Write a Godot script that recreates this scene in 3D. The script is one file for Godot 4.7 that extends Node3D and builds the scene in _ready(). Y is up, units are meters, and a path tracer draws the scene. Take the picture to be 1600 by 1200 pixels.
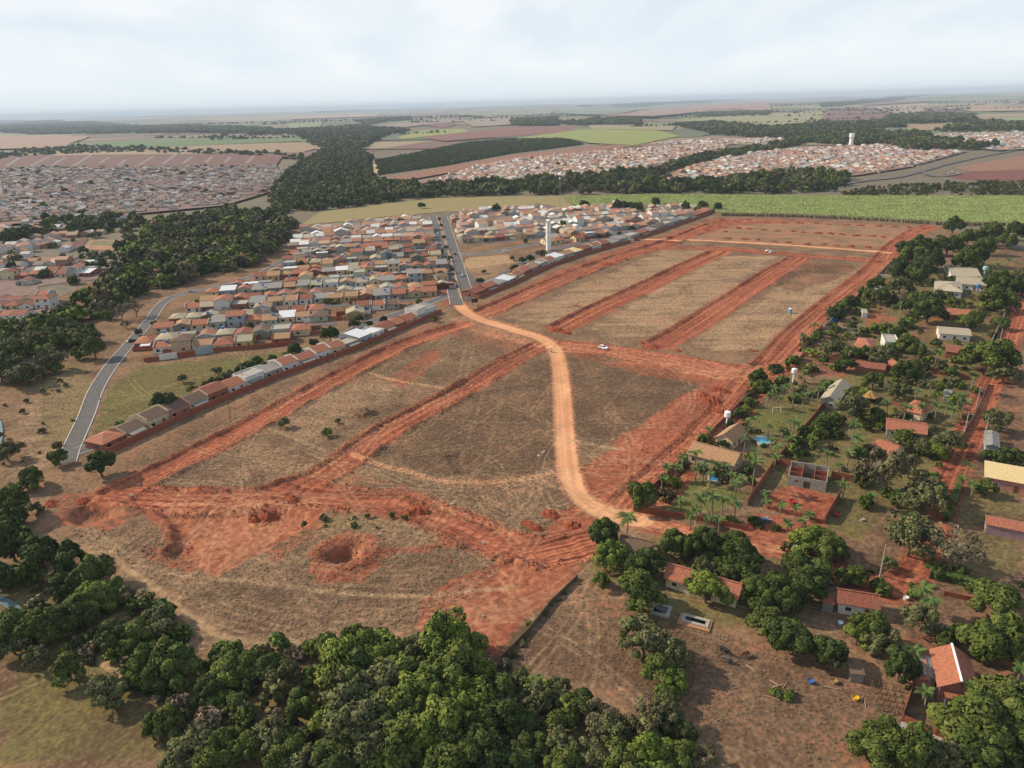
extends Node3D
# Aerial view of a red-soil housing development beside a small town.
# Units are metres, y is up. Photo pixels (1600 x 1200) are turned into ground points by at_px().
const CAM_H := 100.0
const FOC := 1130.0
const ROLL := 0.02812
const PITCH := 0.36888
const X0 := -270.0
const Z0 := -690.0
const SPAN := 614.4
const CELL := 0.96
const NC := 640
const TEX := 2048
const TXL := 0.3
var rng := RandomNumberGenerator.new()
var hs := PackedFloat32Array()
var road_of := PackedByteArray()
var hill_noise := FastNoiseLite.new()
var patch_noise := FastNoiseLite.new()
var streak_noise := FastNoiseLite.new()
var m_red := PackedByteArray()
var m_tan := PackedByteArray()
var m_grn := PackedByteArray()
var m_stw := PackedByteArray()
var m_drk := PackedByteArray()
var m_gry := PackedByteArray()
var m_str := PackedByteArray()
var nz_a := PackedByteArray()
var nz_b := PackedByteArray()
var nz_c := PackedByteArray()
var nz_d := PackedByteArray()
var nz_e := PackedByteArray()
var out_rgb: Array = []
var out_bmp: Array = []
var mats := {}
var used := {}

# ---------------------------------------------------------------- camera mapping
func ray_px(u: float, v: float) -> Vector3:
	var x := (u - 800.0) / FOC
	var y := (600.0 - v) / FOC
	var xr := x * cos(ROLL) + y * sin(ROLL)
	var yr := -x * sin(ROLL) + y * cos(ROLL)
	return Vector3(xr, yr * cos(PITCH) - sin(PITCH), -cos(PITCH) - yr * sin(PITCH))

func at_px(u: float, v: float, y := 0.0) -> Vector3:
	var d := ray_px(u, v)
	if d.y > -0.0022:
		d.y = -0.0022
	var t := (CAM_H - y) / -d.y
	return Vector3(d.x * t, y, d.z * t)

func far_px(u: float, v: float) -> Vector3:
	var p := at_px(u, v)
	var y := 0.0
	for k in 12:
		y = lerpf(y, far_h(p.x, p.z), 0.6)
		p = at_px(u, v, y)
	p.y = ground(p.x, p.z)
	return p

func on_ground(u: float, v: float, y := 0.0) -> Vector3:
	var p := at_px(u, v, y)
	p.y = ground(p.x, p.z)
	return p

func poly_px(a: Array, y := 0.0) -> PackedVector2Array:
	var o := PackedVector2Array()
	for i in range(0, a.size(), 2):
		var p := at_px(a[i], a[i + 1], y)
		o.append(Vector2(p.x, p.z))
	return o

func smooth_line(a: PackedVector2Array, step := 4.0) -> PackedVector2Array:
	var c := Curve2D.new()
	for i in a.size():
		var t := Vector2.ZERO
		if i > 0 and i < a.size() - 1:
			var l := minf(a[i].distance_to(a[i - 1]), a[i].distance_to(a[i + 1]))
			t = (a[i + 1] - a[i - 1]).normalized() * l * 0.33
		c.add_point(a[i], -t, t)
	var o := PackedVector2Array()
	var n := maxi(2, int(ceil(c.get_baked_length() / step)) + 1)
	for i in n:
		o.append(c.sample_baked(c.get_baked_length() * i / (n - 1)))
	return o

# ---------------------------------------------------------------- terrain height
func far_h(x: float, z: float) -> float:
	var r := sqrt(x * x + z * z)
	var k := smoothstep(1500.0, 4500.0, r)
	if k <= 0.0:
		return 0.0
	var k2 := smoothstep(5000.0, 22000.0, r)
	return k * (hill_noise.get_noise_2d(x, z) * (26.0 + 70.0 * k2) + 8.0 * k2)

func ground(x: float, z: float) -> float:
	var fx := (x - X0) / CELL
	var fz := (z - Z0) / CELL
	if fx < 0.0 or fz < 0.0 or fx >= NC or fz >= NC:
		return far_h(x, z)
	var i := int(fx)
	var j := int(fz)
	var a := fx - i
	var b := fz - j
	var k := j * (NC + 1) + i
	return lerpf(lerpf(hs[k], hs[k + 1], a), lerpf(hs[k + NC + 1], hs[k + NC + 2], a), b)

# ---------------------------------------------------------------- naming helpers
func numbered(n: String) -> String:
	if not used.has(n):
		used[n] = 0
		return n
	used[n] += 1
	return "%s_%03d" % [n, used[n]]

func tag(o: Node, label: String, category: String, group := "") -> void:
	o.set_meta("label", label)
	o.set_meta("category", category)
	if group != "":
		o.set_meta("group", group)

func thing(called: String, at: Vector3, turn := 0.0) -> Node3D:
	var o := Node3D.new()
	o.name = numbered(called)
	add_child(o, true)
	o.position = at
	o.rotation.y = turn
	return o

func part(called: String, m: Mesh, mat: Material, parent: Node, at := Vector3.ZERO, turn := 0.0) -> MeshInstance3D:
	var o := MeshInstance3D.new()
	o.name = called
	o.mesh = m
	if mat:
		o.material_override = mat
	parent.add_child(o, true)
	o.position = at
	if turn != 0.0:
		o.rotation.y = turn
	return o

func struct(called: String, m: Mesh, mat: Material, label := "", category := "") -> MeshInstance3D:
	var o := MeshInstance3D.new()
	o.name = numbered(called)
	o.mesh = m
	if mat:
		o.material_override = mat
	add_child(o, true)
	o.set_meta("kind", "structure")
	if label != "":
		tag(o, label, category)
	return o

func stuff(called: String, m: Mesh, mat: Material, label: String, category: String) -> MeshInstance3D:
	var o := struct(called, m, mat, label, category)
	o.set_meta("kind", "stuff")
	return o

func mat(key: String, c: Color, rough := 0.9, metal := 0.0) -> StandardMaterial3D:
	if mats.has(key):
		return mats[key]
	var m := StandardMaterial3D.new()
	m.albedo_color = c
	m.roughness = rough
	m.metallic = metal
	mats[key] = m
	return m

func noise_tex(n: int, freq: float, seed: int, lo: Color, hi: Color, oct := 4, sx := 1) -> ImageTexture:
	var f := FastNoiseLite.new()
	f.seed = seed
	f.frequency = freq
	f.fractal_octaves = oct
	var im := f.get_seamless_image(n, n)
	im.convert(Image.FORMAT_RGB8)
	var d := im.get_data()
	for i in range(0, d.size(), 3):
		var t := d[i] / 255.0
		d[i] = int(lerpf(lo.r, hi.r, t) * 255.0)
		d[i + 1] = int(lerpf(lo.g, hi.g, t) * 255.0)
		d[i + 2] = int(lerpf(lo.b, hi.b, t) * 255.0)
	im = Image.create_from_data(n, n, false, Image.FORMAT_RGB8, d)
	im.generate_mipmaps()
	return ImageTexture.create_from_image(im)

func tri_mat(key: String, c: Color, tex: Texture2D, metres: float, rough := 0.95) -> StandardMaterial3D:
	if mats.has(key):
		return mats[key]
	var m := mat(key, c, rough)
	m.albedo_texture = tex
	m.uv1_triplanar = true
	m.uv1_world_triplanar = true
	m.uv1_scale = Vector3.ONE / metres
	return m

# ---------------------------------------------------------------- painting the soil of the site
func fill(mask: PackedByteArray, poly: PackedVector2Array, val: int, mode := 0) -> void:
	var n := poly.size()
	var y0 := 1e9
	var y1 := -1e9
	for p in poly:
		y0 = minf(y0, p.y)
		y1 = maxf(y1, p.y)
	var j0 := clampi(int((y0 - Z0) / TXL), 0, TEX - 1)
	var j1 := clampi(int((y1 - Z0) / TXL), 0, TEX - 1)
	for j in range(j0, j1 + 1):
		var z := Z0 + (j + 0.5) * TXL
		var xs: Array[float] = []
		for i in n:
			var a := poly[i]
			var b := poly[(i + 1) % n]
			if (a.y <= z) != (b.y <= z):
				xs.append(a.x + (z - a.y) / (b.y - a.y) * (b.x - a.x))
		xs.sort()
		for k in range(0, xs.size() - 1, 2):
			# a slow wobble keeps the outline of a patch from being ruled
			var w := streak_noise.get_noise_2d(z * 0.5, xs[k] * 0.05) * 3.0
			var i0 := clampi(int((xs[k] + w - X0) / TXL), 0, TEX)
			var i1 := clampi(int((xs[k + 1] + w - X0) / TXL), 0, TEX)
			for i in range(j * TEX + i0, j * TEX + i1):
				if mode == 1 or mask[i] < val:
					mask[i] = val

func stroke(mask: PackedByteArray, pts: PackedVector2Array, hw: float, soft: float, val: int, streaks := false, seed_off := 0.0) -> void:
	var run := 0.0
	var rad := hw + soft
	for s in pts.size() - 1:
		var a := pts[s]
		var b := pts[s + 1]
		var ab := b - a
		var l := ab.length()
		if l < 0.001:
			continue
		var dir := ab / l
		var i0 := clampi(int((minf(a.x, b.x) - rad - X0) / TXL), 0, TEX)
		var i1 := clampi(int((maxf(a.x, b.x) + rad - X0) / TXL) + 1, 0, TEX)
		var j0 := clampi(int((minf(a.y, b.y) - rad - Z0) / TXL), 0, TEX)
		var j1 := clampi(int((maxf(a.y, b.y) + rad - Z0) / TXL) + 1, 0, TEX)
		for j in range(j0, j1):
			for i in range(i0, i1):
				var qx := X0 + (i + 0.5) * TXL - a.x
				var qy := Z0 + (j + 0.5) * TXL - a.y
				var t := clampf(qx * dir.x + qy * dir.y, 0.0, l)
				var ex := qx - dir.x * t
				var ey := qy - dir.y * t
				var d := sqrt(ex * ex + ey * ey)
				if d < rad:
					var k := j * TEX + i
					var f := 1.0 if d <= hw else 1.0 - (d - hw) / soft
					var nv := int(val * f)
					if mask[k] < nv:
						mask[k] = nv
					if streaks:
						var side := qx * -dir.y + qy * dir.x
						var q := streak_noise.get_noise_2d((side + seed_off) * 7.0, (run + t + seed_off) * 0.07)
						m_str[k] = clampi(int(128.0 + q * 190.0 * f), 1, 255)
		run += l

func lumps(n: int, freq: float, seed: int, oct: int, typ := FastNoiseLite.TYPE_SIMPLEX_SMOOTH) -> PackedByteArray:
	var f := FastNoiseLite.new()
	f.noise_type = typ
	f.seed = seed
	f.frequency = freq
	f.fractal_octaves = oct
	var im := f.get_image(n, n, false, false, true)
	im.convert(Image.FORMAT_L8)
	if n != TEX:
		im.resize(TEX, TEX, Image.INTERPOLATE_CUBIC)
	return im.get_data()

func soften(mask: PackedByteArray, by: int) -> PackedByteArray:
	var im := Image.create_from_data(TEX, TEX, false, Image.FORMAT_L8, mask)
	im.resize(TEX / by, TEX / by, Image.INTERPOLATE_BILINEAR)
	im.resize(TEX, TEX, Image.INTERPOLATE_CUBIC)
	return im.get_data()

func compose_rows(chunk: int) -> void:
	var rows := TEX / 32
	var rgb := PackedByteArray()
	rgb.resize(rows * TEX * 3)
	var bmp := PackedByteArray()
	bmp.resize(rows * TEX)
	var o := 0
	for k in range(chunk * rows * TEX, (chunk + 1) * rows * TEX):
		var na := nz_a[k] / 255.0
		var nb := nz_b[k] / 255.0
		var nc := nz_c[k] / 255.0
		var nd := nz_d[k] / 255.0
		var ne := nz_e[k] / 255.0
		var st := (m_str[k] - 128) / 127.0 if m_str[k] > 0 else 0.0
		# dry grass: grey-brown thatch, paler straw, soil showing in the thin places
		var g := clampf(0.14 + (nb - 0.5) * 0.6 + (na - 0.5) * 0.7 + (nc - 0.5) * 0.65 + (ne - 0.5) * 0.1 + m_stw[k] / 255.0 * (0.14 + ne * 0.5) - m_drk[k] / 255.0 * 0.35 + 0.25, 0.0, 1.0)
		var r := lerpf(90.0, 163.0, g)
		var gg := lerpf(70.0, 135.0, g)
		var b := lerpf(55.0, 104.0, g)
		var thin := clampf((nc * 0.7 + nb * 0.5 - 0.66) * 2.6, 0.0, 1.0) * 0.6
		r = lerpf(r, 132.0, thin)
		gg = lerpf(gg, 86.0, thin)
		b = lerpf(b, 64.0, thin)
		var hgt := 0.35 + 0.42 * na + 0.2 * nb
		var gr := m_grn[k] / 255.0
		if gr > 0.0:
			gr = clampf(gr * 1.25 + (nb - 0.5) * 0.5 + (nc - 0.5) * 0.4 - 0.1, 0.0, 1.0)
			var q := 0.62 + na * 0.35 + nb * 0.25
			r = lerpf(r, 104.0 * q, gr)
			gg = lerpf(gg, 103.0 * q, gr)
			b = lerpf(b, 58.0 * q, gr)
		var rd := m_red[k] / 255.0
		if rd > 0.0:
			rd = clampf((rd * 1.5 - 0.3 + (nb - 0.5) * 0.8 + (nc - 0.5) * 0.6 + (na - 0.5) * 0.4 + st * 0.25) * 1.45, 0.0, 1.0)
			var q := clampf(0.48 + (nb - 0.5) * 0.5 + (na - 0.5) * 0.4 + (nc - 0.5) * 0.35 + (nd - 0.5) * 0.45 + st * 1.0, 0.0, 1.0)
			r = lerpf(r, lerpf(102.0, 176.0, q), rd)
			gg = lerpf(gg, lerpf(56.0, 111.0, q), rd)
			b = lerpf(b, lerpf(42.0, 82.0, q), rd)
			hgt = lerpf(hgt, 0.3 + 0.3 * na + 0.25 * nd + 0.5 * st, rd)
		var tn := m_tan[k] / 255.0
		if tn > 0.0:
			tn = clampf((tn * 1.3 - 0.3 + (nb - 0.5) * 0.5 + (na - 0.5) * 0.4) * 1.5, 0.0, 1.0) * minf(1.0, tn * 1.15)
			var q := clampf(0.5 + (nc - 0.5) * 0.7 + (na - 0.5) * 0.35 + st * 0.5, 0.0, 1.0)
			r = lerpf(r, lerpf(176.0, 212.0, q), tn)
			gg = lerpf(gg, lerpf(122.0, 164.0, q), tn)
			b = lerpf(b, lerpf(88.0, 124.0, q), tn)
			hgt = lerpf(hgt, 0.4 + 0.1 * na + 0.15 * st, tn)
		var gy := m_gry[k] / 255.0
		if gy > 0.0:
			gy *= 0.6 + 0.5 * nb
			var q := 0.8 + 0.3 * nb + 0.2 * (na - 0.5)
			r = lerpf(r, 172.0 * q, gy)
			gg = lerpf(gg, 143.0 * q, gy)
			b = lerpf(b, 108.0 * q, gy)
			hgt = lerpf(hgt, 0.3, gy)
		rgb[o * 3] = clampi(int(r), 0, 255)
		rgb[o * 3 + 1] = clampi(int(gg), 0, 255)
		rgb[o * 3 + 2] = clampi(int(b), 0, 255)
		bmp[o] = clampi(int(hgt * 255.0), 0, 255)
		o += 1
	out_rgb[chunk] = rgb
	out_bmp[chunk] = bmp

# ---------------------------------------------------------------- shaping the site
func cut_line(pts: PackedVector2Array, hw: float, depth: float, bank: float, bank_l: float, bank_r: float, id := 0) -> void:
	# a graded strip: lowered inside, loose windrows along its two edges
	var rad := hw + 5.0
	var run := 0.0
	for s in pts.size() - 1:
		var a := pts[s]
		var b := pts[s + 1]
		var l := a.distance_to(b)
		if l < 0.001:
			continue
		var dir := (b - a) / l
		var i0 := clampi(int((minf(a.x, b.x) - rad - X0) / CELL), 0, NC)
		var i1 := clampi(int((maxf(a.x, b.x) + rad - X0) / CELL) + 1, 0, NC)
		var j0 := clampi(int((minf(a.y, b.y) - rad - Z0) / CELL), 0, NC)
		var j1 := clampi(int((maxf(a.y, b.y) + rad - Z0) / CELL) + 1, 0, NC)
		var last := s == pts.size() - 2
		for j in range(j0, j1 + 1):
			for i in range(i0, i1 + 1):
				var q := Vector2(X0 + i * CELL, Z0 + j * CELL) - a
				var t := q.dot(dir)
				if t < 0.0 or t > l or (t == l and not last):
					continue
				var side := q.x * -dir.y + q.y * dir.x
				var d := absf(side)
				if d > rad:
					continue
				var k := j * (NC + 1) + i
				if id > 0 and d < hw and i < NC and j < NC and road_of[j * NC + i] == 0:
					road_of[j * NC + i] = id
				if hs_done[k] == 1:
					continue
				hs_done[k] = 1
				var w := patch_noise.get_noise_2d((run + t) * 3.0, side * 4.0 + s)
				var up := (bank_r if side > 0.0 else bank_l) * clampf(0.55 + 1.6 * w, 0.0, 1.8)
				var e := (d - hw - 0.6) / 1.5
				hs[k] += -depth * (1.0 - smoothstep(hw - 0.8, hw + 0.8, d)) + up * exp(-e * e)
				if d < hw:
					hs[k] += 0.14 * streak_noise.get_noise_2d(side * 4.0, (run + t) * 0.07)
		run += l

var hs_done := PackedByteArray()

func bump_at(c: Vector2, r: float, amt: float, pw := 2.0) -> void:
	for j in range(maxi(0, int((c.y - r - Z0) / CELL)), mini(NC, int((c.y + r - Z0) / CELL) + 1) + 1):
		for i in range(maxi(0, int((c.x - r - X0) / CELL)), mini(NC, int((c.x + r - X0) / CELL) + 1) + 1):
			var d := Vector2(X0 + i * CELL, Z0 + j * CELL).distance_to(c) / r
			if d < 1.0:
				hs[j * (NC + 1) + i] += amt * pow(1.0 - d * d, pw)

func pit(c: Vector2, rin: float, rout: float, depth: float, rim: float, sx := 1.0, ang := 0.0) -> void:
	var R := rout * maxf(sx, 1.0)
	for j in range(maxi(0, int((c.y - R - Z0) / CELL)), mini(NC, int((c.y + R - Z0) / CELL) + 1) + 1):
		for i in range(maxi(0, int((c.x - R - X0) / CELL)), mini(NC, int((c.x + R - X0) / CELL) + 1) + 1):
			var q := (Vector2(X0 + i * CELL, Z0 + j * CELL) - c).rotated(ang)
			q.x /= sx
			var w := 1.0 + 0.16 * patch_noise.get_noise_2d(i * 9.0, j * 9.0)
			var d := q.length() * w
			if d < rout:
				var k := j * (NC + 1) + i
				var e := (d - (rin + rout) * 0.5) / ((rout - rin) * 0.42)
				hs[k] += -depth * (1.0 - smoothstep(rin * 0.45, rin, d)) + rim * exp(-e * e) * (0.8 + 0.5 * patch_noise.get_noise_2d(i * 14.0, j * 14.0))

func lower_poly(poly: PackedVector2Array, depth: float, edge: float) -> void:
	for j in NC + 1:
		for i in NC + 1:
			var q := Vector2(X0 + i * CELL, Z0 + j * CELL)
			if absf(q.x - poly[0].x) > 90.0 or absf(q.y - poly[0].y) > 90.0:
				continue
			if Geometry2D.is_point_in_polygon(q, poly):
				var d := 1e9
				for s in poly.size():
					d = minf(d, q.distance_to(Geometry2D.get_closest_point_to_segment(q, poly[s], poly[(s + 1) % poly.size()])))
				hs[j * (NC + 1) + i] -= depth * smoothstep(0.0, edge, d)

func site_roads() -> Array:
	# [name, label, pixels along the middle, half width, cut, bank left, bank right, red, tan]
	return [
		["dirt_road", "pale tan packed earth road running down from the paved avenue to the country lane", [716, 474, 726, 486, 745, 497, 790, 511, 845, 529, 866, 545, 873, 575, 878, 620, 881, 680, 888, 735, 900, 770, 922, 790, 950, 802, 985, 810, 1003, 814], 3.3, 0.25, 0.18, 0.2, 120, 255],
		["dirt_road", "narrow reddish lane passing the lawn wall toward the driveway", [1000, 813, 1030, 823, 1080, 836, 1130, 848, 1175, 858, 1215, 858, 1240, 862], 2.2, 0.12, 0.15, 0.15, 215, 150],
		["dirt_road", "wide orange cross street where the white car stands", [866, 541, 940, 548, 1010, 558, 1100, 573, 1170, 582, 1222, 570], 7.0, 0.35, 0.3, 0.55, 235, 120],
		["dirt_road", "red graded street along the garden walls of the country houses", [988, 792, 1010, 768, 1050, 732, 1095, 690, 1135, 645, 1172, 600, 1215, 560, 1258, 512, 1330, 452, 1376, 412, 1400, 386, 1432, 362, 1465, 351], 6.4, 0.3, 0.5, 0.15, 240, 70],
		["dirt_road", "red street with deep ruts beside the long row of terraced houses", [172, 778, 212, 757, 300, 712, 400, 660, 470, 622, 550, 578, 625, 540, 690, 517, 722, 508], 5.0, 0.55, 0.8, 0.8, 250, 0],
		["dirt_road", "red street between the two dry blocks with the lone green shrub beside it", [205, 778, 300, 781, 400, 776, 455, 760, 505, 742, 550, 712, 600, 675, 665, 640, 735, 602, 800, 562, 846, 540], 5.0, 0.55, 0.8, 0.8, 250, 10],
		["dirt_road", "curved red terrace road above the round pit", [455, 765, 510, 776, 575, 784, 637, 791, 690, 812, 750, 836, 800, 855, 850, 862, 905, 852], 5.4, 0.5, 0.35, 0.9, 250, 0],
		["dirt_road", "straight red street between the straw coloured blocks, next to the terraced houses' side", [878, 512, 950, 475, 1010, 447, 1065, 420, 1125, 393], 6.4, 0.6, 0.7, 0.3, 250, 10],
		["dirt_road", "straight red street between the middle straw block and the half ploughed block", [1030, 538, 1080, 510, 1150, 465, 1210, 425, 1252, 402], 6.4, 0.55, 0.6, 0.35, 245, 20],
		["dirt_road", "rough dark red street along the upper terraced row's back wall", [757, 489, 800, 470, 870, 440, 960, 405, 1040, 380, 1120, 350, 1180, 345], 6.8, 0.55, 0.9, 0.8, 255, 0],
		["dirt_road", "red cross street closing the far end of the straw blocks", [1020, 388, 1130, 389, 1210, 396, 1290, 402, 1385, 409], 4.4, 0.35, 0.4, 0.4, 235, 30],
		["dirt_road", "thin tan cross track in front of the rows of small soil heaps", [1000, 374, 1080, 375, 1160, 379, 1270, 385, 1388, 394], 3.0, 0.1, 0.15, 0.15, 150, 235],
		["dirt_road", "red rutted lane lined with light poles between the country lots", [1388, 925, 1425, 900, 1448, 860, 1462, 810, 1478, 765, 1503, 705, 1522, 655, 1546, 605, 1572, 545, 1597, 480, 1610, 440], 2.6, 0.2, 0.3, 0.3, 250, 60],
		["dirt_road", "red earth driveway curving past the hedge to the tiled cottage", [1425, 898, 1390, 920, 1340, 905, 1290, 880, 1235, 862], 2.6, 0.1, 0.1, 0.1, 225, 90]]

func make_ground() -> void:
	hill_noise.seed = 5
	hill_noise.frequency = 1.0 / 5200.0
	hill_noise.fractal_octaves = 3
	patch_noise.seed = 9
	patch_noise.frequency = 0.02
	patch_noise.fractal_octaves = 3
	streak_noise.seed = 4
	streak_noise.frequency = 0.1
	streak_noise.fractal_octaves = 2
	var nn := (NC + 1) * (NC + 1)
	hs.resize(nn)
	road_of.resize(NC * NC)
	# built-up ground is nearly level
	var calm: Array[PackedVector2Array] = [poly_px([80, 735, 95, 700, 130, 620, 190, 520, 240, 460, 330, 430, 450, 380, 470, 350, 620, 325, 1120, 315, 1125, 335, 990, 382, 860, 420, 740, 472, 690, 494, 560, 548, 430, 596, 300, 652, 175, 716])]
	var rough := FastNoiseLite.new()
	rough.seed = 21
	rough.frequency = 0.22
	rough.fractal_octaves = 3
	for j in NC + 1:
		for i in NC + 1:
			var x := X0 + i * CELL
			var z := Z0 + j * CELL
			var e := smoothstep(0.0, 40.0, minf(minf(x - X0, X0 + SPAN - x), minf(z - Z0, Z0 + SPAN - z)))
			if Geometry2D.is_point_in_polygon(Vector2(x, z), calm[0]):
				e *= 0.06
			hs[j * (NC + 1) + i] = e * (0.16 * rough.get_noise_2d(x, z) + 0.45 * patch_noise.get_noise_2d(x * 0.5, z * 0.5) + 0.22 * patch_noise.get_noise_2d(x * 3.0, z * 3.0))
	for m in [m_red, m_tan, m_grn, m_stw, m_drk, m_gry, m_str]:
		m.resize(TEX * TEX)
	# --- streets
	var roads := site_roads()
	for n in roads.size():
		var r: Array = roads[n]
		var line := smooth_line(poly_px(r[2]), 3.0)
		hs_done = PackedByteArray()
		hs_done.resize(nn)
		cut_line(line, r[3], r[4], 0.0, r[5], r[6], n + 1)
	# --- patches of bare red earth (pixels in the photograph)
	for p in [[[700, 905, 760, 885, 840, 862, 920, 850, 912, 884, 860, 935, 820, 985, 782, 1028, 740, 1012, 690, 1005, 655, 965, 660, 930], 205],
		[[205, 790, 330, 785, 430, 786, 510, 788, 500, 812, 440, 840, 390, 868, 340, 900, 300, 898, 250, 884, 236, 868, 250, 850, 248, 822, 222, 808], 205],
		[[200, 785, 330, 782, 470, 775, 500, 790, 400, 800, 320, 800, 240, 790], 200], [[400, 850, 470, 820, 520, 815, 480, 850, 430, 885], 120],
		[[905, 735, 960, 690, 1020, 645, 1090, 605, 1140, 585, 1175, 598, 1135, 645, 1080, 692, 1005, 756, 978, 788, 940, 782, 912, 762], 190],
		[[742, 492, 770, 470, 870, 424, 990, 380, 1030, 372, 1120, 341, 1300, 345, 1150, 352, 1060, 378, 900, 432, 800, 480], 165],
		[[1010, 375, 1110, 341, 1465, 352, 1400, 392], 72], [[1205, 766, 1232, 757, 1312, 775, 1287, 815, 1195, 795], 255],
		[[1178, 800, 1290, 818, 1262, 856, 1190, 860, 1150, 835], 165], [[90, 772, 200, 768, 250, 790, 160, 838, 90, 822], 130],
		[[870, 548, 905, 550, 935, 560, 1020, 568, 1180, 600, 1120, 606, 1000, 585, 900, 560], 150],
		[[820, 850, 870, 800, 915, 790, 930, 815, 915, 850, 850, 870], 180], [[560, 700, 600, 660, 680, 620, 700, 640, 620, 690, 580, 725], 120],
		[[700, 520, 740, 505, 800, 520, 860, 545, 800, 560, 740, 540], 95], [[610, 590, 660, 548, 690, 545, 670, 580, 620, 610], 140],
		[[500, 760, 530, 735, 620, 752, 700, 790, 640, 792, 520, 775], 85], [[482, 898, 490, 850, 540, 830, 592, 840, 598, 882, 565, 912, 505, 914], 215],
		[[575, 860, 720, 850, 724, 856, 590, 872], 170], [[1300, 560, 1400, 575, 1480, 590, 1500, 560, 1400, 545], 70], [[1240, 560, 1340, 560, 1330, 590, 1240, 585], 110],
		[[1340, 488, 1380, 480, 1400, 500, 1360, 512], 140], [[1440, 500, 1470, 492, 1470, 545, 1420, 530], 100], [[1390, 1000, 1430, 980, 1460, 1010, 1430, 1060], 110],
		[[1330, 900, 1430, 880, 1440, 920, 1340, 935], 150], [[1100, 985, 1420, 1080, 1400, 1200, 1230, 1200, 1060, 1110], 30], [[790, 1020, 910, 910, 1060, 960, 1120, 990, 1050, 1110, 900, 1060], 30],
		[[190, 712, 690, 492, 700, 512, 400, 650, 200, 765], 66], [[1440, 1010, 1600, 960, 1600, 1060, 1560, 1090], 70], [[1530, 480, 1600, 380, 1600, 700, 1540, 720], 60],
		[[1200, 420, 1248, 408, 1342, 415, 1310, 437, 1238, 456], 70]]:
		fill(m_red, poly_px(p[0]), p[1])
	for p in [[[790, 497, 850, 470, 1035, 393, 1105, 392, 1010, 445, 900, 497, 850, 505], 235], [[925, 514, 1010, 462, 1130, 400, 1212, 401, 1090, 485, 1030, 522, 980, 527], 250],
		[[1078, 536, 1150, 490, 1250, 430, 1345, 420, 1320, 442, 1200, 545, 1130, 550], 250], [[30, 640, 100, 580, 130, 562, 150, 600, 110, 700, 90, 720, 40, 740], 190],
		[[90, 840, 150, 835, 240, 880, 240, 900, 130, 870], 220], [[690, 742, 750, 748, 770, 760, 690, 765], 200], [[430, 650, 560, 600, 640, 600, 560, 660, 480, 690], 150], [[1120, 344, 1430, 353, 1380, 388, 1040, 372], 170]]:
		fill(m_stw, poly_px(p[0]), p[1])
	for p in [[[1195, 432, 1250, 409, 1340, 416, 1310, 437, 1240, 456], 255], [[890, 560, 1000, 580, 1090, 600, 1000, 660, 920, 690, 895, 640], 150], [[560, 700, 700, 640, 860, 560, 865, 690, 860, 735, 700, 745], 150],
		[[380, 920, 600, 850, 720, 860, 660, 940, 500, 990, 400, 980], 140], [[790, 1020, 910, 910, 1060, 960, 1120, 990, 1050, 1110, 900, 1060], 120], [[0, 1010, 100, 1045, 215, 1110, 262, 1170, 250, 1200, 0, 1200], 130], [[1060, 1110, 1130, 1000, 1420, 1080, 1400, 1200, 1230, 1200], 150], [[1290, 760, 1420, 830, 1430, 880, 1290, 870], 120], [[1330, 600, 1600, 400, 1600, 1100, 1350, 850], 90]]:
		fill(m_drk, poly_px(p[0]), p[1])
	for p in [[[1040, 794, 1082, 745, 1165, 768, 1135, 803, 1060, 806], 250], [[1170, 632, 1275, 640, 1252, 680, 1165, 668], 200], [[140, 690, 165, 610, 228, 572, 350, 560, 470, 545, 440, 575, 250, 645, 190, 688], 165],
		[[0, 1010, 100, 1045, 215, 1110, 262, 1170, 250, 1200, 0, 1200], 120], [[60, 600, 130, 560, 150, 600, 100, 700, 60, 690], 90], [[470, 815, 570, 808, 650, 822, 640, 832, 560, 828, 480, 830], 60],
		[[0, 880, 200, 940, 330, 1040, 520, 1060, 700, 1070, 880, 1110, 1060, 1150, 1060, 1200, 200, 1200, 0, 1000], 120], [[1150, 640, 1330, 580, 1540, 540, 1500, 700, 1340, 850, 1180, 740], 135], [[1330, 440, 1590, 400, 1540, 560, 1330, 560], 130],
		[[960, 840, 1240, 860, 1320, 960, 1100, 980, 920, 900], 110], [[1490, 760, 1600, 740, 1600, 900, 1480, 900], 110]]:
		fill(m_grn, poly_px(p[0]), p[1])
	for p in [[[226, 562, 345, 551, 445, 537, 490, 518, 560, 494, 625, 482, 697, 456, 672, 346, 640, 340, 520, 353, 475, 364, 452, 388, 462, 402, 340, 456, 285, 495, 235, 522], 72], [[706, 344, 716, 375, 850, 392, 985, 362, 1110, 330, 980, 323, 850, 325], 72], [[172, 709, 300, 648, 430, 593, 560, 545, 690, 489, 690, 470, 520, 530, 430, 575, 300, 628, 190, 680], 90], [[690, 480, 740, 470, 716, 445, 700, 445], 150]]:
		fill(m_red, poly_px(p[0]), p[1])
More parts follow.
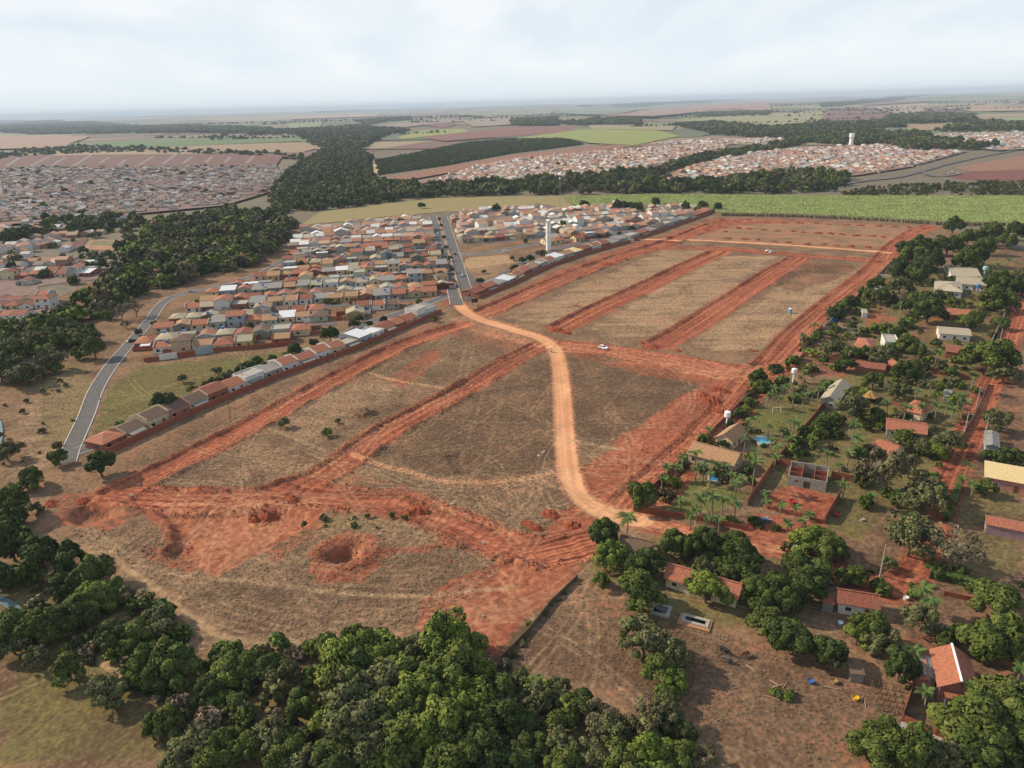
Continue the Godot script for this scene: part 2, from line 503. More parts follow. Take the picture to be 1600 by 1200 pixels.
	for p in [[[210, 782, 330, 780, 480, 772, 520, 790, 470, 820, 410, 850, 360, 880, 320, 886, 280, 872, 276, 850, 278, 822, 262, 802], 118], [[1000, 560, 1100, 575, 1222, 565, 1240, 545, 1215, 590, 1150, 598, 1050, 580], 130], [[440, 880, 520, 830, 600, 800, 560, 800, 480, 820, 420, 860], 80], [[400, 690, 470, 700, 560, 712, 540, 735, 430, 735, 380, 712], 95], [[690, 745, 860, 735, 880, 745, 860, 775, 700, 765, 640, 745], 110], [[650, 750, 720, 770, 830, 800, 800, 830, 690, 800, 640, 780], 60], [[720, 900, 850, 870, 890, 880, 830, 960, 780, 1020, 730, 1000, 690, 940], 88], [[905, 735, 960, 690, 1020, 645, 1090, 605, 1110, 610, 1030, 670, 960, 730, 930, 760], 96], [[700, 500, 740, 482, 800, 505, 860, 530, 850, 545, 780, 530, 720, 515], 120], [[745, 488, 850, 440, 985, 386, 1010, 380, 870, 448, 770, 492], 90], [[90, 775, 200, 770, 230, 790, 150, 832, 100, 825], 90], [[160, 848, 200, 845, 280, 900, 360, 960, 330, 985, 240, 920], 60]]:
		fill(m_tan, poly_px(p[0]), p[1])
	m_tan = soften(m_tan, 12)
	for p in [[[720, 412, 735, 402, 796, 398, 800, 410, 735, 420], 230], [[138, 1018, 170, 1028, 198, 1055, 190, 1078, 160, 1052, 140, 1035], 235], [[722, 420, 800, 410, 830, 402, 760, 436, 735, 435], 120]]:
		fill(m_gry if p[1] > 200 else m_stw, poly_px(p[0]), p[1])
	m_red = soften(m_red, 6)
	m_stw = soften(m_stw, 16)
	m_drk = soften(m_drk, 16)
	m_grn = soften(m_grn, 12)
	for n in roads.size():
		var r: Array = roads[n]
		var line := smooth_line(poly_px(r[2]), 3.0)
		if r[7] > 0:
			stroke(m_red, line, r[3] - 0.2, 3.4, r[7], true, n * 37.0)
		if r[8] > 0:
			stroke(m_tan, line, r[3] - 1.4, 3.4, r[8])
	# --- foot and wheel trails
	for t in [[[552, 708, 590, 725, 640, 738, 700, 753, 790, 751, 872, 738], 1.4, 210], [[578, 582, 612, 592, 662, 601, 690, 606], 1.2, 200], [[420, 670, 455, 683, 505, 703], 0.8, 190], [[150, 832, 165, 850, 190, 882, 235, 915, 285, 955, 335, 988, 385, 1002, 450, 1000, 520, 992], 0.7, 200],
		[[255, 893, 330, 905, 400, 908, 480, 920, 560, 928, 660, 932, 700, 928, 800, 918], 0.6, 215], [[300, 905, 360, 935, 420, 950, 520, 985, 620, 1000], 0.35, 150], [[160, 840, 240, 890, 330, 950, 360, 985], 0.4, 160], [[400, 870, 470, 905, 600, 915, 690, 890], 0.3, 120],
		[[892, 687, 930, 696, 970, 702], 0.9, 200], [[400, 700, 480, 715, 540, 718], 1.2, 130], [[730, 530, 722, 560, 716, 590], 0.5, 150], [[742, 532, 735, 560, 728, 590], 0.5, 150], [[905, 560, 930, 600, 960, 640, 955, 690], 0.3, 130], [[1010, 575, 960, 620, 930, 660], 0.3, 120],
		[[680, 655, 760, 658, 860, 662], 0.4, 140], [[760, 600, 740, 660, 720, 720], 0.4, 130], [[790, 590, 775, 650, 760, 720], 0.4, 130], [[1240, 420, 1262, 450, 1230, 490, 1180, 530], 0.4, 130], [[1330, 425, 1280, 450, 1200, 470, 1130, 520], 0.4, 140],
		[[470, 790, 430, 830, 400, 860], 1.5, 110], [[430, 885, 500, 850, 540, 820, 560, 805], 1.0, 110], [[700, 900, 760, 930, 770, 980], 0.5, 120], [[1155, 980, 1180, 1040, 1160, 1120], 0.6, 60]]:
		stroke(m_tan if t[1] > 1.0 else m_gry, smooth_line(poly_px(t[0]), 3.0), t[1] * 0.75, 0.8, int(t[2] * (0.8 if t[1] > 1.0 else 0.9 if t[1] > 0.55 else 0.55)))
	for k in 9:
		var l := PackedVector2Array()
		for i in 12:
			var a := -0.3 + i * 0.17
			var q := at_px(560, 880)
			l.append(Vector2(q.x, q.z) + Vector2(cos(a + 0.9), sin(a + 0.9)) * Vector2(30.0 + k * 2.6, 17.0 + k * 1.7) + Vector2(rng.randf_range(-0.5, 0.5), rng.randf_range(-0.5, 0.5)))
		stroke(m_gry, smooth_line(l, 2.0), 0.12, 0.45, 105)
	# wheel marks of machines wandering over the blocks
	for k in 130:
		var q := at_px(rng.randf_range(220, 1120), rng.randf_range(560, 980))
		var o := Vector2(q.x, q.z)
		var a := rng.randf() * TAU
		var turn := rng.randf_range(-0.06, 0.06)
		var l0 := PackedVector2Array()
		var l1 := PackedVector2Array()
		for i in rng.randi_range(12, 34):
			a += turn + rng.randf_range(-0.05, 0.05)
			o += Vector2(cos(a), sin(a)) * 2.5
			var nr := Vector2(-sin(a), cos(a)) * 0.95
			l0.append(o + nr)
			l1.append(o - nr)
		var mk := m_gry if k % 3 > 0 else m_drk
		stroke(mk, l0, 0.12, 0.4, 112 if k % 3 > 0 else 210)
		stroke(mk, l1, 0.12, 0.4, 112 if k % 3 > 0 else 210)
	# --- relief of the earthworks
	var c1 := at_px(538, 866)
	pit(Vector2(c1.x, c1.z), 4.3, 8.6, 2.5, 0.9, 1.15, 0.5)
	var c2 := at_px(140, 806)
	pit(Vector2(c2.x, c2.z), 5.0, 10.5, 2.6, 0.8, 1.5, -0.35)
	var c3 := at_px(180, 822)
	pit(Vector2(c3.x, c3.z), 1.8, 3.5, 0.6, 0.3, 1.6, -0.3)
	lower_poly(poly_px([216, 799, 242, 803, 260, 818, 266, 848, 250, 861, 246, 871, 280, 884, 322, 895, 372, 884, 420, 860, 470, 828, 500, 806, 440, 790, 330, 790, 250, 792]), 1.9, 2.4)
	lower_poly(poly_px([688, 712, 720, 706, 745, 716, 752, 740, 715, 742]), 1.0, 2.0)
	for t in [[[256, 812, 266, 835, 266, 856, 252, 866, 285, 884, 320, 896], 1.0, 0.5], [[575, 864, 650, 858, 722, 852], 0.7, 0.7], [[680, 820, 740, 846, 800, 872, 836, 876], 1.4, 1.1]]:
		var line := smooth_line(poly_px(t[0]), 2.0)
		for q in line:
			bump_at(q + Vector2(rng.randf_range(-0.5, 0.5), rng.randf_range(-0.5, 0.5)), 2.2, t[2] * rng.randf_range(0.3, 0.8))
	# --- colour and fine relief, all in ground coordinates
	nz_a = lumps(TEX, 0.28, 31, 2)
	nz_b = lumps(TEX, 0.11, 32, 4)
	nz_c = lumps(512, 0.05, 33, 4)
	nz_d = lumps(TEX, 0.12, 34, 3)
	# mowing swathes: lumps drawn out along one heading
	var f := FastNoiseLite.new()
	f.seed = 35
	f.frequency = 0.05
	f.fractal_octaves = 3
	var im := f.get_image(256, 2048, false, false, true)
	im.convert(Image.FORMAT_L8)
	im.resize(TEX, TEX, Image.INTERPOLATE_CUBIC)
	nz_e = im.get_data()
	out_rgb.resize(32)
	out_bmp.resize(32)
	var job := WorkerThreadPool.add_group_task(compose_rows, 32)
	WorkerThreadPool.wait_for_group_task_completion(job)
	var rgb := PackedByteArray()
	var bmp := PackedByteArray()
	for k in 32:
		rgb.append_array(out_rgb[k])
		bmp.append_array(out_bmp[k])
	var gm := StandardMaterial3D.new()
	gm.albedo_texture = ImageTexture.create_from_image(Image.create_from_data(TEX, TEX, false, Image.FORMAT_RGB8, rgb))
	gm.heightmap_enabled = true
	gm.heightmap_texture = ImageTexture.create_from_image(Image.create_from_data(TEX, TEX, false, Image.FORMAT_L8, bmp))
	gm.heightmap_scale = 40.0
	gm.roughness = 1.0
	gm.metallic_specular = 0.15
	mats["site"] = gm
	for a in [m_red, m_tan, m_grn, m_stw, m_drk, m_gry, m_str, nz_a, nz_b, nz_c, nz_d, nz_e]:
		a.clear()
	out_rgb.clear()
	out_bmp.clear()
	# --- the sheets: one for the open ground, one for every street
	for n in roads.size() + 1:
		var v := PackedVector3Array()
		var uv := PackedVector2Array()
		var nm := PackedVector3Array()
		var ix := PackedInt32Array()
		var slot := PackedInt32Array()
		slot.resize(nn)
		for j in NC:
			for i in NC:
				if road_of[j * NC + i] != n:
					continue
				var q := [0, 0, 0, 0]
				for c in 4:
					var ii: int = i + (c & 1)
					var jj: int = j + (c >> 1)
					var k: int = jj * (NC + 1) + ii
					if slot[k] == 0:
						v.append(Vector3(X0 + ii * CELL, hs[k], Z0 + jj * CELL))
						uv.append(Vector2(float(ii) / NC, float(jj) / NC))
						var hx := hs[k + 1 if ii < NC else k] - hs[k - 1 if ii > 0 else k]
						var hz := hs[k + NC + 1 if jj < NC else k] - hs[k - NC - 1 if jj > 0 else k]
						nm.append(Vector3(-hx, CELL * 2.0, -hz).normalized())
						slot[k] = v.size()
					q[c] = slot[k] - 1
				ix.append_array(PackedInt32Array([q[0], q[1], q[2], q[1], q[3], q[2]]))
		var arr := []
		arr.resize(Mesh.ARRAY_MAX)
		arr[Mesh.ARRAY_VERTEX] = v
		arr[Mesh.ARRAY_NORMAL] = nm
		arr[Mesh.ARRAY_TEX_UV] = uv
		arr[Mesh.ARRAY_INDEX] = ix
		if n == 0:
			ground_mesh.add_surface_from_arrays(Mesh.PRIMITIVE_TRIANGLES, arr)
			ground_mesh.surface_set_material(0, gm)
		else:
			var am := ArrayMesh.new()
			am.add_surface_from_arrays(Mesh.PRIMITIVE_TRIANGLES, arr)
			struct(roads[n - 1][0], am, gm, roads[n - 1][1], "road")
	make_country()

var ground_mesh := ArrayMesh.new()

func make_country() -> void:
	# the sheet goes on from the edge of the site to beyond the horizon
	var lx := PackedFloat32Array()
	var lz := PackedFloat32Array()
	for side in 2:
		var l := PackedFloat32Array()
		var s := 8.0
		var d := 0.0
		while d < (21000.0 if side == 0 else 46000.0):
			d += s
			s = minf(s * 1.09, 900.0)
			l.append(d)
		if side == 0:
			for i in range(l.size() - 1, -1, -1):
				lx.append(X0 - l[i])
			for i in range(0, NC + 1, 10):
				lx.append(X0 + i * CELL)
			for d2 in l:
				lx.append(X0 + SPAN + d2)
		else:
			for i in range(l.size() - 1, -1, -1):
				lz.append(Z0 - l[i])
			for i in range(0, NC + 1, 10):
				lz.append(Z0 + i * CELL)
			for d2 in [20.0, 50.0, 90.0, 150.0, 300.0, 600.0]:
				lz.append(Z0 + SPAN + d2)
	var cell := FastNoiseLite.new()
	cell.noise_type = FastNoiseLite.TYPE_CELLULAR
	cell.cellular_return_type = FastNoiseLite.RETURN_CELL_VALUE
	cell.frequency = 1.0 / 600.0
	cell.seed = 3
	cell.domain_warp_enabled = true
	cell.domain_warp_amplitude = 120.0
	cell.domain_warp_frequency = 0.002
	var pal: Array[Color] = [Color(0.2, 0.17, 0.1), Color(0.13, 0.14, 0.065), Color(0.27, 0.2, 0.14), Color(0.1, 0.13, 0.05), Color(0.17, 0.09, 0.065), Color(0.22, 0.2, 0.11), Color(0.12, 0.11, 0.06), Color(0.3, 0.25, 0.17)]
	var v := PackedVector3Array()
	var col := PackedColorArray()
	var nm := PackedVector3Array()
	var ix := PackedInt32Array()
	var w := lx.size()
	for z in lz:
		for x in lx:
			var inside := x > X0 - 0.1 and x < X0 + SPAN + 0.1 and z > Z0 - 0.1 and z < Z0 + SPAN + 0.1
			v.append(Vector3(x, 0.0 if inside else far_h(x, z), z))
			var e := 20.0
			nm.append(Vector3(far_h(x - e, z) - far_h(x + e, z), 2.0 * e, far_h(x, z - e) - far_h(x, z + e)).normalized())
			var r := Vector2(x, z).length()
			var base := Color(0.13, 0.115, 0.065).lerp(Color(0.2, 0.15, 0.095), 0.5 + 0.5 * patch_noise.get_noise_2d(x * 0.4, z * 0.4))
			var far := pal[int((cell.get_noise_2d(x, z) * 0.5 + 0.5) * 7.99)]
			col.append(base.lerp(far, smoothstep(1500.0, 2300.0, r)))
	for j in lz.size() - 1:
		for i in w - 1:
			var cx := (lx[i] + lx[i + 1]) * 0.5
			var cz := (lz[j] + lz[j + 1]) * 0.5
			if cx > X0 and cx < X0 + SPAN and cz > Z0 and cz < Z0 + SPAN:
				continue
			var a := j * w + i
			ix.append_array(PackedInt32Array([a, a + 1, a + w, a + 1, a + w + 1, a + w]))
	var arr := []
	arr.resize(Mesh.ARRAY_MAX)
	arr[Mesh.ARRAY_VERTEX] = v
	arr[Mesh.ARRAY_NORMAL] = nm
	arr[Mesh.ARRAY_COLOR] = col
	arr[Mesh.ARRAY_INDEX] = ix
	ground_mesh.add_surface_from_arrays(Mesh.PRIMITIVE_TRIANGLES, arr)
	var m := tri_mat("country", Color.WHITE, noise_tex(512, 0.02, 8, Color(0.72, 0.7, 0.66), Color(1, 1, 1), 5), 90.0)
	m.vertex_color_use_as_albedo = true
	ground_mesh.surface_set_material(1, m)
	struct("ground", ground_mesh, null, "dry brown open ground of the building site and the country around it", "ground")

func sheet(poly: PackedVector2Array, lift: float, longest: float) -> ArrayMesh:
	# a polygon laid over the terrain, cut fine enough to follow it
	var t := Geometry2D.triangulate_polygon(poly)
	var tris: Array[PackedVector2Array] = []
	for i in range(0, t.size(), 3):
		tris.append(PackedVector2Array([poly[t[i]], poly[t[i + 1]], poly[t[i + 2]]]))
	var st := SurfaceTool.new()
	st.begin(Mesh.PRIMITIVE_TRIANGLES)
	var n := 0
	while not tris.is_empty():
		var a: PackedVector2Array = tris.pop_back()
		var l := [a[0].distance_to(a[1]), a[1].distance_to(a[2]), a[2].distance_to(a[0])]
		var k := 0 if l[0] >= l[1] and l[0] >= l[2] else 1 if l[1] >= l[2] else 2
		if l[k] > longest and n < 40000:
			var mid := (a[k] + a[(k + 1) % 3]) * 0.5
			tris.append(PackedVector2Array([a[k], mid, a[(k + 2) % 3]]))
			tris.append(PackedVector2Array([mid, a[(k + 1) % 3], a[(k + 2) % 3]]))
			continue
		n += 1
		if (a[1] - a[0]).cross(a[2] - a[0]) < 0.0:
			a = PackedVector2Array([a[0], a[2], a[1]])
		for p in a:
			st.set_uv(p * 0.1)
			st.add_vertex(Vector3(p.x, ground(p.x, p.y) + lift, p.y))
	st.generate_normals()
	return st.commit()

func ribbon(line: PackedVector2Array, hw: float, lift: float, thick := 0.0, off := 0.0) -> ArrayMesh:
	# a strip of even width that follows the ground; thick > 0 gives it sides (a kerb)
	var st := SurfaceTool.new()
	st.begin(Mesh.PRIMITIVE_TRIANGLES)
	var prev: Array = []
	var run := 0.0
	for i in line.size():
		var d := (line[mini(i + 1, line.size() - 1)] - line[maxi(i - 1, 0)]).normalized()
		var nrm := Vector2(-d.y, d.x)
		if i > 0:
			run += line[i].distance_to(line[i - 1])
		var row: Array = []
		for s in [-1.0, 1.0]:
			var q: Vector2 = line[i] + nrm * (off + hw * s)
			row.append(Vector3(q.x, ground(q.x, q.y) + lift + thick, q.y))
		if not prev.is_empty():
			var quads := [[prev[0], prev[1], row[1], row[0]]]
			if thick > 0.0:
				var dn := Vector3(0, -thick - 0.3, 0)
				quads.append([prev[1], prev[1] + dn, row[1] + dn, row[1]])
				quads.append([prev[0] + dn, prev[0], row[0], row[0] + dn])
			for q in quads:
				for k in [0, 1, 2, 0, 2, 3]:
					st.set_uv(Vector2(k % 2, run * 0.1))
					st.add_vertex(q[k])
		prev = row
	st.generate_normals()
	return st.commit()

# ---------------------------------------------------------------- plants
var crowns := {}
var trunks: Array[ArrayMesh] = []
var frond_mesh: Array[ArrayMesh] = []
var palm_trunks: Array[ArrayMesh] = []
var far_trees: Array[ArrayMesh] = []
const KINDS := ["dark", "mid", "light", "olive", "dry", "bare"]

func mesh_of(v: PackedVector3Array, n: PackedVector3Array, c: PackedColorArray, ix: PackedInt32Array) -> ArrayMesh:
	# faces turned the way their normals point
	for i in range(0, ix.size(), 3):
		var a := v[ix[i]]
		if (v[ix[i + 2]] - a).cross(v[ix[i + 1]] - a).dot(n[ix[i]]) < 0.0:
			var t := ix[i + 1]
			ix[i + 1] = ix[i + 2]
			ix[i + 2] = t
	var arr := []
	arr.resize(Mesh.ARRAY_MAX)
	arr[Mesh.ARRAY_VERTEX] = v
	arr[Mesh.ARRAY_NORMAL] = n
	if c.size() > 0:
		arr[Mesh.ARRAY_COLOR] = c
	arr[Mesh.ARRAY_INDEX] = ix
	var m := ArrayMesh.new()
	m.add_surface_from_arrays(Mesh.PRIMITIVE_TRIANGLES, arr)
	return m

func rdir() -> Vector3:
	var y := rng.randf_range(-1.0, 1.0)
	var a := rng.randf() * TAU
	var s := sqrt(1.0 - y * y)
	return Vector3(cos(a) * s, y, sin(a) * s)

# a crown of radius 4 m round a centre 4 m up: clusters of leaf clumps with gaps between them
func crown(leaves: int, size: float, col: Color, alt: Color, lobes: int, spread: float, flat: float, low: float) -> ArrayMesh:
	var lc: Array[Vector3] = []
	var lr: Array[float] = []
	var lt: Array[Color] = []
	for k in lobes:
		var d := rdir()
		d.y = absf(d.y) * 1.15 - low
		var f := pow(rng.randf(), 0.4) * spread
		lc.append(Vector3(d.x * f * 4.0, 4.0 + d.y * f * 4.0 * flat, d.z * f * 4.0))
		lr.append(rng.randf_range(0.6, 1.45) * (1.25 if k < lobes / 3 else 0.85))
		lt.append(col.lerp(alt, rng.randf()) * rng.randf_range(0.85, 1.15))
	var v := PackedVector3Array()
	var n := PackedVector3Array()
	var c := PackedColorArray()
	var ix := PackedInt32Array()
	var made := 0
	var tries := 0
	while made < leaves and tries < leaves * 4:
		tries += 1
		var k := rng.randi() % lobes
		var d := rdir()
		if d.y < -0.35 and rng.randf() < 0.7:
			continue
		var p := lc[k] + d * lr[k] * rng.randf_range(0.72, 1.06)
		var hid := false
		for j in lobes:
			if j != k and p.distance_to(lc[j]) < lr[j] * 0.66:
				hid = true
				break
		if hid and rng.randf() < 0.85:
			continue
		made += 1
		var nn := (d * 0.75 + rdir() * 0.8 + Vector3(0, 0.25, 0)).normalized()
		var t1 := nn.cross(rdir()).normalized()
		var t2 := nn.cross(t1)
		var s := size * rng.randf_range(0.5, 1.6)
		var b := v.size()
		v.append(p + t1 * s)
		v.append(p + t2 * s * 0.62 + nn * s * 0.12)
		v.append(p - t1 * s)
		v.append(p - t2 * s * 0.62 + nn * s * 0.12)
		var sn := (nn * 0.55 + d * 0.6).normalized()
		var tone := lt[k] * rng.randf_range(0.65, 1.4)
		tone.a = 1.0
		for q in 4:
			n.append(sn)
			c.append(tone)
		ix.append_array(PackedInt32Array([b, b + 1, b + 2, b, b + 2, b + 3]))
	return mesh_of(v, n, c, ix)

func limb(v: PackedVector3Array, n: PackedVector3Array, ix: PackedInt32Array, pts: Array, r0: float, r1: float, sides := 6) -> void:
	var b0 := v.size()
	for i in pts.size():
		var p: Vector3 = pts[i]
		var d: Vector3 = (pts[mini(i + 1, pts.size() - 1)] - pts[maxi(i - 1, 0)]).normalized()
		var s := d.cross(Vector3(0.3, 0.1, 1.0)).normalized()
		var t := d.cross(s)
		var r := lerpf(r0, r1, float(i) / (pts.size() - 1))
		for k in sides:
			var a := k * TAU / sides
			var o := s * cos(a) + t * sin(a)
			v.append(p + o * r)
			n.append(o)
	for i in pts.size() - 1:
		for k in sides:
			var a := b0 + i * sides + k
			var b := b0 + i * sides + (k + 1) % sides
			ix.append_array(PackedInt32Array([a, b, a + sides, b, b + sides, a + sides]))

func trunk_mesh(limbs: int, reach: float, twigs := 0) -> ArrayMesh:
	var v := PackedVector3Array()
	var n := PackedVector3Array()
	var ix := PackedInt32Array()
	var top := Vector3(rng.randf_range(-0.4, 0.4), 2.3, rng.randf_range(-0.4, 0.4))
	limb(v, n, ix, [Vector3(0, -0.4, 0), Vector3(0.05, 0.4, 0.03), top * 0.5 + Vector3(0.1, 0, 0), top], 0.34, 0.2, 7)
	for k in limbs:
		var a := k * TAU / limbs + rng.randf() * 0.7
		var e := top + Vector3(cos(a) * reach, rng.randf_range(1.2, 3.2), sin(a) * reach) * rng.randf_range(0.8, 1.1)
		var m := top.lerp(e, 0.5) + Vector3(0, -0.25, 0)
		limb(v, n, ix, [top - Vector3(0, 0.6, 0), m, e], 0.15, 0.05, 5)
		for t in twigs:
			var s0: Vector3 = m.lerp(e, rng.randf())
			var dd := (e - top).normalized() * 0.6 + rdir() * 0.9
			dd.y = absf(dd.y) + 0.2
			var s1 := s0 + dd.normalized() * rng.randf_range(0.8, 2.0)
			limb(v, n, ix, [s0, s0.lerp(s1, 0.5) + rdir() * 0.12, s1], 0.06, 0.025, 3)
			for w in 3:
				var q := s0.lerp(s1, rng.randf_range(0.3, 1.0))
				limb(v, n, ix, [q, q + (dd.normalized() + rdir()).normalized() * rng.randf_range(0.4, 0.9)], 0.035, 0.015, 3)
	return mesh_of(v, n, PackedColorArray(), ix)

func make_plant_kit() -> void:
	var leaf := mat("leaf", Color.WHITE, 0.75)
	leaf.vertex_color_use_as_albedo = true
	leaf.backlight = Color(0.35, 0.42, 0.12)
	leaf.metallic_specular = 0.25
	leaf.cull_mode = BaseMaterial3D.CULL_DISABLED
	mat("bark", Color(0.36, 0.3, 0.25), 0.95)
	mat("grey_bark", Color(0.47, 0.43, 0.38), 0.95)
	mat("palm_bark", Color(0.5, 0.45, 0.38), 0.95)
	var tint := {"dark": [Color(0.034, 0.052, 0.014), Color(0.056, 0.075, 0.018)], "mid": [Color(0.058, 0.082, 0.018), Color(0.1, 0.12, 0.027)], "light": [Color(0.09, 0.128, 0.022), Color(0.155, 0.185, 0.036)], "olive": [Color(0.085, 0.095, 0.035), Color(0.115, 0.115, 0.05)], "dry": [Color(0.12, 0.095, 0.05), Color(0.1, 0.1, 0.045)], "bare": [Color(0.13, 0.1, 0.065), Color(0.11, 0.095, 0.055)]}
	for k in KINDS:
		var t: Array = tint[k]
		var near: Array[ArrayMesh] = []
		for i in 4:
			match k:
				"dark": near.append(crown(6800, 0.27, t[0], t[1], 24, 0.82, 0.95, 0.42))
				"mid": near.append(crown(6600, 0.26, t[0], t[1], 30, 0.9, 0.95, 0.45))
				"light": near.append(crown(6200, 0.26, t[0], t[1], 34, 0.95, 1.05, 0.5))
				"olive": near.append(crown(4200, 0.25, t[0], t[1], 34, 1.02, 0.85, 0.35))
				"dry": near.append(crown(2400, 0.24, t[0], t[1], 22, 1.0, 0.7, 0.15))
				"bare": near.append(crown(650, 0.24, t[0], t[1], 22, 1.0, 0.7, 0.1))
		crowns[k] = near
		var far: Array[ArrayMesh] = []
		for i in 2:
			far.append(crown(520, 0.72, t[0], t[1], 20, 0.92, 0.9, 0.5))
		crowns[k + "_far"] = far
	for i in 3:
		trunks.append(trunk_mesh(5, 1.9))
	for i in 2:
		trunks.append(trunk_mesh(7, 2.3, 7))
	# palm fronds: an arched rib with drooping leaflets on both sides
	for k in 3:
		var v := PackedVector3Array()
		var n := PackedVector3Array()
		var c := PackedColorArray()
		var ix := PackedInt32Array()
		var length: float = [2.6, 2.2, 2.9][k]
		var prev := Vector3.ZERO
		for i in range(1, 15):
			var t := i / 14.0
			var p := Vector3(length * (t - 0.12 * t * t), 0.9 * t - 1.75 * t * t, 0.0)
			var w := 0.62 * sin(PI * clampf(0.12 + 0.86 * t, 0.0, 1.0)) + 0.06
			for s in [-1.0, 1.0]:
				var b := v.size()
				var mid := (p + prev) * 0.5
				var tip := mid + Vector3(0.3 * w, -0.38 * w + rng.randf_range(-0.06, 0.06), s * w * rng.randf_range(0.9, 1.1))
				v.append_array(PackedVector3Array([prev, p, tip + (p - prev) * 0.42, tip - (p - prev) * 0.1]))
				var tone := Color(0.06, 0.105, 0.026).lerp(Color(0.115, 0.15, 0.045), rng.randf())
				for q in 4:
					n.append(Vector3(0, 0.9, s * 0.4).normalized())
					c.append(tone)
				ix.append_array(PackedInt32Array([b, b + 1, b + 2, b, b + 2, b + 3]))
			prev = p
		frond_mesh.append(mesh_of(v, n, c, ix))
	for k in 3:
		var v := PackedVector3Array()
		var n := PackedVector3Array()
		var ix := PackedInt32Array()
		var lean := [0.15, 0.5, -0.35][k] as float
		limb(v, n, ix, [Vector3(0, -0.3, 0), Vector3(lean * 0.15, 0.25, 0), Vector3(lean * 0.45, 0.6, 0), Vector3(lean, 1.0, 0)], 0.22, 0.13, 7)
		palm_trunks.append(mesh_of(v, n, PackedColorArray(), ix))

func tree_at(kind: String, base: Vector3, R: float, label: String, group: String, called := "tree") -> Node3D:
	var t := thing(called, base, rng.randf() * TAU)
	tag(t, label, "shrub" if called == "shrub" else "tree", group)
	var s := R / 4.0
	var list: Array = crowns[kind]
	var tw := 3 + rng.randi() % 2 if kind == "bare" or kind == "dry" else rng.randi() % 3
	var a := part("trunk", trunks[tw], mats["grey_bark"] if tw > 2 else mats["bark"], t)
	var b := part("crown", list[rng.randi() % list.size()], mats["leaf"], t)
	var sy := s * rng.randf_range(0.88, 1.12)
	a.scale = Vector3(s, sy, s)
	b.scale = Vector3(s * rng.randf_range(0.84, 1.2), sy, s * rng.randf_range(0.84, 1.2))
	return t

# the nearest thing one could name, for saying which tree is meant
func beside(p: Vector3, marks: Array) -> String:
	var best := ""
	var d := 1e9
	for m in marks:
		var q := at_px(m[0], m[1])
		var e := Vector2(q.x - p.x, q.z - p.z).length()
		if e < d:
			d = e
			best = m[2]
	return best

func size_word(R: float) -> String:
	return "small" if R < 2.4 else "middling" if R < 3.6 else "large" if R < 4.8 else "very large"

func tree_px(e: Array, label: String, group: String, low := 1.0, marks := []) -> void:
	# pixel of the crown's middle and its radius in pixels; the crown's height above the ground follows from its size
	var R := 3.0
	var p := Vector3.ZERO
	for k in 4:
		p = at_px(e[0], e[1], R * 1.0 * low)
		R = clampf(e[2] * p.distance_to(Vector3(0, CAM_H, 0)) / FOC, 0.7, 8.5)
	p.y = ground(p.x, p.z) - (1.0 - low) * R
	if not marks.is_empty():
		label = "%s %s" % [size_word(R), label % beside(p, marks)]
	tree_at(e[3], p, R, label, group)

func palm_px(u: float, v: float, h: float, label: String) -> void:
	var p := at_px(u, v, h)
	p.y = ground(p.x, p.z)
	var t := thing("palm_tree", p, rng.randf() * TAU)
	tag(t, label, "palm", "palms in the country gardens")
	var k := rng.randi() % 3
	var tr := part("trunk", palm_trunks[k], mats["palm_bark"], t)
	tr.scale = Vector3(1.0, h, 1.0)
	var lean := [0.15, 0.5, -0.35][k] as float
	var n := rng.randi_range(11, 15)
	for i in n:
		var f := part("frond", frond_mesh[rng.randi() % 3], mats["leaf"], t, Vector3(lean, h - 0.05, 0))
		var up := rng.randf_range(-0.35, 0.75)
		f.basis = Basis(Vector3.UP, i * TAU / n * 2.4) * Basis(Vector3.BACK, up)
		f.scale = Vector3.ONE * rng.randf_range(0.8, 1.1) * clampf(h / 6.0, 0.75, 1.15)

func wood_points(poly: PackedVector2Array, gap: float, keep := 1.0) -> Array:
	var o: Array = []
	var lo := Vector2(1e9, 1e9)
	var hi := -lo
	for p in poly:
		lo = lo.min(p)
		hi = hi.max(p)
	var y := lo.y
	while y < hi.y:
		var x := lo.x
		while x < hi.x:
			var q := Vector2(x, y) + Vector2(rng.randf_range(-0.48, 0.48), rng.randf_range(-0.48, 0.48)) * gap
			if rng.randf() < keep * (1.0 if gap < 6.0 else smoothstep(0.36, 0.1, patch_noise.get_noise_2d(q.x * 1.1, q.y * 1.1))) and Geometry2D.is_point_in_polygon(q, poly):
				o.append(q)
			x += gap
		y += gap
	return o

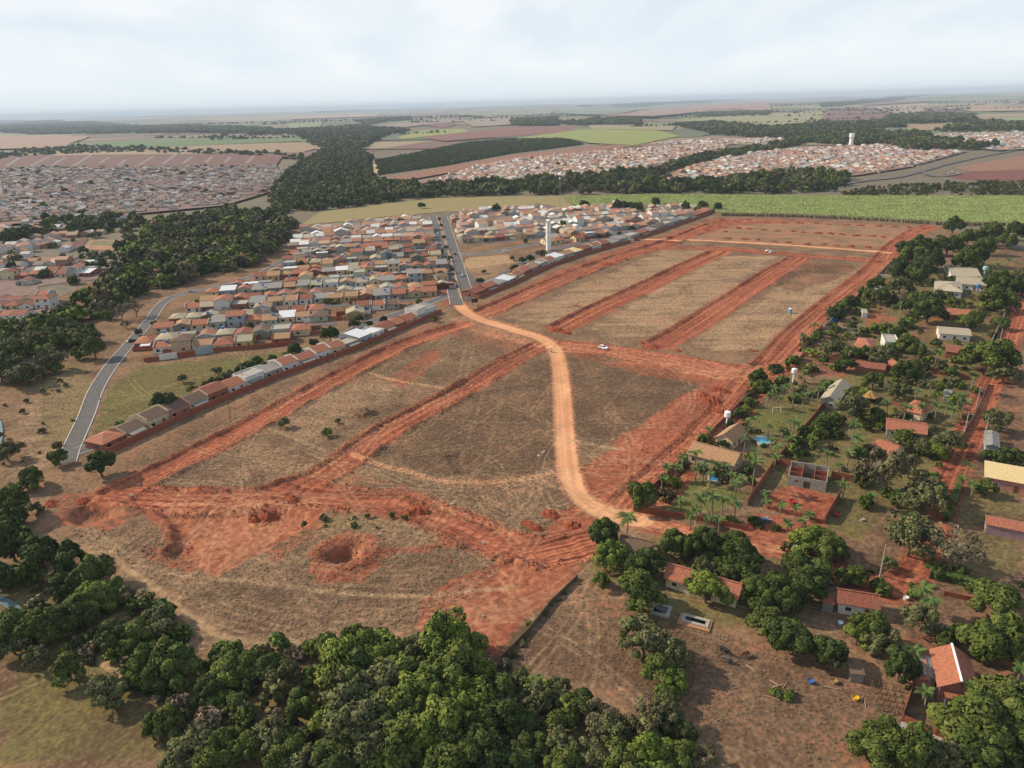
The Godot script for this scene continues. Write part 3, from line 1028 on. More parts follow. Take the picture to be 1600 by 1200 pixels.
func far_wood(called: String, pts: Array, mix: Array, r_lo: float, r_hi: float, label: String, category := "woodland") -> void:
	# a wood too far off or too dense to count: one object, a copy of a low tree on every spot
	var root := Node3D.new()
	root.name = numbered(called)
	add_child(root, true)
	root.set_meta("kind", "stuff")
	tag(root, label, category)
	var bins := {}
	for q in pts:
		var k: String = mix[rng.randi() % mix.size()]
		var key := k + str(rng.randi() % 2)
		if not bins.has(key):
			bins[key] = []
		bins[key].append(q)
	for key in bins:
		var list: Array = bins[key]
		var mm := MultiMesh.new()
		mm.transform_format = MultiMesh.TRANSFORM_3D
		mm.use_colors = true
		mm.mesh = crowns[key.left(key.length() - 1) + "_far"][int(key.right(1))]
		mm.instance_count = list.size()
		for i in list.size():
			var q: Vector2 = list[i]
			var s := lerpf(r_lo, r_hi, pow(rng.randf(), 1.6) * 1.25) / 4.0
			var b := Basis(Vector3.UP, rng.randf() * TAU).scaled(Vector3(s, minf(s, 2.3) * rng.randf_range(0.75, 1.15), s))
			mm.set_instance_transform(i, Transform3D(b, Vector3(q.x, ground(q.x, q.y) - minf(s, 1.2) * 1.0, q.y)))
			var tone := rng.randf_range(0.65, 1.45)
			mm.set_instance_color(i, Color(tone * rng.randf_range(0.92, 1.1), tone, tone * rng.randf_range(0.85, 1.1)))
		var mi := MultiMeshInstance3D.new()
		mi.name = "trees"
		mi.multimesh = mm
		mi.material_override = mats["leaf"]
		root.add_child(mi, true)

func clear_of(pts: Array, holes: Array) -> Array:
	var polys: Array = []
	for h in holes:
		polys.append(poly_px(h))
	return pts.filter(func(q): return not polys.any(func(a): return Geometry2D.is_point_in_polygon(q, a)))

func plant_woods() -> void:
	# --- the tree belt along the stream at the foot of the site (pixel, pixel, radius, kind)
	var tone := {"dark": "dark green", "mid": "mid green", "light": "bright green", "olive": "olive green", "dry": "sparse brownish", "bare": "nearly leafless"}
	var belt := [[15, 850, 35, 0], [5, 905, 25, 0], [107, 872, 28, 0], [65, 868, 30, 0], [140, 895, 28, 1], [108, 912, 26, 0], [175, 922, 24, 1], [135, 940, 30, 1], [20, 790, 28, 1], [15, 815, 22, 0], [48, 745, 20, 1], [8, 705, 16, 3],
		[110, 962, 34, 0], [140, 935, 28, 2], [60, 982, 28, 1], [20, 985, 30, 1], [18, 1003, 24, 3], [55, 1028, 18, 3], [105, 1042, 25, 1], [175, 990, 30, 0], [212, 990, 26, 1], [240, 972, 26, 3], [240, 1025, 35, 1], [215, 1045, 26, 2], [275, 1040, 34, 1], [250, 1058, 30, 0], [325, 1075, 26, 0],
		[162, 1085, 26, 3], [262, 1125, 26, 1], [240, 1132, 19, 1], [370, 1098, 20, 1], [362, 1040, 27, 1], [345, 1055, 24, 2], [390, 1036, 22, 1], [300, 1172, 30, 3], [350, 1166, 30, 1], [270, 1192, 26, 3], [390, 1170, 26, 1], [330, 1200, 28, 1],
		[425, 1152, 30, 3], [450, 1166, 28, 1], [472, 1100, 30, 1], [487, 1056, 17, 2], [482, 1010, 17, 1], [507, 1012, 20, 1], [420, 1040, 26, 0], [445, 1052, 24, 3], [552, 995, 20, 1], [575, 1020, 33, 2], [540, 1035, 33, 2], [555, 1055, 36, 1], [600, 1040, 34, 2], [637, 1025, 28, 3], [695, 1000, 34, 2], [728, 1010, 24, 2], [707, 1045, 40, 1],
		[745, 1050, 26, 2], [662, 1050, 26, 1], [520, 1125, 26, 2], [560, 1085, 40, 3], [595, 1082, 34, 1], [645, 1086, 34, 2], [682, 1076, 32, 1], [725, 1090, 34, 2], [720, 1110, 30, 2], [617, 1118, 36, 0], [650, 1126, 30, 1], [562, 1146, 40, 3], [540, 1166, 30, 1], [682, 1140, 36, 2], [675, 1170, 30, 2], [630, 1170, 34, 1], [590, 1176, 30, 3], [612, 1194, 24, 2],
		[725, 1150, 36, 0], [770, 1075, 28, 0], [775, 1125, 34, 0], [750, 1176, 36, 0], [840, 1088, 26, 3], [812, 1058, 14, 3], [870, 1075, 20, 3], [815, 1125, 30, 0], [872, 1130, 26, 1], [910, 1100, 28, 0], [935, 1118, 32, 4], [950, 1134, 28, 3], [875, 1170, 30, 3], [837, 1164, 30, 0], [925, 1180, 28, 3], [970, 1176, 26, 1], [1012, 1130, 30, 4], [1037, 1117, 26, 3],
		[1070, 1147, 22, 0], [1020, 1176, 33, 2], [1065, 1184, 26, 1], [1100, 1188, 26, 4], [800, 1190, 36, 0], [880, 1200, 30, 1], [980, 1205, 30, 1], [700, 1200, 34, 1], [480, 1195, 28, 3], [435, 1195, 26, 1], [520, 1195, 30, 0]]
	var bm := [[20, 720, "by the dry slope of the paved road"], [110, 810, "by the shallow pit"], [20, 940, "at the stream's bend"], [150, 900, "below the perimeter trail"], [60, 1040, "at the corner of the green meadow"], [220, 1100, "along the green meadow"], [280, 1000, "where the perimeter trail turns"], [420, 1020, "below the dry slope"], [340, 1150, "over the bare gully"], [560, 1010, "at the dry block's lower rim"], [520, 1130, "in the middle of the stream belt"], [700, 1010, "at the red slope's foot"], [640, 1110, "deep in the stream belt"], [760, 1120, "in the shade below the red slope"], [850, 1080, "along the fenced paddock"], [930, 1130, "below the fenced paddock"], [1040, 1140, "at the paddock wire fence"], [650, 1190, "at the lower rim of the wood"], [850, 1190, "at the lower rim below the paddock"]]
	for e in belt:
		e[3] = KINDS[e[3]]
		e[2] *= 1.18 if e[0] > 500 and e[0] < 780 else 0.93
		tree_px(e, "%s stream belt tree %%s" % tone[e[3]], "trees of the stream belt", 0.85, bm)
	# --- lone trees of the bare paddocks
	for e in [[1007, 995, 36, "olive", "feathery spreading tree standing alone in the bare paddock"], [1050, 1020, 26, "olive", "thin crowned tree behind the feathery paddock tree, beside the wire fence"], [1030, 1042, 22, "mid", "low leafy tree at the foot of the feathery paddock tree"], [1052, 1062, 19, "light", "small bright tree touching the paddock wire fence"], [1037, 1088, 19, "mid", "small tree between the paddock fence and the stream belt"],
		[154, 722, 22, "dark", "round dark tree beside the end of the paved loop road"], [90, 712, 14, "mid", "small leafy tree across from the end of the paved loop road"], [145, 543, 16, "mid", "round green tree overhanging the bend of the paved road"], [210, 480, 14, "bare", "tall reddish bare tree by the paved road bend"], [188, 488, 12, "bare", "shorter bare tree next to the tall reddish one by the road bend"], [196, 506, 7, "dry", "little dry tree below the two bare trees at the road bend"],
		[510, 675, 8, "light", "lone bright green shrub tree on the dry block"], [442, 660, 8, "olive", "dull green bush on the dry block near the terraced row"], [527, 657, 5, "mid", "tiny green bush on the dry block"], [1425, 835, 34, "olive", "big airy green tree at the edge of the fenced bare paddock"], [1500, 862, 36, "bare", "wide grey leafless tree beside the trimmed hedge"], [1385, 732, 38, "dry", "wide brown half bare tree behind the unroofed building's lot"],
		[945, 832, 28, "dark", "big dense dark mango tree at the lane corner"], [1005, 772, 26, "mid", "round green tree inside the corner of the lawn wall"]]:
		tree_px(e, e[4], "")
	# --- trees of the country gardens
	var est := [[955, 868, 22, 2], [1000, 920, 28, 1], [1010, 882, 24, 0], [1055, 845, 24, 1], [1095, 857, 28, 0], [1102, 838, 20, 1], [1150, 858, 30, 0], [1170, 882, 26, 0], [1105, 918, 26, 2], [1185, 920, 24, 1], [1145, 890, 20, 0], [940, 905, 13, 1], [1270, 840, 24, 2], [1295, 856, 24, 1], [1262, 882, 28, 0], [1267, 907, 28, 0], [1230, 925, 30, 0], [1210, 912, 24, 0], [1340, 900, 14, 1],
		[1452, 775, 24, 3], [1430, 782, 18, 3], [1465, 887, 11, 1], [1282, 665, 12, 0], [1260, 672, 10, 0], [1410, 687, 14, 1], [1440, 700, 12, 3], [1460, 700, 14, 2], [1482, 690, 18, 3], [1557, 655, 18, 3], [1550, 712, 12, 0], [1570, 715, 14, 0], [1590, 712, 14, 0], [1542, 762, 12, 1], [1562, 937, 28, 1], [1550, 997, 38, 1], [1225, 985, 30, 0], [1250, 1000, 26, 0], [1295, 1015, 24, 0],
		[1360, 982, 24, 1], [1380, 997, 24, 3], [1340, 992, 16, 2], [1407, 1040, 25, 0], [1440, 967, 18, 3], [1550, 1112, 40, 1], [1525, 1140, 36, 1], [1578, 1100, 34, 1], [1550, 1172, 40, 0], [1590, 1150, 36, 0], [1380, 1142, 22, 1], [1375, 1172, 30, 1], [1425, 1172, 34, 1], [1462, 1186, 24, 3], [1405, 415, 24, 0], [1437, 422, 28, 0], [1450, 405, 20, 0], [1490, 352, 14, 0], [1440, 380, 16, 0],
		[1482, 382, 20, 0], [1512, 370, 14, 1], [1425, 400, 20, 1], [1525, 397, 20, 0], [1510, 405, 18, 1], [1550, 367, 14, 1], [1590, 360, 14, 0], [1565, 437, 19, 0], [1578, 447, 15, 0], [1550, 467, 15, 1], [1575, 470, 13, 1], [1407, 445, 13, 3], [1370, 440, 10, 1], [1377, 463, 13, 1], [1362, 463, 10, 1], [1330, 472, 13, 0], [1307, 487, 13, 0], [1317, 480, 10, 1], [1422, 477, 11, 0], [1452, 485, 18, 0], [1450, 468, 12, 0],
		[1462, 462, 9, 3], [1487, 472, 7, 1], [1500, 472, 7, 1], [1507, 501, 11, 1], [1525, 496, 11, 1], [1372, 511, 10, 2], [1385, 513, 9, 1], [1405, 516, 9, 0], [1567, 503, 10, 1], [1417, 535, 13, 1], [1432, 548, 12, 1], [1377, 551, 14, 3], [1350, 548, 9, 1], [1300, 541, 13, 3], [1327, 551, 11, 1], [1287, 563, 8, 1], [1322, 567, 14, 0], [1417, 577, 17, 0], [1550, 556, 27, 1], [1570, 582, 15, 3], [1485, 580, 9, 1],
		[1405, 608, 15, 3], [1365, 596, 12, 1], [1340, 636, 20, 3], [1337, 611, 9, 0], [1305, 652, 11, 1], [1375, 650, 9, 1], [1185, 588, 16, 0], [1197, 600, 12, 1], [1170, 625, 9, 1], [1155, 642, 9, 1], [1140, 660, 8, 0], [1105, 686, 8, 1], [1265, 840, 16, 1], [1390, 880, 10, 3], [1320, 900, 14, 1], [1575, 375, 12, 1], [1540, 385, 12, 1], [1415, 385, 13, 0], [1600, 450, 12, 1], [1595, 430, 10, 3], [1350, 455, 8, 1], [1480, 1000, 12, 0], [1500, 985, 14, 1], [1100, 890, 16, 3], [1075, 865, 14, 0], [1130, 880, 18, 0], [985, 890, 14, 1], [1190, 945, 18, 0], [1200, 965, 20, 1]]
	var em := [[995, 850, "beside the brown cottage"], [1100, 905, "beside the long orange farmhouse"], [1085, 970, "beside the tan pool terrace"], [1120, 710, "beside the long tan villa"], [1140, 675, "beside the tan pavilion"], [1500, 425, "behind the white compound"], [1480, 450, "before the white compound"], [1376, 454, "by the grey roofed shed"], [1490, 518, "beside the lone white bungalow"], [1500, 488, "by the orange brick barn"], [1352, 537, "by the orange hip house"], [1392, 530, "by the white flat roofed box"], [1360, 570, "by the long stable"], [1400, 568, "by the orange hut"], [1497, 548, "by the red tiled barn"], [1305, 612, "by the pale grey roofed house"], [1360, 617, "by the thatched kiosk"], [1436, 638, "by the palm circled house"], [1415, 665, "by the grey edged orange house"], [1385, 700, "by the orange gabled house"], [1265, 745, "by the unroofed building"], [1570, 740, "by the yellow roofed house"], [1580, 815, "by the mauve stable"], [1550, 688, "by the blue grey workshop"], [1340, 935, "by the weathered cottage"], [1338, 1046, "by the hen house"], [1500, 1045, "by the big tiled house"], [1500, 912, "by the long clipped hedge"], [1250, 856, "by the white car in the shade"], [1460, 1140, "by the concrete slab"], [1190, 600, "by the palm grove"], [1213, 645, "by the goal frame"], [1310, 495, "by the blue tarpaulin"], [1460, 375, "at the end of the red street"], [1550, 380, "in front of the cane field"], [1560, 545, "by the lane's light pole"], [1410, 480, "by the timber topped pole"], [1190, 950, "behind the cows' fence"], [1440, 800, "at the fenced bare paddock"]]
	for e in est:
		e[3] = KINDS[e[3]]
		e[2] *= 1.1
		tree_px(e, "%s garden tree %%s" % tone[e[3]], "trees of the country gardens", 0.9, em)
	# --- street and back garden trees of the town blocks
	var tm := [[190, 670, "by the white car of the long terrace"], [255, 630, "in the mown field's corner clump"], [300, 600, "along the mown field"], [380, 575, "in the mown field's upper hedge"], [460, 550, "before the terrace's middle"], [520, 525, "on the terrace street"], [570, 500, "at the bend of the terrace street"], [640, 480, "by the terrace's last houses"], [690, 430, "by the avenue shops"], [620, 420, "in the middle of the town blocks"], [560, 390, "in the upper town blocks"], [620, 345, "at the meadow edge of town"], [490, 450, "in the lower town blocks"], [230, 510, "beside the paved road bend"], [820, 405, "at the upper terrace's street"], [755, 430, "at the avenue end of the upper terrace"], [940, 368, "near the last terrace"], [980, 320, "in the clump by the cane field"], [1100, 322, "in the far clump by the cane field"], [880, 340, "below the radio mast"], [770, 325, "alone on the meadow edge"], [912, 317, "alone behind the town"], [658, 320, "alone on the dry meadow"], [740, 370, "among the houses by the avenue"]]
	for e in [[258, 628, 19, 0], [243, 634, 11, 1], [235, 648, 10, 1], [187, 665, 9, 1], [285, 591, 7, 3], [340, 578, 8, 3], [300, 607, 8, 1], [322, 601, 8, 1], [335, 596, 9, 1], [357, 588, 11, 3], [377, 576, 12, 0], [390, 571, 12, 0], [402, 566, 10, 1], [460, 545, 15, 0], [450, 557, 10, 1], [425, 560, 7, 1], [407, 571, 11, 0], [490, 535, 9, 0], [515, 522, 13, 0],
		[552, 505, 9, 0], [561, 496, 8, 0], [577, 505, 7, 0], [599, 499, 6, 0], [680, 498, 5, 1], [655, 470, 6, 1], [641, 477, 5, 3], [626, 345, 5, 1], [600, 363, 4, 1], [550, 391, 5, 1], [470, 412, 6, 0], [584, 413, 5, 1], [625, 428, 6, 1], [650, 432, 6, 2], [490, 450, 6, 0], [548, 463, 5, 1], [512, 470, 5, 1], [688, 428, 6, 0], [672, 395, 5, 1], [690, 393, 4, 1], [240, 505, 5, 0], [216, 518, 6, 0], [310, 470, 4, 1],
		[805, 418, 7, 0], [816, 406, 6, 0], [827, 403, 8, 0], [846, 396, 8, 3], [750, 438, 6, 0], [756, 424, 4, 1], [800, 403, 4, 1], [912, 317, 7, 0], [775, 323, 8, 0], [658, 320, 6, 0], [965, 320, 9, 0], [980, 320, 10, 0], [995, 322, 9, 0], [1024, 315, 8, 0], [1040, 322, 5, 0], [1072, 321, 9, 0], [1097, 322, 9, 1], [1122, 323, 7, 0], [880, 350, 6, 0], [935, 369, 6, 0], [950, 366, 5, 0], [968, 365, 5, 0], [905, 330, 6, 0], [758, 375, 4, 1], [725, 372, 4, 1], [750, 335, 5, 0]]:
		e[3] = KINDS[e[3]]
		tree_px(e, "%s tree %%s" % tone[e[3]], "trees between the town houses", 0.95, tm)
	for e in [[697, 386, 4], [702, 403, 5], [706, 422, 5], [694, 370, 4], [689, 352, 3], [710, 440, 4], [686, 342, 3]]:
		tree_px([e[0], e[1], e[2], "mid"], "small round tree planted on the avenue's median strip", "trees on the avenue median", 1.0)
	# --- palms (crown pixel, height)
	for e in [[1065, 780, 4], [1094, 780, 6], [1115, 775, 7], [1130, 778, 5], [1150, 785, 6], [1080, 805, 4], [1125, 811, 4], [1104, 809, 3], [1090, 795, 4], [1180, 720, 9]]:
		palm_px(e[0], e[1], e[2], "slender palm on the walled green lawn")
	for e in [[1068, 712, 5], [1088, 705, 6], [1120, 722, 5], [1088, 733, 4], [1135, 726, 5], [1157, 745, 5], [1150, 753, 5], [1042, 726, 5], [1057, 726, 5], [1035, 746, 4], [1110, 741, 4], [1100, 728, 5], [1142, 740, 5]]:
		palm_px(e[0], e[1], e[2], "palm round the long tan roofed house with the lawn")
	for e in [[1165, 657, 5], [1180, 655, 5], [1202, 662, 5], [1240, 657, 6], [1165, 683, 5], [1182, 703, 5], [1222, 671, 5], [1232, 683, 5], [1217, 696, 5], [1205, 686, 4], [1212, 711, 5], [1110, 668, 4], [1170, 668, 4]]:
		palm_px(e[0], e[1], e[2], "palm in the garden of the blue pools")
	for e in [[1225, 607, 5], [1200, 616, 5], [1217, 618, 5], [1240, 616, 5], [1257, 616, 5], [1270, 613, 5], [1290, 598, 5], [1257, 581, 5], [1208, 605, 5], [1232, 600, 5], [1280, 606, 4]]:
		palm_px(e[0], e[1], e[2], "palm in the thick grove beside the white water tank")
	for e in [[1390, 625, 6], [1415, 635, 7], [1442, 635, 6], [1465, 632, 6], [1490, 640, 6], [1507, 625, 7], [1432, 610, 5], [1455, 598, 6], [1467, 613, 5], [1335, 660, 7], [1340, 683, 6], [1237, 655, 4], [1500, 615, 6], [1480, 630, 5]]:
		palm_px(e[0], e[1], e[2], "tall palm round the hipped orange roof")
	for e in [[1272, 507, 8], [1255, 522, 6]]:
		palm_px(e[0], e[1], e[2], "palm at the wall corner by the red street")
	for e in [[1327, 551, 5], [1465, 548, 7], [1522, 586, 7], [1590, 410, 6], [1575, 405, 6], [1560, 412, 5], [1598, 425, 6], [1540, 402, 5]]:
		palm_px(e[0], e[1], e[2], "palm among the broad trees of the upper gardens")
	for e in [[1295, 707, 5], [1327, 707, 5], [1312, 723, 4], [1320, 755, 5]]:
		palm_px(e[0], e[1], e[2], "bushy palm behind the unroofed building")
	for e in [[1405, 770, 4], [1360, 770, 4], [1512, 725, 4], [1505, 748, 4], [1522, 756, 4]]:
		palm_px(e[0], e[1], e[2], "short palm near the lane with the light poles")
	for e in [[1447, 920, 6], [1457, 936, 6], [1525, 1072, 5], [1595, 1042, 5], [1450, 1083, 3], [1421, 1008, 4], [1433, 1014, 4]]:
		palm_px(e[0], e[1], e[2], "palm near the big tiled house in the walled yard")
	palm_px(980, 806, 7, "tall palm leaning over the big mango tree at the lane corner")
	for e in [[1198, 770, 2], [1198, 782, 2], [1220, 790, 2], [1243, 795, 2], [1265, 802, 2], [1232, 818, 2], [1254, 812, 2]]:
		palm_px(e[0], e[1], e[2], "knee-high young palm in the row before the unroofed building")
	# --- woods that read as one mass
	var near_w := wood_points(poly_px([0, 612, 60, 602, 125, 562, 158, 520, 178, 492, 240, 462, 300, 437, 385, 420, 430, 395, 462, 352, 430, 335, 350, 332, 240, 352, 205, 385, 190, 425, 165, 455, 60, 502, 0, 505]), 6.5)
	near_w.sort_custom(func(a, b): return a.length_squared() < b.length_squared())
	var kinds := ["dark", "mid", "mid", "olive", "light", "mid", "olive", "dry"]
	for q in near_w.slice(0, 45):
		var k: String = kinds[rng.randi() % kinds.size()]
		var R := rng.randf_range(3.0, 5.8)
		var vp := Vector3(q.x, ground(q.x, q.y) - 0.8, q.y)
		tree_at(k, vp, R, "%s %s valley wood tree %s" % [size_word(R), tone[k], beside(vp, [[5, 600, "above the stream bend"], [60, 590, "at the foot of the dry slope"], [110, 560, "beside the dry slope's top"], [150, 530, "by the road's overhanging tree"], [180, 495, "by the bare road bend trees"], [20, 560, "inside the lower wood"], [90, 520, "in the middle of the wood"], [20, 520, "below the tiled houses"], [240, 465, "at the paved road bend"]])], "trees of the valley wood")
	far_wood("woodland", near_w.slice(45), kinds + ["bare", "light"], 2.2, 6.4, "dense mixed wood filling the valley beside the town")
	var dk := ["dark", "mid", "mid", "dark", "olive", "olive"]
	far_wood("woodland", wood_points(poly_px([425, 335, 545, 325, 600, 318, 700, 306, 660, 296, 590, 285, 578, 262, 582, 247, 548, 226, 500, 238, 462, 262, 436, 285, 420, 312]), 8.5, 0.93), dk, 3.5, 6.5, "dark valley wood beyond the town, running back to the orchard")
	far_wood("woodland", wood_points(poly_px([590, 286, 700, 290, 800, 286, 920, 276, 1010, 268, 1100, 246, 1190, 230, 1250, 219, 1255, 226, 1150, 246, 1065, 262, 1020, 279, 1100, 286, 1200, 275, 1260, 272, 1320, 278, 1322, 300, 1150, 304, 900, 304, 700, 308, 620, 310]), 8.5, 0.9), dk, 3.5, 7.0, "long dark wood between the cane field and the far town")
	far_wood("scrub", wood_points(poly_px([1290, 300, 1420, 289, 1600, 285, 1640, 285, 1640, 306, 1330, 307]), 6.5, 0.8), ["mid", "olive", "dark"], 1.6, 3.2, "low green scrub behind the cane field by the highway", "scrub")
	far_wood("woodland", wood_points(poly_px([0, 372, 60, 352, 130, 345, 200, 345, 240, 352, 205, 362, 150, 366, 60, 372, 0, 385]), 9.0, 0.8), dk, 3.5, 6.5, "dark wood between the sports ground and the left town")
	far_wood("woodland", wood_points(poly_px([0, 440, 50, 452, 120, 448, 165, 440, 190, 425, 200, 385, 240, 352, 180, 360, 175, 400, 130, 412, 100, 408, 60, 412, 0, 412]), 11.0, 0.42), dk, 3.0, 5.5, "scattered shade trees among the tiled houses by the sports ground")
	far_wood("woodland", wood_points(poly_px([0, 245, 40, 238, 140, 232, 240, 234, 420, 240, 500, 250, 500, 258, 420, 245, 200, 240, 60, 246, 0, 252]), 16.0, 0.5), dk, 4.0, 7.0, "far dark tree line behind the red subdivision")
	for p in [[[0, 190, 120, 192, 300, 196, 400, 200, 470, 206, 430, 212, 300, 208, 120, 210, 0, 207], 45.0], [[440, 205, 560, 198, 640, 205, 600, 214, 560, 236, 500, 232, 470, 216], 22.0], [[560, 190, 640, 184, 640, 188, 560, 196], 40.0], [[800, 186, 870, 184, 870, 198, 800, 198], 28.0], [[860, 192, 1000, 186, 1000, 195, 900, 197], 28.0],
		[[1055, 197, 1120, 192, 1200, 202, 1290, 196, 1410, 190, 1412, 200, 1330, 204, 1250, 214, 1200, 216, 1120, 212], 16.0], [[1080, 178, 1130, 173, 1200, 174, 1200, 180, 1090, 183], 34.0], [[1200, 216, 1330, 206, 1450, 214, 1450, 226, 1330, 228, 1250, 224], 14.0], [[1400, 222, 1500, 224, 1560, 232, 1440, 240, 1400, 232], 16.0], [[1380, 184, 1440, 178, 1520, 180, 1520, 190, 1420, 196], 30.0], [[1480, 198, 1540, 192, 1600, 196, 1600, 204, 1480, 206], 24.0], [[1280, 162, 1400, 152, 1460, 150, 1400, 158, 1290, 168], 60.0], [[900, 165, 1100, 156, 1200, 153, 1100, 162, 920, 168], 70.0], [[100, 180, 300, 178, 300, 182, 100, 185], 90.0], [[480, 175, 700, 166, 700, 169, 500, 178], 90.0]]:
		var poly := PackedVector2Array()
		for i in range(0, p[0].size(), 2):
			var q := far_px(p[0][i], p[0][i + 1])
			poly.append(Vector2(q.x, q.z))
		far_wood("woodland", wood_points(poly, p[1], 0.85), dk, p[1] * 0.45, p[1] * 0.75, "hazy strip of far woodland among the fields")
	# --- hedges, avenue bushes and weeds
	far_wood("yard_trees", wood_points(poly_px([226, 562, 345, 551, 445, 537, 490, 518, 560, 494, 697, 456, 672, 346, 640, 340, 520, 353, 475, 364, 452, 388, 462, 402, 340, 456, 285, 495, 235, 522]), 13.0, 0.34), ["dark", "mid", "olive", "light"], 1.0, 2.3, "small yard trees between the houses on the avenue's wooded side", "trees")
	far_wood("yard_trees", wood_points(poly_px([706, 344, 716, 375, 850, 385, 985, 362, 1110, 330, 980, 323, 850, 325]), 13.0, 0.3), ["dark", "mid", "olive"], 1.0, 2.3, "small yard trees between the houses on the water tower side", "trees")
	far_wood("woodland", wood_points(poly_px([0, 340, 200, 336, 235, 350, 190, 420, 150, 445, 100, 408, 0, 412]), 11.0, 0.4), dk, 2.5, 5.5, "loose trees round the sports ground", "trees")
	for k in 34:
		var r0 := rng.randf_range(1900.0, 9000.0)
		var b0 := rng.randf_range(-0.6, 0.6)
		var o := Vector2(sin(b0), -cos(b0)) * r0
		var a := rng.randf_range(-0.5, 0.5)
		var pts: Array = []
		for i in rng.randi_range(20, 60):
			a += rng.randf_range(-0.03, 0.03)
			o += Vector2(cos(a), sin(a)) * r0 * 0.006
			pts.append(o + Vector2(rng.randf_range(-5.0, 5.0), rng.randf_range(-12.0, 12.0)))
		far_wood("tree_line", pts, dk, 4.0, 4.0 + r0 * 0.0016, "hazy line of trees between far fields", "trees")
	far_wood("woodland", wood_points(far_poly([-60, 264, 430, 260, 436, 276, 425, 300, 345, 322, 200, 336, 100, 346, -60, 352]), 30.0, 0.55), dk, 2.5, 5.0, "dark trees dotted through the valley town", "trees")
	far_wood("woodland", wood_points(far_poly([690, 282, 725, 268, 870, 244, 1130, 227, 1058, 251, 900, 277]), 40.0, 0.45), dk, 2.2, 4.0, "few trees dotted through the far town", "trees")
	far_wood("woodland", wood_points(far_poly([1030, 281, 1180, 240, 1400, 228, 1500, 239, 1340, 274, 1100, 286]), 45.0, 0.45), dk, 2.2, 4.0, "few trees dotted through the tower town", "trees")
	far_wood("scrub", clear_of(wood_points(poly_px([1010, 770, 1100, 690, 1190, 600, 1260, 530, 1330, 470, 1390, 420, 1590, 420, 1560, 530, 1500, 690, 1450, 800, 1440, 880, 1600, 900, 1600, 1100, 1460, 1010, 1300, 900, 1180, 840]), 4.2, 0.45), [[1195, 700, 1330, 740, 1320, 790, 1290, 830, 1180, 815], [1290, 770, 1440, 840, 1440, 900, 1290, 880], [1030, 800, 1085, 740, 1175, 768, 1140, 812], [1165, 632, 1280, 640, 1255, 680, 1165, 668], [1380, 930, 1440, 870, 1490, 760, 1540, 620, 1600, 450, 1620, 480, 1560, 640, 1500, 780, 1450, 900], [1490, 760, 1600, 760, 1600, 900, 1480, 890], [1340, 490, 1400, 485, 1400, 512, 1340, 512], [1440, 500, 1540, 505, 1540, 540, 1440, 535]]), ["mid", "olive", "dry", "light", "dark", "mid"], 0.6, 2.6, "low garden plants and weeds among the country houses", "plants")
	far_wood("scrub", wood_points(poly_px([465, 812, 600, 806, 660, 822, 640, 830, 540, 824, 475, 826]), 2.6, 0.55), ["mid", "dark", "olive"], 0.35, 1.0, "low green weeds on the slope above the round pit", "weeds")
	far_wood("scrub", wood_points(poly_px([0, 640, 60, 600, 130, 590, 110, 680, 80, 740, 90, 790, 30, 830, 0, 760]), 5.0, 0.3), ["olive", "mid", "dry"], 0.5, 1.5, "scattered bushes on the dry slope beside the paved road", "bushes")
	far_wood("scrub", wood_points(poly_px([60, 880, 240, 950, 330, 1010, 560, 1010, 700, 1020, 800, 1050, 960, 1110, 1060, 1130, 1100, 1200, 300, 1200, 250, 1110, 120, 1040, 0, 1000, 0, 880]), 3.4, 0.75), ["dry", "olive", "mid", "bare", "dark", "mid"], 0.7, 2.5, "tangled undergrowth between the trees of the stream belt", "undergrowth")

# ---------------------------------------------------------------- building kit
var unit_box := BoxMesh.new()

func mb() -> SurfaceTool:
	var st := SurfaceTool.new()
	st.begin(Mesh.PRIMITIVE_TRIANGLES)
	st.set_smooth_group(-1)
	return st

func done(st: SurfaceTool) -> ArrayMesh:
	st.generate_normals()
	return st.commit()

func tri(st: SurfaceTool, a: Vector3, b: Vector3, c: Vector3) -> void:
	for p in [a, b, c]:
		st.set_uv(Vector2(p.x, p.y))
		st.add_vertex(p)

func quad(st: SurfaceTool, a: Vector3, b: Vector3, c: Vector3, d: Vector3) -> void:
	# uv in metres: u along a-b, v along a-d
	var w := a.distance_to(b)
	var h := a.distance_to(d)
	var uv := [Vector2(0, 0), Vector2(w, 0), Vector2(w, h), Vector2(0, h)]
	var p := [a, b, c, d]
	for k in [0, 1, 2, 0, 2, 3]:
		st.set_uv(uv[k] + Vector2(a.x, a.z))
		st.add_vertex(p[k])

func box(st: SurfaceTool, c: Vector3, s: Vector3, turn := 0.0) -> void:
	var b := Basis(Vector3.UP, turn)
	var p: Array[Vector3] = []
	for k in 8:
		p.append(c + b * (Vector3((k & 1) - 0.5, ((k >> 1) & 1) - 0.5, (k >> 2) - 0.5) * s))
	for f in [[2, 3, 7, 6], [0, 4, 5, 1], [0, 1, 3, 2], [5, 4, 6, 7], [4, 0, 2, 6], [1, 5, 7, 3]]:
		quad(st, p[f[0]], p[f[1]], p[f[2]], p[f[3]])

func slab(st: SurfaceTool, a: Vector3, b: Vector3, c: Vector3, d: Vector3, thick: float) -> void:
	# a roof plane with thickness, a-b along the ridge, c-d along the eave
	var n := Vector3(0, -thick, 0)
	quad(st, a, b, c, d)
	quad(st, d + n, c + n, b + n, a + n)
	quad(st, d, c, c + n, d + n)
	quad(st, a, d, d + n, a + n)
	quad(st, c, b, b + n, c + n)
	quad(st, b, a, a + n, b + n)

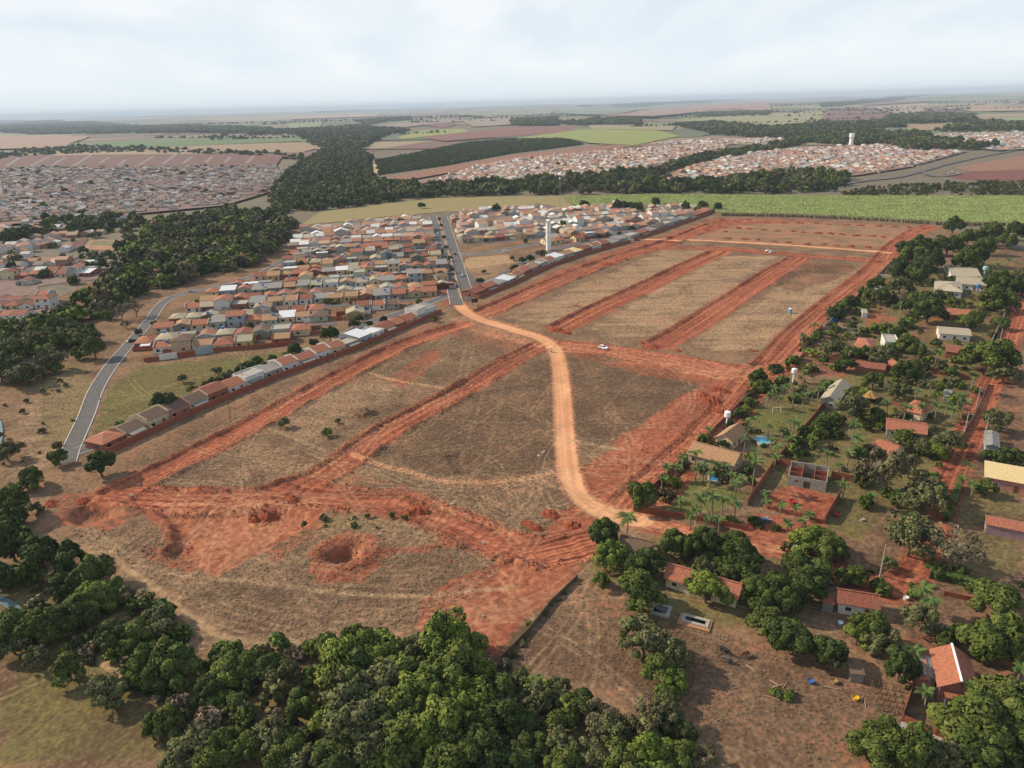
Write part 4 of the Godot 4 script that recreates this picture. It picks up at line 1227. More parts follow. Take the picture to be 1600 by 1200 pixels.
func cyl(st: SurfaceTool, at: Vector3, r0: float, r1: float, h: float, sides := 12, cap := true) -> void:
	for k in sides:
		var a := k * TAU / sides
		var b := (k + 1) * TAU / sides
		var p := at + Vector3(cos(a) * r0, 0, sin(a) * r0)
		var q := at + Vector3(cos(b) * r0, 0, sin(b) * r0)
		var p1 := at + Vector3(cos(a) * r1, h, sin(a) * r1)
		var q1 := at + Vector3(cos(b) * r1, h, sin(b) * r1)
		quad(st, p, q, q1, p1)
		if cap:
			tri(st, p1, q1, at + Vector3(0, h, 0))
			tri(st, q, p, at)

func tile_tex(seed: int, lo: Color, hi: Color, rib := 16, depth := 0.22) -> ImageTexture:
	# rows of roll tiles with blotches of lichen and soot; 6.4 m a side
	var f := FastNoiseLite.new()
	f.seed = seed
	f.frequency = 0.03
	f.fractal_octaves = 5
	var im := f.get_seamless_image(256, 256)
	im.convert(Image.FORMAT_RGB8)
	var d := im.get_data()
	var r := RandomNumberGenerator.new()
	r.seed = seed
	for j in 256:
		for i in 256:
			var k := (j * 256 + i) * 3
			var t := d[k] / 255.0
			var wave := 0.5 + 0.5 * cos(i * TAU / 256.0 * rib)
			t = clampf(t + (r.randf() - 0.5) * 0.3, 0.0, 1.0)
			var m := 1.0 - depth * (1.0 - wave) - (0.1 if j % 16 < 2 else 0.0) * depth * 4.0
			d[k] = int(lerpf(lo.r, hi.r, t) * m * 255.0)
			d[k + 1] = int(lerpf(lo.g, hi.g, t) * m * 255.0)
			d[k + 2] = int(lerpf(lo.b, hi.b, t) * m * 255.0)
	return ImageTexture.create_from_image(Image.create_from_data(256, 256, false, Image.FORMAT_RGB8, d))

func roof_mat(key: String, lo: Color, hi: Color, seed: int, rib := 16, depth := 0.22, rough := 0.9, metal := 0.0) -> void:
	var m := mat(key, Color.WHITE, rough, metal)
	m.albedo_texture = tile_tex(seed, lo, hi, rib, depth)
	m.uv1_scale = Vector3.ONE / 6.4

func make_build_kit() -> void:
	roof_mat("orange_tile", Color(0.56, 0.33, 0.24), Color(0.74, 0.47, 0.34), 1)
	roof_mat("red_tile", Color(0.48, 0.27, 0.2), Color(0.64, 0.38, 0.28), 2)
	roof_mat("brown_tile", Color(0.36, 0.28, 0.22), Color(0.52, 0.41, 0.32), 3)
	roof_mat("tan_tile", Color(0.58, 0.43, 0.3), Color(0.76, 0.6, 0.44), 4)
	roof_mat("pale_tile", Color(0.58, 0.54, 0.45), Color(0.76, 0.71, 0.6), 5)
	roof_mat("grey_sheet", Color(0.46, 0.45, 0.43), Color(0.66, 0.65, 0.62), 6, 24, 0.3)
	roof_mat("white_sheet", Color(0.74, 0.75, 0.75), Color(0.9, 0.9, 0.9), 7, 20, 0.12, 0.5)
	roof_mat("yellow_sheet", Color(0.78, 0.68, 0.46), Color(0.9, 0.81, 0.6), 8, 24, 0.15, 0.6)
	roof_mat("thatch", Color(0.55, 0.42, 0.22), Color(0.74, 0.58, 0.33), 9, 60, 0.3)
	var w := noise_tex(256, 0.02, 44, Color(0.8, 0.78, 0.74), Color(1, 1, 1), 5)
	for e in [["white", Color(0.86, 0.86, 0.84)], ["cream", Color(0.83, 0.77, 0.64)], ["beige", Color(0.72, 0.64, 0.52)], ["grey", Color(0.62, 0.61, 0.59)], ["raw brick", Color(0.58, 0.38, 0.3)], ["pale blue", Color(0.62, 0.67, 0.7)], ["pink", Color(0.72, 0.5, 0.46)], ["yellow", Color(0.8, 0.72, 0.54)], ["mauve", Color(0.6, 0.5, 0.52)], ["strong blue", Color(0.2, 0.32, 0.55)], ["pale green", Color(0.68, 0.7, 0.64)], ["cement", Color(0.55, 0.54, 0.52)]]:
		tri_mat("wall " + e[0], e[1], w, 7.0, 0.9)
	mat("glass", Color(0.1, 0.12, 0.14), 0.12).metallic_specular = 0.6
	mat("frame", Color(0.85, 0.85, 0.83), 0.6)
	mat("wood_door", Color(0.36, 0.22, 0.14), 0.7)
	mat("grey_door", Color(0.5, 0.52, 0.54), 0.5)
	mat("tank_blue", Color(0.22, 0.45, 0.68), 0.5)
	mat("white_paint", Color(0.88, 0.88, 0.87), 0.6)
	tri_mat("concrete", Color(0.66, 0.64, 0.6), w, 5.0)
	tri_mat("brick", Color(0.58, 0.33, 0.24), w, 3.0)
	mat("steel", Color(0.62, 0.63, 0.64), 0.45, 0.6)
	mat("dark_steel", Color(0.22, 0.22, 0.23), 0.5, 0.4)
	mat("timber", Color(0.42, 0.33, 0.25), 0.9)

const PARA := 0.55

# L along the ridge (x), W across it (z). kind: gable, hip, shed, flat, row (gable between raised party walls)
func shell(t: Node3D, L: float, W: float, eave: float, rise: float, kind: String, wall: String, roof: String, over := 0.45, cap := "") -> MeshInstance3D:
	var st := mb()
	var hl := L * 0.5
	var hw := W * 0.5
	var wall_m: Material = mats["wall " + wall]
	if kind == "flat":
		for s in [-1.0, 1.0]:
			box(st, Vector3(0, eave * 0.5, s * (hw - 0.1)), Vector3(L, eave, 0.2))
			box(st, Vector3(s * (hl - 0.1), eave * 0.5, 0), Vector3(0.2, eave, W - 0.4))
		part("wall", done(st), wall_m, t)
		st = mb()
		box(st, Vector3(0, eave - 0.55, 0), Vector3(L - 0.42, 0.16, W - 0.42))
		return part("roof", done(st), mats[roof], t)
	if kind == "shed":
		for s in [-1.0, 1.0]:
			var x: float = s * hl
			quad(st, Vector3(x, 0, -hw), Vector3(x, 0, hw), Vector3(x, eave, hw), Vector3(x, eave + rise, -hw))
		quad(st, Vector3(-hl, 0, hw), Vector3(hl, 0, hw), Vector3(hl, eave, hw), Vector3(-hl, eave, hw))
		quad(st, Vector3(-hl, 0, -hw), Vector3(hl, 0, -hw), Vector3(hl, eave + rise, -hw), Vector3(-hl, eave + rise, -hw))
		part("wall", done(st), wall_m, t)
		st = mb()
		var k := rise / W
		slab(st, Vector3(-hl - over, eave + rise + 0.14 + over * k, -hw - over), Vector3(hl + over, eave + rise + 0.14 + over * k, -hw - over), Vector3(hl + over, eave + 0.14 - over * k, hw + over), Vector3(-hl - over, eave + 0.14 - over * k, hw + over), 0.12)
		return part("roof", done(st), mats[roof], t)
	# gable, hip and row share the four walls
	for s in [-1.0, 1.0]:
		quad(st, Vector3(-hl, 0, s * hw), Vector3(hl, 0, s * hw), Vector3(hl, eave, s * hw), Vector3(-hl, eave, s * hw))
		quad(st, Vector3(s * hl, 0, -hw), Vector3(s * hl, 0, hw), Vector3(s * hl, eave, hw), Vector3(s * hl, eave, -hw))
		if kind != "hip":
			tri(st, Vector3(s * hl, eave, -hw), Vector3(s * hl, eave, hw), Vector3(s * hl, eave + rise, 0))
		if kind == "row":
			# party wall standing above the tiles
			for q in [-1.0, 1.0]:
				var p := [Vector3(s * hl, 0, q * (hw + 0.25)), Vector3(s * hl, 0, 0), Vector3(s * hl, eave + rise + PARA, 0), Vector3(s * hl, eave + PARA, q * (hw + 0.25))]
				var o := Vector3(-s * 0.22, 0, 0)
				quad(st, p[0], p[1], p[2], p[3])
				quad(st, p[1] + o, p[0] + o, p[3] + o, p[2] + o)
				quad(st, p[3], p[2], p[2] + o, p[3] + o)
				quad(st, p[0], p[3], p[3] + o, p[0] + o)
	part("wall", done(st), wall_m, t)
	st = mb()
	var k := rise / hw
	var ov := 0.0 if kind == "row" else over
	var ye := eave + 0.13 - over * k
	var yr := eave + rise + 0.13
	if kind == "hip":
		var r := maxf(hl - hw, 0.05)
		var c := [Vector3(-hl - over, ye, -hw - over), Vector3(hl + over, ye, -hw - over), Vector3(hl + over, ye, hw + over), Vector3(-hl - over, ye, hw + over)]
		var a := Vector3(-r, yr, 0)
		var b := Vector3(r, yr, 0)
		quad(st, b, a, c[0], c[1])
		quad(st, a, b, c[2], c[3])
		for e in [[a, c[3], c[0]], [b, c[1], c[2]]]:
			for p in e:
				st.set_uv(Vector2(p.z, p.y * 1.8))
				st.add_vertex(p)
		var dn := Vector3(0, -0.12, 0)
		for q in 4:
			quad(st, c[q], c[(q + 1) % 4], c[(q + 1) % 4] + dn, c[q] + dn)
		quad(st, c[3] + dn, c[2] + dn, c[1] + dn, c[0] + dn)
	else:
		var x := hl + ov - (0.24 if kind == "row" else 0.0)
		for s in [-1.0, 1.0]:
			slab(st, Vector3(-x * s, yr, 0), Vector3(x * s, yr, 0), Vector3(x * s, ye, -(hw + over) * s), Vector3(-x * s, ye, -(hw + over) * s), 0.12)
	var ro := part("roof", done(st), mats[roof], t)
	if cap != "" and kind != "flat":
		var c := mb()
		var rl := (hl + ov) if kind == "gable" else (maxf(hl - hw, 0.1) if kind == "hip" else hl - 0.24)
		box(c, Vector3(0, yr + 0.06, 0), Vector3(rl * 2.0, 0.16, 0.34))
		if kind == "hip":
			for sx in [-1.0, 1.0]:
				for sz in [-1.0, 1.0]:
					var p0 := Vector3(sx * rl, yr + 0.08, 0)
					var p1 := Vector3(sx * (hl + over), ye + 0.08, sz * (hw + over))
					var sd := (p1 - p0).cross(Vector3.UP).normalized() * 0.16
					quad(c, p0 - sd, p0 + sd, p1 + sd, p1 - sd)
					quad(c, p0 - sd, p1 - sd, p1 - sd - Vector3(0, 0.14, 0), p0 - sd - Vector3(0, 0.14, 0))
					quad(c, p1 + sd, p0 + sd, p0 + sd - Vector3(0, 0.14, 0), p1 + sd - Vector3(0, 0.14, 0))
		part("ridge_cap", done(c), mats[cap], ro)
	return ro

func opening(t: Node3D, at: Vector3, w: float, h: float, turn: float, door := false, rich := false) -> void:
	# a door leaf or a window set in its frame, standing slightly proud of the wall
	var o := part("door" if door else "window", unit_box, mats["wood_door"] if door else mats["frame" if rich else "glass"], t, at + Vector3(0, h * 0.5, 0), turn)
	o.scale = Vector3(w, h, 0.1)
	if rich and not door:
		var g := part("pane", unit_box, mats["glass"], o, Vector3(0, 0, 0.1))
		g.scale = Vector3(0.84, 0.82, 1.0)

func openings(t: Node3D, L: float, W: float, front: float, rich := false, y := 0.0) -> void:
	# front: which long side carries the door
	var n := maxi(1, int(L / 3.2))
	for i in n:
		var x := -L * 0.5 + L * (i + 0.5) / n
		var f := (W * 0.5 + 0.03) * front
		if i == n / 2 and y == 0.0:
			opening(t, Vector3(x, 0.05, f), 0.95, 2.1, 0.0 if front > 0.0 else PI, true, rich)
		else:
			opening(t, Vector3(x, y + 1.0, f), 1.4, 1.1, 0.0 if front > 0.0 else PI, false, rich)
		if i % 2 == 0:
			opening(t, Vector3(x, y + 1.1, -f), 1.2, 1.0, PI if front > 0.0 else 0.0, false, rich)
	for s in [-1.0, 1.0]:
		opening(t, Vector3(s * (L * 0.5 + 0.03), y + 1.1, W * 0.12), 1.2, 1.0, PI * 0.5 * s, false, rich)

const ROOF_WORD := {"orange_tile": "orange tiled", "red_tile": "red tiled", "brown_tile": "brown tiled", "tan_tile": "tan tiled", "pale_tile": "pale tiled", "grey_sheet": "grey sheet roofed", "white_sheet": "white roofed", "yellow_sheet": "yellow roofed", "concrete": "flat roofed"}
const NTH := ["first", "second", "third", "fourth", "fifth", "sixth", "seventh", "eighth", "ninth", "tenth", "eleventh", "twelfth", "thirteenth", "fourteenth", "fifteenth", "sixteenth", "seventeenth", "eighteenth", "nineteenth", "twentieth", "twenty-first", "twenty-second", "twenty-third", "twenty-fourth", "twenty-fifth", "twenty-sixth", "twenty-seventh", "twenty-eighth", "twenty-ninth", "thirtieth"]

func nth(i: int) -> String:
	return NTH[clampi(i, 0, NTH.size() - 1)]

func town_house(at: Vector3, turn: float, wide: float, deep: float, where: String, group: String, roofs: Array, walls: Array) -> void:
	var t := thing("house", at, turn)
	var roof: String = roofs[rng.randi() % roofs.size()]
	var wall: String = walls[rng.randi() % walls.size()]
	var two := rng.randf() < 0.09
	var eave := 5.6 if two else rng.randf_range(2.6, 3.2)
	var kind := "gable"
	var r := rng.randf()
	if roof == "concrete":
		kind = "flat"
		eave += 0.6
	elif roof.ends_with("sheet"):
		kind = "shed"
	elif r < 0.42:
		kind = "row"
	elif r < 0.62:
		kind = "hip"
	var L := wide
	var W := deep
	var body := t
	if rng.randf() < 0.4 and kind != "shed":
		# ridge runs from the street to the yard
		body = t
		t.rotation.y = turn + PI * 0.5
		L = deep
		W = wide
	shell(body, L, W, eave, minf(W * 0.17, 1.8) if kind != "shed" else W * 0.1, kind, wall, roof, 0.35)
	openings(body, L, W, 1.0)
	if two:
		opening(body, Vector3(L * 0.25, 4.0, W * 0.5 + 0.03), 1.4, 1.1, 0.0)
		opening(body, Vector3(-L * 0.25, 4.0, W * 0.5 + 0.03), 1.4, 1.1, 0.0)
	if rng.randf() < 0.14:
		var st := mb()
		cyl(st, Vector3(0, 0, 0), 0.7, 0.85, 1.1, 10)
		part("water_tank", done(st), mats["tank_blue"], t, Vector3(L * 0.2, eave + (0.2 if kind == "flat" else minf(W * 0.2, 2.2) * 0.6), W * 0.12))
	# walls of the yard behind, or a lean-to over part of it
	var yard := rng.randf()
	if yard < 0.75:
		var st := mb()
		var yl := rng.randf_range(3.0, 6.0)
		var sg := -1.0
		box(st, Vector3(-L * 0.5 + 0.1, 1.0, sg * (W * 0.5 + yl * 0.5)), Vector3(0.16, 2.0, yl))
		box(st, Vector3(L * 0.5 - 0.1, 1.0, sg * (W * 0.5 + yl * 0.5)), Vector3(0.16, 2.0, yl))
		box(st, Vector3(0, 1.0, sg * (W * 0.5 + yl - 0.08)), Vector3(L - 0.36, 2.0, 0.16))
		part("yard_wall", done(st), mats[["brick", "concrete", "wall white", "wall raw brick"][rng.randi() % 4]], t)
		if yard < 0.3:
			var c := mb()
			slab(c, Vector3(-L * 0.5 + 0.2, 2.6, -W * 0.5 - 0.1), Vector3(L * 0.1, 2.6, -W * 0.5 - 0.1), Vector3(L * 0.1, 2.2, -W * 0.5 - yl * 0.8), Vector3(-L * 0.5 + 0.2, 2.2, -W * 0.5 - yl * 0.8), 0.08)
			part("lean_to_roof", done(c), mats[["grey_sheet", "orange_tile", "white_sheet", "brown_tile"][rng.randi() % 4]], t)
	tag(t, "%s house, %s walls, %s" % [ROOF_WORD[roof], wall, where], "house", group)

# rows of lots filling a piece of town; rows run along `bear`, counted from the side of the first vertex
func town_rows(poly: PackedVector2Array, bear: float, period: float, deep: float, gaps: float, origin: Vector2, row_word: String, along_word: String, group: String, roofs: Array, walls: Array, skip: Array) -> int:
	var u := Vector2(sin(bear), -cos(bear))
	var v := Vector2(u.y, -u.x)
	var made := 0
	var row := 0
	for side in 40:
		var pair := side / 2
		var off := pair * period + (4.5 if side % 2 == 0 else 4.5 + (period - 9.0) * 0.5)
		var c := origin + v * (off + (period - 9.0) * 0.25)
		var x := 270.0
		var idx := 0
		var any := false
		while x > -270.0:
			var w := rng.randf_range(7.2, 9.4)
			x -= w
			var q := c + u * (x + w * 0.5)
			if not Geometry2D.is_point_in_polygon(q, poly):
				continue
			var bad := rng.randf() < gaps
			for s in skip:
				if Geometry2D.is_point_in_polygon(q, s):
					bad = true
			any = true
			if bad:
				continue
			var d := deep * rng.randf_range(0.8, 1.1)
			var turn := -(bear - PI * 0.5) + (0.0 if side % 2 == 0 else PI) + rng.randf_range(-0.05, 0.05)
			q += v * rng.randf_range(-1.6, 1.6)
			lots.append([q.length(), Vector3(q.x, ground(q.x, q.y) - 0.1, q.y), turn, w - 0.5, d, "%s row %s, %s %s" % [nth(row), row_word, nth(idx), along_word], group, roofs, walls])
			idx += 1
			made += 1
		if any:
			row += 1
		if side % 2 == 0:
			# the street between two pairs of rows
			var s0 := origin + v * (pair * period)
			var run := PackedVector2Array()
			for k in range(-90, 91):
				var q := s0 + u * k * 3.0
				var inside := Geometry2D.is_point_in_polygon(q, poly)
				if inside:
					run.append(q)
				if run.size() > 4 and (not inside or k == 90):
					struct("paved_road", ribbon(run, 3.0, 0.1), mats["asphalt"], "narrow street between the house rows of the town", "road")
				if not inside:
					run.clear()
	return made

var lots: Array = []

# the lots that show largest become houses of their own, the rest one mass
func build_lots(most: int) -> void:
	lots.sort_custom(func(a, b): return a[0] < b[0])
	for l in lots.slice(0, most):
		town_house(l[1], l[2], l[3], l[4], l[5], l[6], l[7], l[8])
	var kit := [PackedVector3Array(), PackedVector3Array(), PackedColorArray(), PackedInt32Array()]
	for l in lots.slice(most):
		far_house(kit[0], kit[1], kit[2], kit[3], Vector2(l[1].x, l[1].z), PI * 0.5 - l[2], l[3], l[4], [Color(0.36, 0.17, 0.1), Color(0.32, 0.16, 0.1), Color(0.4, 0.24, 0.15), Color(0.38, 0.33, 0.26), Color(0.55, 0.54, 0.5), Color(0.24, 0.18, 0.13)])
	var m := mat("far_town", Color.WHITE, 0.9)
	m.vertex_color_use_as_albedo = true
	stuff("distant_houses", mesh_of(kit[0], kit[1], kit[2], kit[3]), m, "remaining small tiled houses at the back of the town blocks", "houses")

# many small far houses in one mesh, coloured by vertex
func far_town(called: String, poly: PackedVector2Array, bear: float, roofs: Array, label: String, gaps := 0.1, wall_tone := 1.0) -> void:
	var v := PackedVector3Array()
	var n := PackedVector3Array()
	var c := PackedColorArray()
	var ix := PackedInt32Array()
	var u := Vector2(sin(bear), -cos(bear))
	var w := Vector2(u.y, -u.x)
	var mid := Vector2.ZERO
	for p in poly:
		mid += p / poly.size()
	for row in range(-45, 46):
		for k in range(-65, 66):
			var q := mid + w * (row * 13.0 + (4.0 if row % 2 == 0 else 0.0)) + u * (k * 10.2 + rng.randf_range(-1.0, 1.0))
			if rng.randf() < gaps or not Geometry2D.is_point_in_polygon(q, poly):
				continue
			far_house(v, n, c, ix, q, bear, rng.randf_range(6.0, 9.6), rng.randf_range(6.0, 11.5), roofs, wall_tone)
	var m := mat("far_town", Color.WHITE, 0.9)
	m.vertex_color_use_as_albedo = true
	stuff(called, mesh_of(v, n, c, ix), m, label, "houses")

func far_house(v: PackedVector3Array, n: PackedVector3Array, c: PackedColorArray, ix: PackedInt32Array, q: Vector2, bear: float, L: float, W: float, roofs: Array, wall_tone := 1.0) -> void:
	var y := ground(q.x, q.y)
	var eh := y + (rng.randf_range(2.7, 3.4) if rng.randf() < 0.93 else 6.0)
	var rh := eh + W * 0.18
	var turn := bear + (PI * 0.5 if rng.randf() < 0.4 else 0.0)
	var a := Vector3(sin(turn), 0, -cos(turn))
	var b := Vector3(a.z, 0, -a.x)
	var o := Vector3(q.x, 0, q.y)
	var rc: Color = roofs[rng.randi() % roofs.size()]
	rc = rc * rng.randf_range(0.8, 1.15)
	var wc: Color = [Color(0.48, 0.46, 0.43), Color(0.4, 0.34, 0.27), Color(0.33, 0.3, 0.27), Color(0.27, 0.16, 0.11), Color(0.55, 0.54, 0.52), Color(0.3, 0.33, 0.36)][rng.randi() % 6] * wall_tone
	var e := [o - a * L * 0.5 - b * W * 0.5, o + a * L * 0.5 - b * W * 0.5, o + a * L * 0.5 + b * W * 0.5, o - a * L * 0.5 + b * W * 0.5]
	var r0 := o - a * L * 0.5 + Vector3(0, rh, 0)
	var r1 := o + a * L * 0.5 + Vector3(0, rh, 0)
	for s in 4:
		var p0: Vector3 = e[s]
		var p1: Vector3 = e[(s + 1) % 4]
		var nn := (p0 + p1 - o * 2.0).normalized()
		far_face(v, n, c, ix, [p0 + Vector3(0, y - 0.5, 0), p1 + Vector3(0, y - 0.5, 0), p1 + Vector3(0, eh, 0), p0 + Vector3(0, eh, 0)], nn, wc)
	far_face(v, n, c, ix, [e[1] + Vector3(0, eh, 0), e[2] + Vector3(0, eh, 0), r1], a, wc)
	far_face(v, n, c, ix, [e[3] + Vector3(0, eh, 0), e[0] + Vector3(0, eh, 0), r0], -a, wc)
	var up := Vector3(0, eh - 0.1, 0)
	far_face(v, n, c, ix, [e[0] * 1.0 - b * 0.4 + up, e[1] - b * 0.4 + up, r1 + Vector3(0, 0.1, 0), r0 + Vector3(0, 0.1, 0)], (Vector3.UP - b * 0.36).normalized(), rc)
	far_face(v, n, c, ix, [e[2] + b * 0.4 + up, e[3] + b * 0.4 + up, r0 + Vector3(0, 0.1, 0), r1 + Vector3(0, 0.1, 0)], (Vector3.UP + b * 0.36).normalized(), rc)

func far_face(v: PackedVector3Array, n: PackedVector3Array, c: PackedColorArray, ix: PackedInt32Array, p: Array, nn: Vector3, col: Color) -> void:
	var b := v.size()
	for q in p:
		v.append(q)
		n.append(nn)
		c.append(col)
	for k in range(1, p.size() - 1):
		ix.append_array(PackedInt32Array([b, b + k, b + k + 1]))

func far_poly(a: Array) -> PackedVector2Array:
	var o := PackedVector2Array()
	for i in range(0, a.size(), 2):
		var q := far_px(a[i], a[i + 1])
		o.append(Vector2(q.x, q.z))
	return o

func field(called: String, a: Array, c: Color, label: String, lift := 0.0, tex := "soil_tex", metres := 60.0) -> void:
	var poly := far_poly(a)
	var far := 0.0
	for p in poly:
		far = maxf(far, p.length())
	var m := tri_mat("field" + str(c) + tex, c, mats[tex].albedo_texture, metres)
	struct(called, sheet(poly, (maxf(lift * 0.6, 0.25) if far < 1650.0 else maxf(lift, 0.8 + far * 0.0007)), maxf(30.0, far * 0.03)), m, label, "field" if called.ends_with("field") else "ground")

func make_fields() -> void:
	mats["soil_tex"] = StandardMaterial3D.new()
	mats["soil_tex"].albedo_texture = noise_tex(512, 0.012, 61, Color(0.74, 0.72, 0.7), Color(1, 1, 1), 5)
	mats["crop_tex"] = StandardMaterial3D.new()
	mats["crop_tex"].albedo_texture = noise_tex(512, 0.05, 62, Color(0.62, 0.66, 0.56), Color(1, 1, 1), 3)
	# a loose patchwork under the fields that can be told apart
	var pal := [Color(0.56, 0.48, 0.36), Color(0.44, 0.46, 0.3), Color(0.5, 0.4, 0.34), Color(0.4, 0.44, 0.26), Color(0.47, 0.33, 0.29), Color(0.6, 0.54, 0.4), Color(0.5, 0.52, 0.33), Color(0.37, 0.4, 0.28)]
	for k in 90:
		var r0 := 1700.0 * pow(8.0, rng.randf())
		var b0 := rng.randf_range(-0.68, 0.68)
		var o := Vector2(sin(b0), -cos(b0)) * r0
		var a := 0.3 + rng.randf_range(-0.25, 0.25)
		var u := Vector2(cos(a), sin(a)) * r0 * rng.randf_range(0.05, 0.16)
		var w := Vector2(-sin(a), cos(a)) * r0 * rng.randf_range(0.04, 0.1)
		var c: Color = pal[k % 8]
		var poly := PackedVector2Array([o - u - w, o + u - w * rng.randf_range(0.7, 1.2), o + u * rng.randf_range(0.8, 1.1) + w, o - u + w * rng.randf_range(0.7, 1.2)])
		struct("field", sheet(poly, 0.25 + r0 * 0.00025 + k * 0.02, maxf(40.0, r0 * 0.03)), tri_mat("field" + str(c) + "soil_tex", c, mats["soil_tex"].albedo_texture, 60.0), "patch of far farmland", "field")
	# far fields, colours as sRGB albedo
	for f in [[[-40, 214, 0, 213, 140, 214, 100, 233, 0, 235, -40, 236], Color(0.62, 0.5, 0.42), "far tan stubble field behind the red subdivision"],
		[[60, 229, 250, 218, 470, 216, 470, 222, 220, 232, 100, 233], Color(0.36, 0.45, 0.25), "long far green crop strip behind the red subdivision"],
		[[220, 232, 470, 223, 500, 232, 470, 240, 220, 238], Color(0.6, 0.5, 0.38), "far straw coloured field beside the green crop strip"],
		[[452, 217, 575, 218, 562, 226, 487, 227], Color(0.4, 0.47, 0.27), "far green meadow in front of the dark valley wood"],
		[[445, 194, 505, 191, 500, 199, 455, 202], Color(0.5, 0.54, 0.36), "hazy pale green field above the valley wood"],
		[[450, 184, 590, 178, 592, 183, 455, 188], Color(0.66, 0.56, 0.48), "hazy pinkish field near the horizon"],
		[[545, 200, 700, 186, 725, 190, 635, 200], Color(0.56, 0.5, 0.44), "hazy grey pink field above the valley"],
		[[650, 195, 690, 191, 715, 195, 695, 201], Color(0.45, 0.28, 0.24), "small red brown ploughed field among far strips"],
		[[620, 216, 662, 205, 722, 202, 732, 207, 670, 214, 628, 219], Color(0.56, 0.58, 0.3), "far yellow green field left of the ploughed slope"],
		[[655, 216, 732, 207, 800, 200, 900, 199, 895, 205, 850, 211, 760, 217, 695, 222], Color(0.5, 0.32, 0.27), "far red ploughed slope behind the orchard"],
		[[597, 281, 700, 262, 800, 244, 960, 227, 990, 230, 870, 245, 800, 252, 700, 272, 640, 283], Color(0.56, 0.38, 0.28), "brown tilled strip with young rows between orchard and town"],
		[[775, 222, 880, 206, 920, 203, 1028, 205, 1062, 214, 990, 229, 920, 225, 890, 218], Color(0.54, 0.57, 0.26), "rounded yellow green cane hill behind the far town"],
		[[918, 196, 1057, 197, 1050, 205, 925, 203], Color(0.58, 0.54, 0.38), "pale dry field behind the yellow green hill"],
		[[877, 186, 935, 187, 930, 192, 878, 192], Color(0.5, 0.55, 0.32), "small light green field in the middle distance"],
		[[935, 184, 1020, 172, 1090, 166, 1200, 158, 1205, 175, 1085, 178, 1020, 186], Color(0.6, 0.48, 0.42), "broad pinkish tilled slope near the horizon"],
		[[870, 170, 950, 165, 1015, 171, 935, 182, 875, 179], Color(0.47, 0.5, 0.4), "hazy grey green pasture near the horizon"],
		[[1058, 192, 1125, 183, 1200, 179, 1292, 173, 1296, 181, 1275, 191, 1225, 198, 1200, 203, 1180, 196, 1110, 190], Color(0.58, 0.56, 0.38), "long curved pale green and straw field"],
		[[1296, 174, 1350, 167, 1400, 180, 1390, 189, 1360, 190, 1278, 191], Color(0.46, 0.3, 0.28), "purple red ploughed field beside the curved pale field"],
		[[1350, 167, 1450, 162, 1452, 170, 1440, 179, 1402, 179], Color(0.64, 0.54, 0.46), "pale pinkish slope beside the ploughed field"],
		[[1340, 164, 1450, 156, 1450, 161, 1355, 166], Color(0.52, 0.38, 0.35), "thin reddish strip below the horizon"],
		[[1472, 170, 1550, 165, 1610, 169, 1610, 174, 1520, 176], Color(0.64, 0.54, 0.42), "hazy tan field by the skyline"],
		[[1415, 197, 1500, 193, 1640, 190, 1640, 197, 1520, 203, 1420, 206], Color(0.6, 0.5, 0.38), "tan stubble field behind the highway town"],
		[[1522, 189, 1640, 181, 1640, 188, 1525, 192], Color(0.5, 0.58, 0.36), "light green far field behind the highway town"],
		[[1267, 208, 1332, 204, 1308, 210, 1270, 214], Color(0.6, 0.6, 0.3), "small yellow field beside the far white water tower"],
		[[1490, 262, 1640, 236, 1640, 262, 1520, 270], Color(0.56, 0.4, 0.3), "tan and red bare field above the red ploughed field"],
		[[1470, 271, 1640, 263, 1640, 284, 1500, 281], Color(0.47, 0.25, 0.2), "dark red ploughed field beside the highway"],
		[[700, 178, 800, 172, 870, 170, 860, 180, 760, 186], Color(0.52, 0.52, 0.4), "dull green far pasture in the middle of the skyline"],
		[[720, 190, 860, 180, 870, 186, 800, 196, 740, 200], Color(0.58, 0.52, 0.44), "greyish straw field in the middle distance"]]:
		field("field", f[0], f[1], f[2])
	# dry meadow behind the town and the ground of the settlements
	field("meadow", [470, 352, 500, 332, 560, 323, 700, 308, 1000, 305, 1000, 313, 900, 330, 800, 331, 700, 331, 610, 338, 540, 346], Color(0.6, 0.53, 0.33), "dry yellow meadow behind the town blocks", 0.5, "crop_tex", 40.0)
	field("town_ground", [-60, 262, 140, 262, 430, 258, 440, 275, 430, 300, 350, 324, 200, 338, 100, 350, -60, 356], Color(0.5, 0.4, 0.36), "dusty streets of the crowded valley town", 0.5)
	field("town_ground", [600, 290, 680, 280, 720, 268, 800, 250, 870, 243, 960, 235, 1030, 229, 1130, 226, 1140, 232, 1060, 252, 1000, 270, 900, 279, 800, 288, 700, 292], Color(0.55, 0.44, 0.38), "dusty streets of the far town below the orchard", 0.5)
	field("town_ground", [1020, 282, 1100, 254, 1180, 239, 1270, 231, 1400, 227, 1510, 238, 1420, 263, 1340, 276, 1280, 280, 1200, 278, 1100, 288], Color(0.56, 0.44, 0.36), "dusty streets of the far town with the white tower", 0.5)
	field("town_ground", [1395, 222, 1440, 211, 1520, 209, 1640, 207, 1640, 233, 1560, 237, 1480, 229], Color(0.55, 0.46, 0.4), "dusty streets of the town beyond the highway", 0.5)
	field("town_ground", [-40, 412, 130, 408, 165, 420, 160, 436, 60, 448, 60, 465, 100, 470, 95, 490, -40, 506], Color(0.5, 0.4, 0.36), "dusty yards of the tiled houses near the valley wood", 0.5)
	# red subdivision with its new lanes
	field("building_land", [-60, 250, 0, 248, 140, 243, 400, 241, 440, 248, 432, 259, 200, 262, -60, 263], Color(0.43, 0.28, 0.22), "far red subdivision of empty lots behind the valley town", 0.6)
